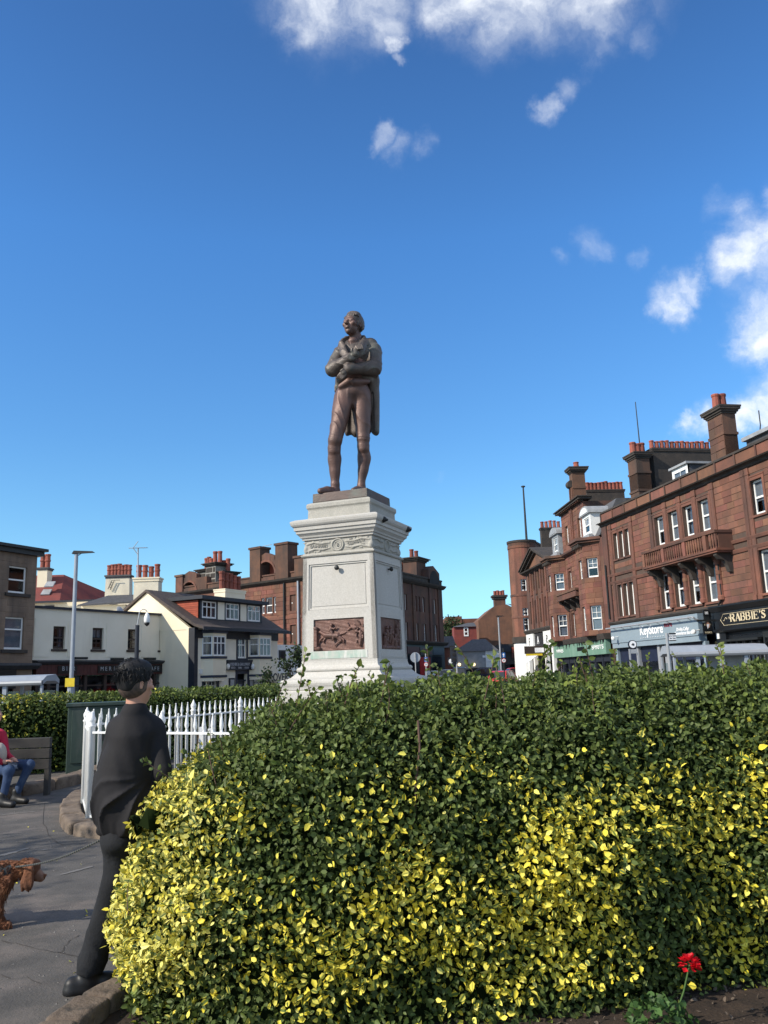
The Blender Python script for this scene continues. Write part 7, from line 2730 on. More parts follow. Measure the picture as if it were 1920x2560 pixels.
put_leaves('green_foliage', ~yy & ~br, 'leaf_green', .055, .085, 0, fhd, P2, N2, rg)
put_leaves('golden_foliage', yy, 'leaf_gold', .05, .08, 0, fhd, P2, N2, rg)
put_leaves('young_foliage', br, 'leaf_bright', .055, .08, 0, fhd, P2, N2, rg)

# ================================================================== kerbs
def kerb(label, pts, w, h, mat, n, seed, name='kerb', cat='kerb', rnd=True):
    t = empty(name, (pts[0][0], pts[0][1], 0), 0, label, cat)
    o = Vector((pts[0][0], pts[0][1], 0))
    seg = [Vector((p[0], p[1], 0)) - o for p in pts]
    tot = [0]
    for i in range(len(seg) - 1):
        tot.append(tot[-1] + (seg[i + 1] - seg[i]).length)

    def pos(s):
        for i in range(len(seg) - 1):
            if s <= tot[i + 1] or i == len(seg) - 2:
                return seg[i].lerp(seg[i + 1], (s - tot[i]) / (tot[i + 1] - tot[i]))
    rr = random.Random(seed)
    for k in range(n):
        a, b = pos(tot[-1] * k / n + .006), pos(tot[-1] * (k + 1) / n - .006)
        Ln = (b - a).length
        S = Sculpt((-.04, -w * .75, -.05), (Ln + .04, w * .75, h * 1.3), max(.012, w / 18))
        S.slab((Ln / 2, 0, h * .45), (Ln / 2, w / 2, h * .5 + .02), 0, rnd=min(w, h) * .26)
        hh_ = rr.uniform(0, 99)
        S.ripple(w * .028, lambda X, Y, Z: vnoise(X + hh_, Y, Z, 9, seed) + .5 * vnoise(X + hh_, Y, Z, 28, seed + 1))
        ob = S.build('stone', mat, t, relax=0)
        ob.location = a
        d = b - a
        ob.rotation_euler = (0, 0, math.atan2(d.y, d.x))
    return t


kerb('rounded brown edging stones beside the walking man at the foot of the hedge', [on_z(70, 2690), on_z(165, 2598), on_z(245, 2540), on_z(330, 2492)], .20, .10, 'kerb_stone', 3, 5)
kc = [on_z(300, 2098), on_z(235, 2100), on_z(192, 2082), on_z(172, 2052), on_z(178, 2024), on_z(200, 2002), on_z(225, 1985)]
kerb('curved rough stone kerb round the corner of the white railings', kc, .26, .13, 'kerb_stone', 6, 9)
kerb('lichen-spotted stone kerb in front of the green cabinet', [on_z(-60, 2010), on_z(60, 1988), on_z(130, 1974), on_z(200, 1956), on_z(290, 1925)], .30, .17, 'kerb_stone', 6, 14)

# ================================================================== white railings
rl = empty('railings', (0, 0, 0), 0, 'white spearhead railings round the statue garden', 'railings')
ZTOP, ZR, ZLOW = 1.33, 1.12, .17
bar_m = MB().lathe((0, 0, 0), [(.015, .02), (.015, 1.12), (.02, 1.125), (.02, 1.14), (.013, 1.15), (.012, 1.165), (.024, 1.20), (.022, 1.22), (.010, 1.30), (.008, 1.318), (.011, 1.325), (.009, 1.335)], 8).mesh('bar', 'white_iron', True)
post_m = MB().lathe((0, 0, 0), [(.042, 0), (.042, 1.18), (.05, 1.19), (.05, 1.205), (.03, 1.22), (.046, 1.255), (.046, 1.285), (.022, 1.33), (.014, 1.35), (.006, 1.375)], 12).mesh('post', 'white_iron', True)
nodes = [on_z(900, 1781, ZTOP), on_z(605, 1784, ZTOP), on_z(231, 1786, ZTOP)]
fa, fb = Vector((nodes[2].x, nodes[2].y, 0)), Vector((nodes[0].x, nodes[0].y, 0))
fc = on_z(206, 2022)
r1_, r2_ = on_z(290, 1768, ZTOP), on_z(690, 1742.5, ZTOP)
fd = Vector((r2_.x, r2_.y, 0))


def fence_run(a, b, sp, post_at=(), skip_post=False):
    a, b = Vector((a[0], a[1], 0)), Vector((b[0], b[1], 0))
    Ln = (b - a).length
    d = (b - a) / Ln
    n = Vector((-d.y, d.x, 0))
    for (z, w, h) in ((ZR, .022, .012), (ZLOW, .022, .014)):
        MB().obox((a + b) / 2 + Vector((0, 0, z)), d * Ln / 2, n * w, Vector((0, 0, h))).build('rail', 'white_iron', rl)
    k = max(2, round(Ln / sp))
    for i in range(k + 1):
        p = a + d * (Ln * i / k)
        isp = any(abs(i - q_) < .5 for q_ in post_at)
        o = bpy.data.objects.new('post' if isp else 'bar', post_m if isp else bar_m)
        link(o, rl)
        o.location = p
        o.rotation_euler = (0, 0, R.uniform(0, 6))
        o.scale = (1, 1, R.uniform(.992, 1.008))


fence_run(fa, fb, .125, (0, 9, 20))
fence_run(fa + (fc - fa).normalized() * .1, fc, .14, (10,))
fence_run(fc, fd, .155, (7, 16, 25, 34))
gpst = on_z(507, 1822, 1.14)
MB().box(-.035, .035, -.035, .035, .05, 1.16).build('gate_post', 'white_iron', rl).location = (gpst.x, gpst.y, 0)
MB().box(-.035, .035, -.035, .035, .05, 1.14).build('gate_post', 'white_iron', rl).location = (gpst.x + .1, gpst.y, 0)
pdl = empty('padlock', on_z(504, 1858, .97) + Vector((0, -.05, 0)), 0, 'brass padlock on the gate of the white railings', 'padlock')
MB().box(-.03, .03, -.015, .015, -.07, 0).build('body', 'letter_gold', pdl, bevel=.005)
MB().tube([(-.018, 0, 0), (-.018, 0, .05), (-.01, 0, .07), (.01, 0, .07), (.018, 0, .05), (.018, 0, 0)], .006, 6).build('shackle', 'galv', pdl)
MB().box(-.04, .02, .02, .03, -.02, .12).build('hasp', 'kerb_stone', pdl)

# ================================================================== green cabinet
ca_ = on_z(163, 1940)
cab = empty('utility_cabinet', (ca_.x, ca_.y, 0), math.radians(16), 'dark green metal utility cabinet between the far hedge and the white railings', 'cabinet')
ct_ = 1.27
MB().box(0, 1.25, 0, .5, .03, ct_).build('body', 'green_box', cab, bevel=.015)
MB().box(-.03, 1.28, -.04, .54, ct_ + .002, ct_ + .07).build('lid', 'green_box', cab, bevel=.01)
for a, b in ((.08, .60), (.62, 1.17)):
    dd = MB().box(a, b, -.018, -.001, .22, ct_ - .06).build('door', 'green_box', cab, bevel=.006)
MB().box(.64, .67, -.045, -.019, .62, .74).build('handle', 'iron_dark', cab)
MB().box(-.006, -.001, .12, .3, .95, 1.2).build('notice', 'letter_white', cab)

# worn marks, cracks and grit on the path
PTH = bpy.data.objects['path']
rr = random.Random(19)
for (pa, pb, w) in ((((0, 2142), (72, 2122)), None, .05), (((104, 2128), (118, 2125)), None, .035), (((150, 2190), (232, 2168)), None, .028), (((0, 2040), (90, 2030)), None, .03)):
    a, b = on_z(*pa[0], .0), on_z(*pa[1], .0)
    d = (b - a)
    n_ = Vector((-d.y, d.x, 0)).normalized()
    m = MB()
    k = 12
    vs = []
    for i in range(k + 1):
        p_ = a + d * (i / k)
        e = w * rr.uniform(.5, 1.1) * (1 if 0 < i < k else .3)
        vs += [(*(p_ + n_ * e)[:2], .0102), (*(p_ - n_ * e)[:2], .0102)]
    m.add(vs, [(2 * i, 2 * i + 1, 2 * i + 3, 2 * i + 2) for i in range(k)])
    m.build('faded_marking', 'paving', PTH)
for pts in (((0, 2355), (40, 2362), (95, 2376), (150, 2386), (215, 2398), (260, 2410)), ((150, 2388), (168, 2362), (186, 2346), (200, 2340)), ((110, 2010), (108, 2060), (122, 2092), (150, 2112), (190, 2118)), ((0, 2440), (30, 2452), (66, 2447), (120, 2470))):
    P_ = []
    for (x0, y0), (x1, y1) in zip(pts[:-1], pts[1:]):
        for t in (0, .35, .7):
            P_.append(on_z(x0 + (x1 - x0) * t + rr.uniform(-3, 3), y0 + (y1 - y0) * t + rr.uniform(-2, 2)))
    vs, fs = [], []
    for i, p_ in enumerate(P_):
        d = (P_[min(i + 1, len(P_) - 1)] - P_[max(i - 1, 0)])
        n_ = Vector((-d.y, d.x, 0)).normalized() * rr.uniform(.0012, .0038)
        vs += [(*(p_ + n_)[:2], .0098), (*(p_ - n_)[:2], .0098)]
    MB().add(vs, [(2 * i, 2 * i + 1, 2 * i + 3, 2 * i + 2) for i in range(len(P_) - 1)]).build('crack', 'soot_stone', PTH)
m = MB()
for i in range(900):
    x, y = rr.uniform(-5.5, -1.2), rr.uniform(4.2, 12)
    s = rr.uniform(.003, .008)
    m.add([(x - s, y - s, .006), (x + s, y - s, .006), (x + s, y + s, .006), (x - s, y + s, .006), (x, y, .006 + s)], [(0, 1, 4), (1, 2, 4), (2, 3, 4), (3, 0, 4)])
m.build('grit', 'paving', kind='stuff')
n = 70
PP = np.stack([RNG.uniform(-5.5, -1.5, n), RNG.uniform(4.3, 11, n), np.full(n, .012)], 1)
L = RNG.uniform(.02, .045, n)
v, fq, uv = leaf_cloud(PP, np.tile(np.array([[0, 0, 1.]]), (n, 1)), L, L * .6, RNG, out=0)
np_mesh('fallen_leaves', v, fq, 'leaf_gold', None, uv=uv, kind='stuff')

# ================================================================== walking man seen from behind
MY = 5.02
mo = on_z(262, 2452)
MO = Vector((mo.x, MY, 0))
man = empty('person', MO, 0, 'man in a black bomber jacket and dark jeans walking away past the hedge', 'person')


def PM(p, dy=0.0):
    return np.array(at(*p, MY + dy) - MO)


def m_(x, y, dy=0.0):
    return PM(AM(x, y), dy)


def mh(x, y, dy=0.0):
    return PM(AH(x, y), dy)


um_ = MY / F_PX * 1.03 / 2.573        # metres per pixel of the enlarged region
hm = MY / F_PX * 1.03 / 11.85
S = Sculpt((-.45, -.45, 1.25), (.55, .55, 1.95), .0075)
hc = mh(745, 830, .02)
HH = .222
head_parts(S, hc, HH, math.radians(132), 0, 0)
S.cone(mh(720, 1100, .03), m_(868, 230, .03), .056, .058, .03)
S.build('body', 'skin', man)
# hair: faded sides, longer on top
S = Sculpt((-.35, -.35, 1.45), (.45, .4, 1.98), .007)
Rm = Matrix.Rotation(math.radians(132), 3, 'Z')
R4 = Rm.to_4x4()


def hh2(x, y, z):
    return np.array(Vector(hc) + Rm @ Vector((x * HH, -y * HH, z * HH)))


S.ell(hh2(0, -.10, .22), (.37 * HH, .47 * HH, .40 * HH), 0, rot=R4)
S.ell(hh2(0, -.06, .44), (.34 * HH, .44 * HH, .22 * HH), .03, rot=R4)
S.ell(hh2(0, -.28, -.06), (.29 * HH, .22 * HH, .28 * HH), .04, rot=R4)
S.ell(hh2(0, .56, -.04), (.30 * HH, .36 * HH, .38 * HH), .01, True, rot=R4)
S.slab(hh2(0, 0, -.62), (HH, HH, .42 * HH), .015, True, rot=R4)
hr = S.build('hair', 'hair_black', man, relax=0)
rr = random.Random(5)
m = MB()
for i in range(1500):
    w, e = rr.uniform(0, 6.28), rr.uniform(-.25, 1.5)
    d = Vector((math.cos(w) * math.cos(e) * .355, math.sin(w) * math.cos(e) * .455 - .09, .24 + math.sin(e) * .385))
    if d.y > .22 and d.z < .32:
        continue
    t = Vector((d.x * 1.10 + rr.uniform(-.09, .09), d.y * 1.08 - .05 + rr.uniform(-.09, .09), d.z + .04 - .20 * (1 - math.sin(max(e, 0)) * .8) + rr.uniform(-.06, .08)))
    mid = d.lerp(t, .5) + Vector((d.x, d.y, d.z - .1)) * .07
    m.tube([hh2(*d), hh2(*mid), hh2(*t)], [.0022, .0018, .0006], 3, cap=False)
m.build('strands', 'hair_black', man, kind='stuff')
S = Sculpt((-.35, -.35, 1.40), (.45, .4, 1.9), .008)
S.ell(hh2(0, -.09, -.02), (.345 * HH, .435 * HH, .40 * HH), 0, rot=R4)
S.ell(hh2(0, .52, -.12), (.36 * HH, .42 * HH, .50 * HH), .01, True, rot=R4)
S.slab(hh2(0, 0, -.80), (HH, HH, .40 * HH), .015, True, rot=R4)
S.ell(hh2(0, .36, -.42), (.5 * HH, .40 * HH, .28 * HH), .01, True, rot=R4)
for s in (-1, 1):
    S.ell(hh2(s * .34, .02, -.06), (.05 * HH, .07 * HH, .11 * HH), .008, True, rot=R4)
S.build('short_hair', 'hair_short', man)

# jacket
S = Sculpt((-.55, -.42, .75), (.62, .55, 1.62), .009)
S.cone(m_(870, 210, .03), m_(880, 320, .05), .085, .14, .05)
S.cone(m_(765, 300, .06), m_(985, 310, .06), 72 * um_, 68 * um_, .06)
S.ell(m_(860, 460, .06), (168 * um_, .165, 250 * um_), .05)
S.ell(m_(805, 730, .06), (192 * um_, .19, 320 * um_), .06)
S.ell(m_(880, 860, .06), (150 * um_, .17, 230 * um_), .04)
# left sleeve hangs in front of the body, right sleeve bends at the elbow
S.path([m_(750, 330, .06), m_(680, 560, .12), m_(720, 800, .25)], [66 * um_, 58 * um_, 46 * um_], .02)
S.path([m_(1000, 335, .05), m_(1046, 590, -.01), m_(985, 745, .16)], [68 * um_, 62 * um_, 48 * um_], .016)
# collar
S.cone(m_(872, 192, .025), m_(874, 228, .03), 62 * um_, 74 * um_, .01)
S.cone(m_(874, 228, .03), m_(876, 290, .04), 76 * um_, 120 * um_, .02)
# folds: deep pull lines from the right elbow towards the hem, long vertical drapes at the left
cx_, cz_ = m_(985, 600)[0], m_(985, 600)[2]


def pulls(X, Y, Z):
    dx, dz = X - cx_, Z - cz_
    an = np.arctan2(dz, dx + .0001)
    rr_ = np.sqrt(dx * dx + dz * dz)
    fan = (1 - np.abs(np.sin(an * 7.0 + 2.0 * vnoise(X, Y, Z, 5, 3)))) ** 2
    mask = np.exp(-((rr_ - .24) / .17) ** 2) * np.clip((1.22 - Z) / .2, 0, 1)
    drape = (1 - np.abs(np.sin(X * 26 + 1.4 * vnoise(X, Y, Z * .4, 6, 9)))) ** 2
    m2 = np.clip((.06 - X) / .15, 0, 1) * np.clip((1.3 - Z) / .3, 0, 1)
    return (.034 * fan * mask + .018 * drape * m2) * (Y < .1)


S.ripple(-1.0, lambda X, Y, Z: pulls(X, Y, Z) - .006)
S.path([m_(905, 470, -.14), m_(895, 510, -.15), m_(862, 530, -.16)], [.010, .015, .009], .02, True)
S.path([m_(962, 480, -.10), m_(958, 560, -.12), m_(935, 620, -.14)], [.010, .015, .010], .02, True)
# gathered hem
S.cone(m_(735, 930, .06), m_(880, 925, .06), 70 * um_, 70 * um_, .015)
S.cone(m_(690, 952, .06), m_(930, 945, .06), 46 * um_, 46 * um_, .006, sq=((0, 1, 0), .30))
S.slab((0, 0, m_(800, 985, .06)[2] - .3), (2, 2, .3), .012, True)
S.ripple(.003, lambda X, Y, Z: vnoise(X, Y, Z * .6, 30, 8) + np.sin(X * 150) * (Z < m_(800, 890)[2]) * .6)
S.build('jacket', 'jacket_black', man)
# hands in front of him
for (c, s) in ((m_(735, 850, .27), 1), (m_(975, 700, .30), -1)):
    S = Sculpt(c - .12, c + .12, .006)
    S.ell(c, (.028, .04, .045), 0)
    for i in range(4):
        b = c + np.array([-.02 + .013 * i, .02, -.02])
        S.path([b, b + np.array([0, .025, -.03]), b + np.array([0, .0, -.05 - .004 * (i % 3)])], [.0095, .009, .008], .004)
    S.path([c + np.array([s * .02, 0, .01]), c + np.array([s * .03, .03, -.02]), c + np.array([s * .015, .045, -.035])], [.011, .010, .008], .006)
    S.build('hand', 'skin', man)
# trousers
S = Sculpt((-.5, -.5, .02), (.6, .6, 1.02), .009)
S.cone(m_(745, 960, .06), m_(890, 960, .06), 80 * um_, 80 * um_, .03)
S.ell(m_(790, 1030, .03), (118 * um_, .14, 90 * um_), .05)
S.path([m_(765, 1040, .04), m_(752, 1250, .02), m_(700, 1450, .02), m_(645, 1640, .02), m_(588, 1830, .02)], [86 * um_, 76 * um_, 78 * um_, 80 * um_, 76 * um_], .05)
S.cone(m_(588, 1830, .02), m_(574, 1885, .02), 76 * um_, 72 * um_, .01)
S.slab((0, 0, -.3), (2, 2, .405), .006, True)
S.path([m_(880, 1040, .08), m_(930, 1300, .20), m_(960, 1560, .30), m_(985, 1800, .36)], [86 * um_, 78 * um_, 70 * um_, 64 * um_], .05)
S.ripple(-.010, lambda X, Y, Z: (1 - np.abs(np.sin(Z * 24 + X * 14 + 2.2 * vnoise(X, Y, Z, 7, 2)))) ** 2 * (np.clip((.42 - Z) / .15, 0, 1) + np.clip((Z - .78) / .1, 0, 1)))
S.ripple(.003, lambda X, Y, Z: vnoise(X, Y, Z, 24, 18))
tr = S.build('jeans', 'jeans_black', man)
pk = MB().box(-.06, .06, -.008, .0, -.07, .07)
for (pa, toe, nm) in ((m_(575, 1890, .02), np.array([.20, .07]), 0), (m_(985, 1800, .36), np.array([.2, .16]), 1)):
    S = Sculpt((pa[0] - .25, pa[1] - .25, -.01), (pa[0] + .42, pa[1] + .42, .24), .008)
    hz_ = .0 if nm == 0 else .03
    heel = np.array([pa[0] - .085, pa[1] - .02, .05 + hz_])
    t = np.array([pa[0] + toe[0], pa[1] + toe[1], .045])
    S.cone(heel, heel * .4 + t * .6, .045, .046, 0)
    S.cone(heel * .4 + t * .6, t, .046, .034, .03)
    S.cone(np.array([pa[0], pa[1], .14]), heel * .7 + t * .3 + np.array([0, 0, .03]), .058, .05, .03)
    S.cone(heel + np.array([0, 0, -.028]), t + np.array([0, 0, -.02]), .052, .042, .004)
    S.slab((pa[0], pa[1], -.1), (1, 1, .103), .002, True)
    S.build('shoe', 'shoe_black', man)

# ================================================================== seated person at the left edge
SY = 12.75
so = on_z(50, 2005)
SO = Vector((so.x - .12, so.y, 0))
sit = empty('person', SO, 0, 'seated person in red top and blue jeans holding a phone at the left edge', 'person')


def s_(x, y, dy=0.0):
    return np.array(at(*AS(x, y), SY + dy) - SO)


us = SY / F_PX * 1.02 / 7.54
S = Sculpt((-1.5, -1.0, .0), (.5, .6, 1.5), .014)
kn1, kn2 = s_(560, 690, .0), s_(170, 800, -.30)
hip = np.array([s_(-160, 700)[0], .05, .52])
S.cone(hip + np.array([0, .1, 0]), kn1, 115 * us, 82 * us, .05)
S.cone(kn1, s_(330, 1200, -.02), 82 * us, 66 * us, .04)
S.cone(hip + np.array([0, -.25, 0]), kn2, 115 * us, 90 * us, .05)
S.cone(kn2, s_(80, 1230, -.35), 86 * us, 66 * us, .04)
S.ell(hip, (.2, .24, .16), .05)
S.ripple(.006, lambda X, Y, Z: vnoise(X, Y, Z, 18, 5))
S.build('jeans', 'jeans_blue', sit)
for (c, d) in ((s_(340, 1290, -.02), -.02), (s_(90, 1310, -.36), -.05)):
    S = Sculpt(c - .3, c + np.array([.4, .3, .25]), .012)
    S.cone(np.array([c[0] - .05, c[1], .07]), np.array([c[0] + .14, c[1] - .06, .05]), .058, .05, 0)
    S.cone(np.array([c[0] - .03, c[1], .18]), np.array([c[0] - .02, c[1], .09]), .058, .06, .03)
    S.slab((c[0], c[1], -.2), (2, 2, .205), .002, True)
    S.build('shoe', 'shoe_black', sit)
S = Sculpt((-1.6, -.8, .35), (.3, .7, 1.5), .013)
sh = s_(-40, 150, .02)
S.cone(hip + np.array([-.02, 0, .1]), np.array([sh[0] - .12, 0.0, sh[2] - .06]), .17, .17, .06)
S.cone(sh + np.array([-.02, .12, 0]), sh + np.array([-.15, -.25, 0]), .08, .08, .05)
S.path([sh + np.array([.0, .1, 0]), s_(110, 480, .05), s_(250, 590, -.05)], [78 * us, 62 * us, 42 * us], .04)
S.path([sh + np.array([-.1, -.28, 0]), s_(-120, 560, -.35), s_(30, 650, -.28)], [78 * us, 64 * us, 44 * us], .04)
S.ripple(.006, lambda X, Y, Z: vnoise(X, Y, Z, 16, 15))
S.build('red_top', 'red_cloth', sit)
S = Sculpt((-1.2, -.8, .4), (.3, .4, 1.4), .013)
S.ell(s_(-20, 500, -.16), (.11, .10, .17), 0)
S.build('shirt', 'shirt_pale', sit)
S = Sculpt((-1.2, -.7, .4), (.4, .4, 1.75), .009)
S.cone(sh + np.array([-.10, -.05, .03]), sh + np.array([-.05, -.06, .2]), .06, .055, 0)
head_parts(S, sh + np.array([-.02, -.06, .30]), .23, math.radians(60), math.radians(-18))
hd = s_(120, 640, -.27)
S.cone(s_(50, 640, -.28), hd, .03, .035, .02)
for i in range(4):
    S.path([hd + np.array([.02, -.03 + .018 * i, .01]), hd + np.array([.07, -.03 + .018 * i, .015]), hd + np.array([.09, -.025 + .016 * i, -.012])], [.0105, .010, .008], .006)
S.path([hd + np.array([.0, .03, .02]), hd + np.array([.04, .04, .035])], [.012, .010], .008)
S.cone(s_(240, 590, -.06), s_(280, 610, -.1), .032, .034, .02)
for i in range(4):
    S.path([s_(285, 610, -.1) + np.array([.0, -.02 + .014 * i, 0]), s_(285, 610, -.1) + np.array([.04, -.03 + .014 * i, -.02])], [.010, .008], .006)
S.build('body', 'skin', sit)
S = Sculpt((-.9, -.5, 1.0), (.3, .4, 1.75), .012)
hs_c = sh + np.array([-.045, -.06, .345])
S.ell(hs_c, (.10, .085, .10), 0)
S.ell(hs_c + np.array([.10, 0, -.06]), (.075, .08, .085), .01, True)
S.build('hair', 'hair_short', sit)
ph = empty('phone', Vector(s_(225, 655, -.30)) + SO, 0, 'dark phone held by the seated person', 'phone')
MB().box(-.075, .075, -.035, .035, -.004, .004).build('case', 'shoe_black', ph, bevel=.003)
ph.rotation_euler = (.2, .3, .2)

# bench behind the seated person
bo = at(*AS(0, 700), 13.15)
bn = empty('bench', (bo.x - 1.35, 13.2, 0), math.radians(4), 'dark stone bench with a solid back under the seated person', 'bench')
MB().box(0, 1.62, -.32, .22, .36, .46).build('seat', 'bench_stone', bn, bevel=.01)
bz = at(*AS(350, 190), 13.5).z
for i in range(3):
    MB().box(0, 1.95, .25, .36, .40 + i * (bz - .4) / 3, .40 + (i + 1) * (bz - .4) / 3 - .012).build('back_board', 'bench_stone', bn, bevel=.008)
for x in (.1, 1.2):
    MB().box(x, x + .12, -.28, .24, 0, .358).build('leg', 'bench_stone', bn)
MB().box(1.88, 1.95, .24, .37, 0, .398).build('end_post', 'bench_stone', bn)

# ================================================================== spaniel on a lead
DY = 6.42
do = on_z(0, 2306)
DO = Vector((do.x - .25, DY, 0))
dog = empty('dog', DO, 0, 'brown spaniel in a dark harness standing at the left edge', 'dog')


def d_(x, y, dy=0.0):
    return np.array(at(*AD(x, y), DY + dy) - DO)


ud = DY / F_PX * 1.05 / 5.53
S = Sculpt((-.85, -.3, .0), (.75, .3, .75), .0085)
wth = d_(40, 500)
S.cone(d_(-60, 640), d_(-420, 620), 150 * ud, 135 * ud, .05)
S.cone(d_(-420, 620), d_(-620, 620), 130 * ud, 110 * ud, .06)
S.cone(d_(-20, 620), d_(110, 570), 130 * ud, 105 * ud, .05)
S.cone(d_(80, 540), d_(330, 520), 105 * ud, 95 * ud, .05)
hd_ = d_(420, 500)
S.ell(d_(400, 500), (118 * ud, .085, 105 * ud), .03)
S.ell(d_(460, 450), (70 * ud, .06, 55 * ud), .03)
S.cone(d_(490, 560), d_(590, 615), 64 * ud, 36 * ud, .03)
S.cone(d_(480, 620), d_(560, 660), 44 * ud, 24 * ud, .03)
S.ell(d_(625, 595), (20 * ud, .02, 17 * ud), .008)
S.path([d_(520, 668, -.02), d_(575, 650, -.02)], [6 * ud, 5 * ud], .006, True)
for s in (-1, 1):
    S.ell(d_(508, 505, s * .055), (16 * ud, .012, 13 * ud), .008, True)
    S.ell(d_(505, 508, s * .05), (12 * ud, .012, 11 * ud), .002)
# legs with elbow, wrist, stifle and hock
zg = .025
for (x0, xe, xp, dy, k) in ((60, -10, 10, -.09, 0), (10, -60, -90, .09, 0)):
    a, b = d_(x0 + 30, 700, dy), d_(xe + 20, 900, dy)
    w_ = d_(xp - 10, 1080, dy)
    S.path([a, b, w_, np.array([w_[0] - .015, w_[1], .04])], [75 * ud, 52 * ud, 38 * ud, 36 * ud], .03)
    S.cone((w_[0] - .02, w_[1], .03), (w_[0] + .06, w_[1], .026), .035, .03, .02)
for dy in (-.09, .09):
    h0, st, hk = d_(-600, 700, dy), d_(-520, 900, dy), d_(-680, 1020, dy)
    S.path([h0, st, hk, np.array([hk[0] + .02, hk[1], .04])], [95 * ud, 60 * ud, 38 * ud, 34 * ud], .03)
    S.cone((hk[0], hk[1], .03), (hk[0] + .09, hk[1], .026), .034, .03, .02)
S.path([d_(-700, 560), d_(-780, 470), d_(-840, 420)], [36 * ud, 30 * ud, 16 * ud], .03)
S.ripple(.004, lambda X, Y, Z: vnoise(X, Y, Z, 40, 21))
S.build('body', 'dog_fur', dog, relax=0)
for s in (-1, 1):
    S = Sculpt(d_(380, 640, s * .08) - .2, d_(380, 640, s * .08) + .2, .006)
    S.path([d_(440, 450, s * .075), d_(400, 560, s * .10), d_(375, 700, s * .10), d_(370, 780, s * .095)], [30 * ud, 70 * ud, 78 * ud, 34 * ud], .03, sq=((0, 1, 0), 2.6))
    rr = random.Random(s)
    for i in range(16):
        x = rr.uniform(290, 450)
        S.path([d_(x, 700, s * .10), d_(x + rr.uniform(-15, 15), 800 + rr.uniform(-20, 30), s * .095)], [10 * ud, 4 * ud], .008)
    S.ripple(.003, lambda X, Y, Z: np.sin(X * 160 + Z * 14) + .6 * np.sin(X * 90 - Z * 25))
    S.build('ear', 'dog_fur', dog, relax=0)
# coat of longer hair over neck, back, legs and chest
rr = random.Random(4)
bd = dog.children[0].data
m = MB()
ln_ = len(bd.vertices)
fx_ = d_(455, 500)[0]
for i in range(5200):
    v = bd.vertices[rr.randrange(ln_)]
    c, n_ = v.co, v.normal
    if c.x > fx_:
        continue
    if c.x < -.15 and rr.random() < .6:
        continue
    l = rr.uniform(.015, .045) * (1.3 if c.z < .3 else .8)
    d = (n_ * .45 + Vector((-.5, 0, -.6)) + Vector((rr.uniform(-.2, .2), rr.uniform(-.2, .2), rr.uniform(-.2, .2)))).normalized()
    m.tube([c, c + d * l * .6 + n_ * .006, c + d * l], [.0024, .0019, .0004], 3, cap=False)
m.build('coat_hair', 'dog_fur', dog, kind='stuff')
S = Sculpt((.1, -.15, .2), (.6, .15, .6), .006)
S.cone(d_(500, 562), d_(592, 617), 65 * ud, 37 * ud, .0)
S.cone(d_(482, 622), d_(560, 662), 45 * ud, 25 * ud, .03)
S.slab(d_(440, 600), (40 * ud, .2, .2), .01, True)
S.build('muzzle', 'dog_face', dog)
S = Sculpt((.2, -.1, .2), (.6, .1, .6), .005)
S.ell(d_(628, 594), (20 * ud, .019, 17 * ud), .0)
S.build('nose', 'rubber', dog)
S = Sculpt((-.8, -.3, .1), (.5, .3, .75), .009)
S.cone(d_(-60, 640), d_(-300, 622), 158 * ud, 146 * ud, .05)
S.cone(d_(-20, 620), d_(110, 570), 140 * ud, 116 * ud, .05)
S.cone(d_(100, 545), d_(170, 545), 118 * ud, 112 * ud, .03)
S.slab(d_(-60, 960), (.6, .6, .10), .02, True)
for dy in (-.12, .12):
    S.cone(d_(70, 720, dy), d_(60, 900, dy), 85 * ud, 80 * ud, .02, True)
S.build('harness', 'harness', dog)
lead = empty('lead', (0, 0, 0), 0, 'striped rope lead running from the dog harness to the walking man', 'lead')
a_, b_ = at(*AD(200, 485), DY - .03), at(*AD(1450, 80), 5.35)
c_ = Vector(m_(735, 850, .27)) + MO
n = 46
pts = []
for i in range(n + 1):
    t = i / n
    p = a_.lerp(b_, t)
    p.z -= .035 * math.sin(math.pi * t)
    pts.append(p)
pts += [b_.lerp(c_, t) for t in (.5, 1.0)]
MB().tube(pts, .0065, 6).build('rope', 'harness', lead)
m = MB()
for i in range(1, n, 1):
    d = (pts[i + 1] - pts[i]) if i < n else (pts[i] - pts[i - 1])
    m.tube([pts[i], pts[i] + d * .34], .0073, 6)
m.build('fleck', 'leash_pale', lead, kind='stuff')

# ================================================================== street furniture
def lamp(label, pb, pt, pe_, D, r0=.11, r1=.06, head=.7):
    b, t, e = at(*pb, D), at(*pt, D), at(*pe_, D)
    o = empty('street_lamp', (t.x, D, 0), 0, label, 'street lamp', 'street lamps')
    h = t.z
    MB().lathe((0, 0, 0), [(r0, 0), (r0, 1.6), (r1 * 1.15, 1.7), (r1, h)], 10).build('pole', 'galv', o)
    s = 1 if e.x > t.x else -1
    hx = e.x - t.x
    MB().tube([(0, 0, h - .1), (hx * .25, 0, h + .02), (hx - s * head, 0, e.z - .02)], .035, 6).build('arm', 'galv', o)
    MB().add([(hx - s * head * 1.2, -.12, e.z - .05), (hx, -.07, e.z - .02), (hx, .07, e.z - .02), (hx - s * head * 1.2, .12, e.z - .05), (hx - s * head * 1.1, -.1, e.z + .1), (hx - s * .1, -.05, e.z + .05), (hx - s * .1, .05, e.z + .05), (hx - s * head * 1.1, .1, e.z + .1)],
             [(0, 1, 2, 3), (4, 5, 6, 7), (0, 1, 5, 4), (1, 2, 6, 5), (2, 3, 7, 6), (3, 0, 4, 7)]).build('lantern', 'iron_dark', o)
    return o


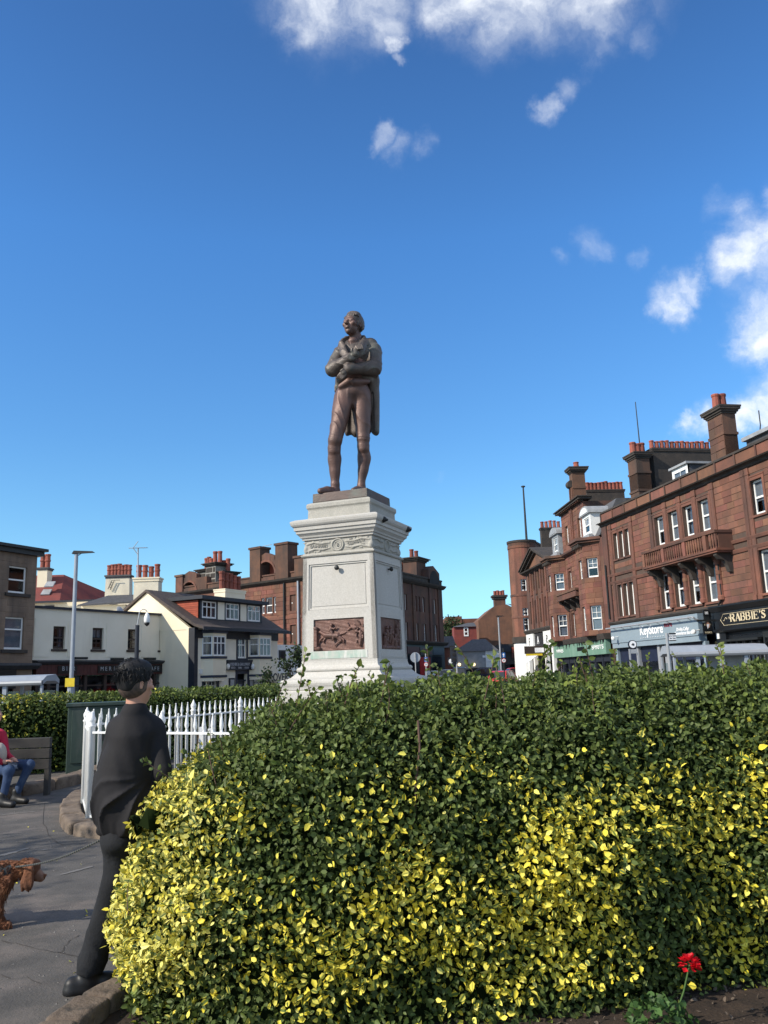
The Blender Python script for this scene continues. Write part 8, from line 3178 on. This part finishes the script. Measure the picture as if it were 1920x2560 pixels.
l1 = lamp('tall grey street lamp in front of the cream cafe building', (178, 1735), A3(755, 180), A3(935, 160), 40, .17, .09, .9)
yz = at(*A3(720, 1445), 40)
MB().box(-.22, .22, -.2, -.17, yz.z - .2, yz.z + .2).build('notice', 'yellow_sign', l1)
lamp('thin pale street lamp in front of the brown brick gable', A5(1235, 1300), A5(1212, 870), A5(1285, 855), 95, .14, .09, .8)
cp_ = at(*A3(1357, 880), 30)
cc_ = empty('camera_pole', (cp_.x, 30, 0), 0, 'black pole with a white dome security camera in front of the cafe', 'camera')
MB().lathe((0, 0, 0), [(.085, 0), (.075, cp_.z)], 10).build('pole', 'black_trim', cc_)
MB().tube([(0, 0, cp_.z)] + [(.06 + .14 - .14 * math.cos(t), 0, cp_.z + .42 + .14 * math.sin(t)) for t in [math.pi * i / 8 for i in range(9)]], .02, 6).build('bracket', 'grey_metal', cc_)
MB().lathe((.34, 0, cp_.z + .05), [(.02, -.06), (.09, 0), (.11, .1), (.11, .2), (.07, .32), (.02, .4)], 12).build('dome_camera', 'white_paint', cc_, smooth=True)
MB().lathe((.34, 0, cp_.z + .03), [(.01, -.08), (.08, -.03), (.1, .05)], 12).build('lens', 'rubber', cc_, smooth=True)


def shelter(label, x0, x1, D, zt, n, curve):
    o = empty('bus_shelter', (x0, D, 0), 0, label, 'bus shelter', 'bus shelters')
    W = x1 - x0
    MB().extr([(-.75, zt - .16), (-.75, zt), (-.4, zt + curve), (.4, zt + curve + .05), (.75, zt + .02), (.75, zt - .12), (.4, zt - .02), (-.4, zt - .02)][::-1], 0, W).build('roof', 'galv', o)
    MB().tube([(0, -.78, zt - .08), (W, -.78, zt - .08)], .09, 8).build('gutter_beam', 'grey_metal', o)
    for i in range(n + 1):
        x = W * i / n
        MB().box(x - .07 if i else x, x + .07 if i < n else x, -.76, -.64, 0, zt - .17).build('post', 'galv', o)
        MB().box(x - .05 if i else x, x + .05 if i < n else x, .6, .7, 0, zt - .13).build('post', 'galv', o)
        if i < n:
            MB().box(x + .1, x + W / n - .1, .64, .65, .3, zt - .35).build('glass_panel', 'shelter_glass', o)
    MB().box(W * .2, W * .8, .3, .6, .45, .5).build('bench', 'grey_metal', o)
    return o


a = at(-330, 1705, 30)
b = at(*A3(505, 1440), 30)
shelter('grey bus shelter with a curved roof behind the far hedge on the left', a.x, b.x, 30, at(*A3(400, 1440), 29.3).z + .05, 5, .16)
a, b = at(*A8(700, 1110), 31), at(*A8(1590, 1080), 31)
sh2 = shelter('pale grey bus shelter with a curved roof in front of the right-hand shopfronts', a.x, b.x, 31, at(*A8(1150, 1098), 30.3).z + .04, 4, .22)
for i in (1, 2):
    MB().box(.9 + 2.2 * i - 1.6, .9 + 2.2 * i - .4, -.2, -.15, .4, 2.0).build('advert_panel', 'blind', sh2)
p = at(*A8(380, 1022), 34)
rs = empty('round_sign', (p.x, 34, 0), 0, 'white round sign with a dark rim on a grey frame before the grey-blue shopfront', 'sign')
o = MB().lathe((0, 0, 0), [(.17, -.06), (.17, .06)], 24).build('rim', 'black_trim', rs)
o.location = (0, 0, p.z)
o.rotation_euler = (math.pi / 2, 0, 0)
o = MB().lathe((0, 0, 0), [(.14, .061), (.14, .067)], 24).build('face', 'letter_white', rs)
o.location = (0, 0, p.z)
o.rotation_euler = (math.pi / 2, 0, 0)
m = MB().obox((0, -.075, p.z), (.05, 0, .015), (0, .006, 0), (-.006, 0, .02)).obox((.01, -.075, p.z), (.015, 0, -.05), (0, .007, 0), (.015, 0, .006))
m.build('emblem', 'letter_dark', rs)
MB().box(-.16, -.11, -.05, .05, 0, p.z - .18).box(.17, .22, -.05, .05, 0, p.z - .33).box(-.109, .169, -.04, .04, p.z - .36, p.z - .19).build('frame', 'grey_metal', rs)
p = at(*A8(702, 915), 28.5)
bs = empty('bus_stop_sign', (p.x, 28.5, 0), 0, 'white bus stop flag on a thin grey pole before the shopfront', 'sign')
MB().lathe((0, 0, 0), [(.06, 0), (.05, p.z)], 8).build('pole', 'grey_metal', bs)
fw_, z0 = at(*A8(788, 950), 28.5).x - p.x, at(*A8(745, 990), 28.5).z
MB().box(.06, fw_, -.03, .03, z0, p.z).build('flag', 'letter_white', bs)
MB().box(.06, fw_, -.036, -.031, p.z - .05, p.z).box(.06, fw_, -.036, -.031, z0, z0 + .035).build('flag_band', 'letter_dark', bs, kind='stuff')
for tx, zz in (('Burns Statue', .64), ('Bus Stop', .36)):
    text(tx, .075, 'letter_dark', bs, (fw_ / 2 + .03, -.034, z0 + (p.z - z0) * zz), ext=.002, sx=.75)
p, q_ = at(*A8(1508, 875), 44), at(*A8(1535, 1040), 44)
ln = empty('lantern', (p.x, 44, 0), 0, 'old-fashioned black lantern on a post before the black pub front', 'street lamp')
H = p.z - q_.z
MB().lathe((0, 0, 0), [(.16, 0), (.14, .8), (.07, .9), (.06, q_.z)], 10).build('post', 'iron_dark', ln)
MB().lathe((0, 0, q_.z), [(.06, 0), (.11, H * .3), (.21, H * .62), (.23, H * .64), (.12, H * .78), (.1, H * .8)], 6).build('frame', 'iron_dark', ln)
MB().lathe((0, 0, q_.z), [(.1, H * .78), (.12, H * .85), (.05, H * .9), (.07, H * .94), (.01, H)], 8).build('finial', 'letter_white', ln)
# traffic signs and signals
p = at(*AB(95, 225), 55)
sg = empty('traffic_sign', (p.x, 55, 0), 0, 'grey back of a round traffic sign to the right of the pedestal', 'sign')
MB().lathe((0, 0, 0), [(.04, 0), (.04, p.z + .3)], 8).build('pole', 'grey_metal', sg)
o = MB().lathe((0, 0, 0), [(.33, -.01), (.33, .01)], 24).build('plate', 'galv', sg)
o.location = (0, .06, p.z)
o.rotation_euler = (math.pi / 2, 0, 0)
for px_, lb in ((232, 'blue arrow plate over a round speed sign near the red shop door'), (1238, 'blue arrow plate over a round speed sign on a dark mast')):
    D = 62
    p1, p2 = at(*AB(px_, 195 if px_ > 900 else 255), D), at(*AB(px_ + 4, 266 if px_ > 900 else 318), D)
    o = empty('traffic_sign', (p1.x, D, 0), 0, lb, 'sign', 'road signs')
    MB().lathe((0, 0.06, 0), [(.05, 0), (.045, p1.z + .5)], 8).build('pole', 'iron_dark' if px_ > 900 else 'grey_metal', o)
    MB().box(-.12, .12, -.015, .012, p1.z - .18, p1.z + .18).build('blue_plate', 'sign_road_blue', o)
    MB().add([(x, -.02, p1.z + z) for x, z in ((-.025, -.14), (.025, -.14), (.025, .02), (.085, .01), (0, .14), (-.085, .01), (-.025, .02))], [tuple(range(7))]).build('arrow', 'letter_white', o)
    for r_, y_, mt in ((.165, -.01, 'signal_red'), (.13, -.03, 'letter_white')):
        k = MB().lathe((0, 0, 0), [(r_, -.01), (r_, .01)], 20).build('disc', mt, o)
        k.location = (0, y_, p2.z)
        k.rotation_euler = (math.pi / 2, 0, 0)
    text('20', .18, 'letter_dark', o, (0, -.045, p2.z), ext=.003)


def signal(label, c, D, pole_px, lit, side=1):
    p = at(*c, D)
    b = at(*pole_px, D)
    o = empty('traffic_light', (b.x, D, 0), 0, label, 'traffic light', 'traffic signals')
    MB().lathe((0, 0, 0), [(.07, 0), (.06, p.z + .6)], 8).build('pole', 'grey_metal', o)
    x = p.x - b.x
    h = MB().box(x - .2, x + .2, -.15, .15, p.z - .52, p.z + .52).build('signal_head', 'black_trim', o)
    MB().box(x - .25, x + .25, .16, .18, p.z - .6, p.z + .6).build('backing_board', 'rubber' if lit != 'g' else 'letter_white', o)
    for i, nm in enumerate(('rubber', 'rubber', 'lamp_green' if lit == 'g' else 'rubber')):
        k = MB().lathe((0, 0, 0), [(.11, -.01), (.11, .03)], 14).build('lens', nm, h)
        k.location = (x, -.16, p.z + .33 - .33 * i)
        k.rotation_euler = (math.pi / 2, 0, 0)
    return o


t1 = signal('dark traffic light beside the grey hipped-roof building', AB(592, 190), 58, AB(632, 300), None)
p = at(*AB(560, 275), 58)
MB().box(p.x - t1.location.x - .22, p.x - t1.location.x + .22, -.1, .1, p.z - .25, p.z + .25).build('sign_box', 'black_trim', t1)
k = MB().lathe((0, 0, 0), [(.16, -.01), (.16, .01)], 14).build('turn_disc', 'letter_white', t1)
k.location = (p.x - t1.location.x - .02, -.11, p.z)
k.rotation_euler = (math.pi / 2, 0, 0)
signal('traffic light showing green at the foot of the far tower', AB(1497, 215), 98, AB(1492, 330), 'g')

# ================================================================== far end of the street
bk = Face(0, 0, 90, O=Vector((0, 135)))


def fb_(x, y, Z=A5):
    return bk.uv(Z(x, y))


gh_ = empty('gable_house', (0, 135, 0), 0, 'brown brick gable end with a chimney at the far end of the street', 'building')
pk_ = [fb_(975, 905), fb_(1165, 735), fb_(1310, 715), fb_(1420, 770), fb_(1575, 830)]
MB().prism([(pk_[0][0], 0), (pk_[4][0], 0)] + pk_[::-1], 0, 14).build('gable_wall', 'red_stone', gh_)
xa, xb = fb_(1168, 700)[0], fb_(1300, 700)[0]
stack(gh_, xa, xb, .1, 1.6, pk_[1][1] - 1, fb_(1230, 605)[1], 'red_stone_dark', [(.2, .3), (.35, .3)], 4, 'x', .8, .25)
MB().add([(pk_[2][0], -.2, pk_[2][1] + .1), (pk_[4][0], -.2, pk_[4][1] + .1), (pk_[4][0] + 6, 14, pk_[4][1]), (pk_[2][0] + 6, 14, pk_[2][1] + .5)], [(0, 1, 2, 3)]).build('roof', 'slate', gh_)
bb_ = empty('brick_block', (0, 130, 0), 0, 'red brick block with one tall window left of the brown gable', 'building')
b0, b1 = Face(0, 0, 90, O=Vector((0, 130))), None
q0, q1 = b0.uv(A5(685, 985)), b0.uv(A5(965, 1240))
MB().box(q0[0], q1[0], 0, 3.9, 0, q0[1]).build('wall', 'red_tile', bb_)
w0, w1 = b0.uv(A5(800, 990)), b0.uv(A5(860, 1092))
sash(bb_, w0[0], -.02, w1[1], w1[0] - w0[0], w0[1] - w1[1], dep=-.06, fw=.16, blind=None)
q2, q3 = b0.uv(A5(720, 925)), b0.uv(A5(955, 985))
MB().add([(q0[0] - .3, -.3, q0[1]), (q1[0], -.3, q0[1]), (q1[0], 3, q2[1]), (q2[0] + 2, 3, q2[1])], [(0, 1, 2, 3)]).build('roof', 'slate', bb_)
bx = Face(0, 0, 90, O=Vector((0, 150)))
q0, q1 = bx.uv(A5(590, 862)), bx.uv(A5(985, 880))
fb2 = empty('flat_roofed_block', (0, 150, 0), 0, 'distant flat-topped brick block behind the red brick block', 'building')
MB().box(q0[0], bx.uv(A5(780, 862))[0], 0, 8, 0, q0[1]).box(bx.uv(A5(780, 862))[0] + .01, q1[0], 0.1, 8, 0, q1[1]).build('wall', 'red_stone', fb2, kind=None)
gb_ = empty('hipped_building', (0, 106, 0), 0, 'low grey building with a slate hipped roof at the street corner', 'building')
g0 = Face(0, 0, 90, O=Vector((0, 106)))
e0, e1, e2 = g0.uv(AB(640, 155)), g0.uv(AB(1000, 140)), g0.uv(AB(1175, 130))
r0_, r1__ = g0.uv(AB(870, 40)), g0.uv(AB(1045, 35))
MB().box(e0[0], e1[0], 0, 7, 0, e1[1]).build('wall', 'lead', gb_)
MB().box(e1[0] + .01, e2[0], -.05, 7, 0, e2[1]).build('end_wall', 'white_paint', gb_)
MB().add([(e0[0] - .3, -.3, e1[1]), (e2[0], -.3, e1[1]), (e2[0], 7, e1[1]), (e0[0] - .3, 7, e1[1]), (r0_[0], 3.3, r0_[1] + .6), (r1__[0], 3.3, r1__[1] + .6)], [(0, 1, 5, 4), (1, 2, 5), (2, 3, 4, 5), (3, 0, 4)]).build('roof', 'slate', gb_)
for (xa, xb, ya, yb2) in ((1015, 1090, 240, 275), (965, 1005, 200, 228)):
    a, b = g0.uv(AB(xa, ya)), g0.uv(AB(xb, yb2))
    MB().box(a[0], b[0], -.12, -.06, b[1], a[1]).build('sign_board', 'letter_white', gb_)
a, b = g0.uv(AB(660, 310)), g0.uv(AB(1160, 330))
MB().box(a[0], b[0], -.4, -.05, .0, b[1] - .2).build('shop_window', 'car_glass', gb_)
for x in (660, 848):
    p = g0.uv(AB(x, 318))
    MB().lathe((p[0], -.5, p[1]), [(.05, -.2), (.2, -.1), (.22, .08), (.05, .2)], 10).build('wall_lamp', 'lamp_warm', gb_)
hs2 = empty('slate_house', (0, 118, 0), 0, 'small house with a grey slate roof behind the shaded tenement wing', 'building')
h0 = Face(0, 0, 90, O=Vector((0, 118)))
a, b, c = h0.uv(A5(575, 1230)), h0.uv(A5(700, 1225)), h0.uv(A5(600, 1100))
MB().box(a[0] - 3, b[0], 0, 6, 0, a[1]).build('wall', 'red_stone', hs2)
MB().add([(a[0] - 3, -.3, a[1]), (b[0] + .2, -.3, a[1]), (b[0], 3, c[1] + .2), (a[0] - 3, 3, c[1] + .2), (a[0] - 3, 6.3, a[1]), (b[0] + .2, 6.3, a[1])], [(0, 1, 2, 3), (3, 2, 5, 4)]).build('roof', 'slate', hs2)
rw = empty('shop_row', (0, 114, 0), 0, 'low dark row of shops with brown and pink signs below the brown gable', 'building')
s0 = Face(0, 0, 90, O=Vector((0, 114)))
a, b = s0.uv(AB(1190, 55)), s0.uv(AB(1600, 60))
MB().box(a[0], b[0] + 4, 0, 8, 0, a[1]).build('wall', 'soot_stone', rw)
for (xa, xb, ya, yb2, mt) in ((1200, 1330, 70, 150, 'black_trim'), (1340, 1460, 95, 160, 'tile_hung'), (1470, 1560, 100, 165, 'navy'), (1340, 1460, 170, 230, 'maroon')):
    p, q_ = s0.uv(AB(xa, ya)), s0.uv(AB(xb, yb2))
    MB().box(p[0], q_[0], -.3, -.01, q_[1], p[1]).build('shop_sign', mt, rw)
for i in range(6):
    p = s0.uv(AB(1270 + i * 52, 330))
    MB().box(p[0], p[0] + 1.5, -.1, -.01, .3, 2.6).build('shop_window', 'blind' if i % 2 else 'car_glass', rw)
wl_ = empty('low_wall', (0, 100, 0), 0, 'white low wall before the shaded shopfronts right of the pedestal', 'wall')
a, b = at(*AB(220, 400), 100), at(*AB(545, 385), 100)
MB().box(a.x, b.x, 0, .3, 0, a.z).build('wall', 'white_paint', wl_)
# ------------------------------------------------------------------ vehicles


def road_z(y):
    return max(0.0, (y - 50) * .0085)


rd_ = MB().extr([(50, -.4), (50, .0), (100, road_z(100)), (160, road_z(160)), (160, -.4)][::-1], -2, 20)
rd_.build('road', 'road', kind='structure')


def car(label, px, D, mat, L=4.3, H=1.62, W=1.75, ang=0.0, name='car', boxy=False):
    p = at(px, 1690, D)
    o = empty(name, (p.x, D, road_z(D)), ang, label, 'car', 'vehicles in the street')
    hl = L / 2
    lo = [(-hl, .35), (-hl + .05, .75), (-hl * .92, .95), (-hl * .55, 1.0), (hl * .5, 1.02), (hl * .95, .98), (hl, .8), (hl, .35)]
    cab = [(-hl * .5, .98), (-hl * .18, H - .05), (0, H), (hl * .55, H), (hl * .72, H - .06), (hl * .93, 1.0)] if not boxy else [(-hl * .6, .98), (-hl * .35, H - .05), (-hl * .2, H), (hl * .85, H), (hl * .96, H - .1), (hl, .98)]
    n = len(lo)
    m = MB().add([(x, -W / 2 if .4 < z < .97 else -W / 2 + .06, z) for x, z in lo] + [(x, W / 2 if .4 < z < .97 else W / 2 - .06, z) for x, z in lo], [tuple(range(n))[::-1], tuple(range(n, 2 * n))] + [(i, (i + 1) % n, n + (i + 1) % n, n + i) for i in range(n)])
    n = len(cab)

    def ww(z):
        return W / 2 - .05 - .2 * (z - .98) / (H - .98)
    m.add([(x, -ww(z), z) for x, z in cab] + [(x, ww(z), z) for x, z in cab], [tuple(range(n))[::-1], tuple(range(n, 2 * n))] + [(i, (i + 1) % n, n + (i + 1) % n, n + i) for i in range(n)])
    m.build('body', mat, o, bevel=.04)
    zc = (.98 + H) / 2 + .02
    g = (H - .98) * .36
    for s in (-1, 1):
        for (xa, xb) in ((-.28, .12), (.16, .62)):
            MB().add([(hl * xa - .08, s * (ww(zc - g) + .008), zc - g), (hl * xb, s * (ww(zc - g) + .008), zc - g), (hl * xb, s * (ww(zc + g) + .008), zc + g), (hl * xa + .12, s * (ww(zc + g) + .008), zc + g)], [(0, 1, 2, 3)]).build('side_window', 'car_glass', o)
    for k, (xa, za, xb, zb) in enumerate(((cab[0][0], cab[0][1], cab[1][0], cab[1][1]), (cab[-1][0], cab[-1][1], cab[-2][0], cab[-2][1]))):
        s = -.012 if k == 0 else .012
        x0_, z0_, x1_, z1_ = xa + (xb - xa) * .15 + s, za + (zb - za) * .15, xa + (xb - xa) * .9 + s, za + (zb - za) * .9
        MB().quad((x0_, -ww(z0_) + .1, z0_), (x0_, ww(z0_) - .1, z0_), (x1_, ww(z1_) - .1, z1_), (x1_, -ww(z1_) + .1, z1_)).build('windscreen' if k == 0 else 'rear_window', 'car_glass', o)
    wm = MB().lathe((0, 0, 0), [(.2, -.1), (.32, -.1), (.33, 0), (.32, .1), (.2, .1)], 16).mesh('wheel', 'rubber')
    for x in (-hl * .62, hl * .62):
        for s in (-1, 1):
            k = bpy.data.objects.new('wheel', wm)
            link(k, o)
            k.location = (x, s * (W / 2 - .08), .33)
            k.rotation_euler = (math.pi / 2, 0, 0)
    for s in (-1, 1):
        MB().box(hl - .03, hl + .012, s * W * .38 - .12, s * W * .38 + .12, .7, .86).build('tail_light', 'signal_red', o)
        MB().box(-hl - .005, -hl + .08, s * W * .38 - .12, s * W * .38 + .12, .66, .8).build('headlight', 'letter_white', o)
    return o


car('black taxi with a tall roof between the traffic light and the grey building', AB(668, 400)[0], 94, 'car_black', 4.6, 1.92, 1.8, 1.45, boxy=True)
car('dark blue car nearest the grey corner building', AB(950, 430)[0], 97, 'car_blue', 4.5, 1.70, 1.85, .15)
car('silver car beside the white low wall', AB(470, 420)[0], 96, 'car_silver', 4.3, 1.72, 1.8, .1)
car('bright red car just above the hedge to the right of the traffic light', AB(1200, 500)[0], 66, 'car_red', 3.9, 1.62, 1.7, 1.1)
car('dark red car farther off below the green traffic light', AB(1360, 430)[0], 92, 'car_red', 4.2, 1.7, 1.75, .2)
# ------------------------------------------------------------------ trees


def tree(label, loc, h, r, n, mat, ls, seed, trunk=.16, bare=False, group=None, zc=None):
    t = empty('tree', loc, 0, label, 'tree', group)
    rr = random.Random(seed)
    zc = zc or h * .68
    m = MB()
    tips = []

    def grow(p, d, l, rad, dep):
        q = [p]
        for i in range(3):
            d = (d + Vector((rr.uniform(-.25, .25), rr.uniform(-.25, .25), rr.uniform(-.08, .2)))).normalized()
            q.append(q[-1] + d * l / 3)
        m.tube(q, [rad, rad * .85, rad * .7, rad * .55], 6 if dep > 1 else 4, cap=False)
        tips.extend(q[1:])
        if dep > 0:
            for _ in range(rr.choice((2, 3, 3))):
                w = rr.uniform(0, 6.28)
                grow(q[rr.choice((2, 3))], (d + Vector((math.cos(w), math.sin(w), rr.uniform(-.1, .5))) * .75).normalized(), l * rr.uniform(.6, .8), rad * .55, dep - 1)
    grow(Vector((0, 0, 0)), Vector((0, 0, 1)), h * .38, trunk, 4 if bare else 3)
    m.build('trunk', 'bark', t)
    rgt = np.random.default_rng(seed)
    if bare:
        T = np.array([tuple(v) for v in tips])
        T = T[T[:, 2] > h * .3]
        Pp = T[rgt.integers(0, len(T), n)] + rgt.normal(size=(n, 3)) * .10
        Nn = rgt.normal(size=(n, 3))
    else:
        k = 26
        cl = rgt.normal(size=(k, 3))
        cl = cl / np.linalg.norm(cl, axis=1)[:, None] * np.array([r, r, r * .85]) * rgt.uniform(.35, .85, (k, 1)) + np.array([0, 0, zc])
        Nn = rgt.normal(size=(n, 3))
        Nn /= np.linalg.norm(Nn, axis=1)[:, None]
        Pp = cl[rgt.integers(0, k, n)] + Nn * r * .36 * rgt.uniform(.3, 1.1, (n, 1))
    L = rgt.uniform(ls * .7, ls * 1.2, n)
    v, f, uv = leaf_cloud(Pp, Nn / np.linalg.norm(Nn, axis=1)[:, None], L, L * .6, rgt)
    np_mesh('crown', v, f, mat, t, uv=uv)
    return t


tb_ = at(*A4(1470, 1600), 41)
tree('sparse young tree with brown twigs and few leaves between the pub and the pedestal', (tb_.x, 41, 0), at(*A4(1470, 1190), 41).z + .3, 1.2, 620, 'leaf_dark', .16, 31, .09, True)
td = at(*A5(615, 1010), 146)
tree('dark evergreen tree beyond the shaded tenement wing', (td.x, 146, 0), at(615, A5(0, 930)[1], 146).z, 4.2, 2600, 'leaf_dark', .5, 12, .3)
for i, (x, y, h, r) in enumerate(((-12.2, 4.2, 6.6, 2.6), (-15.5, 8.2, 7.2, 3.0), (-13.2, 0.6, 6.4, 2.3))):
    tree('leafy street tree standing outside the left edge of the square', (x, y, 0), h, r, 5200, 'leaf_green', .15, 50 + i, .16, group='street trees beyond the left edge')
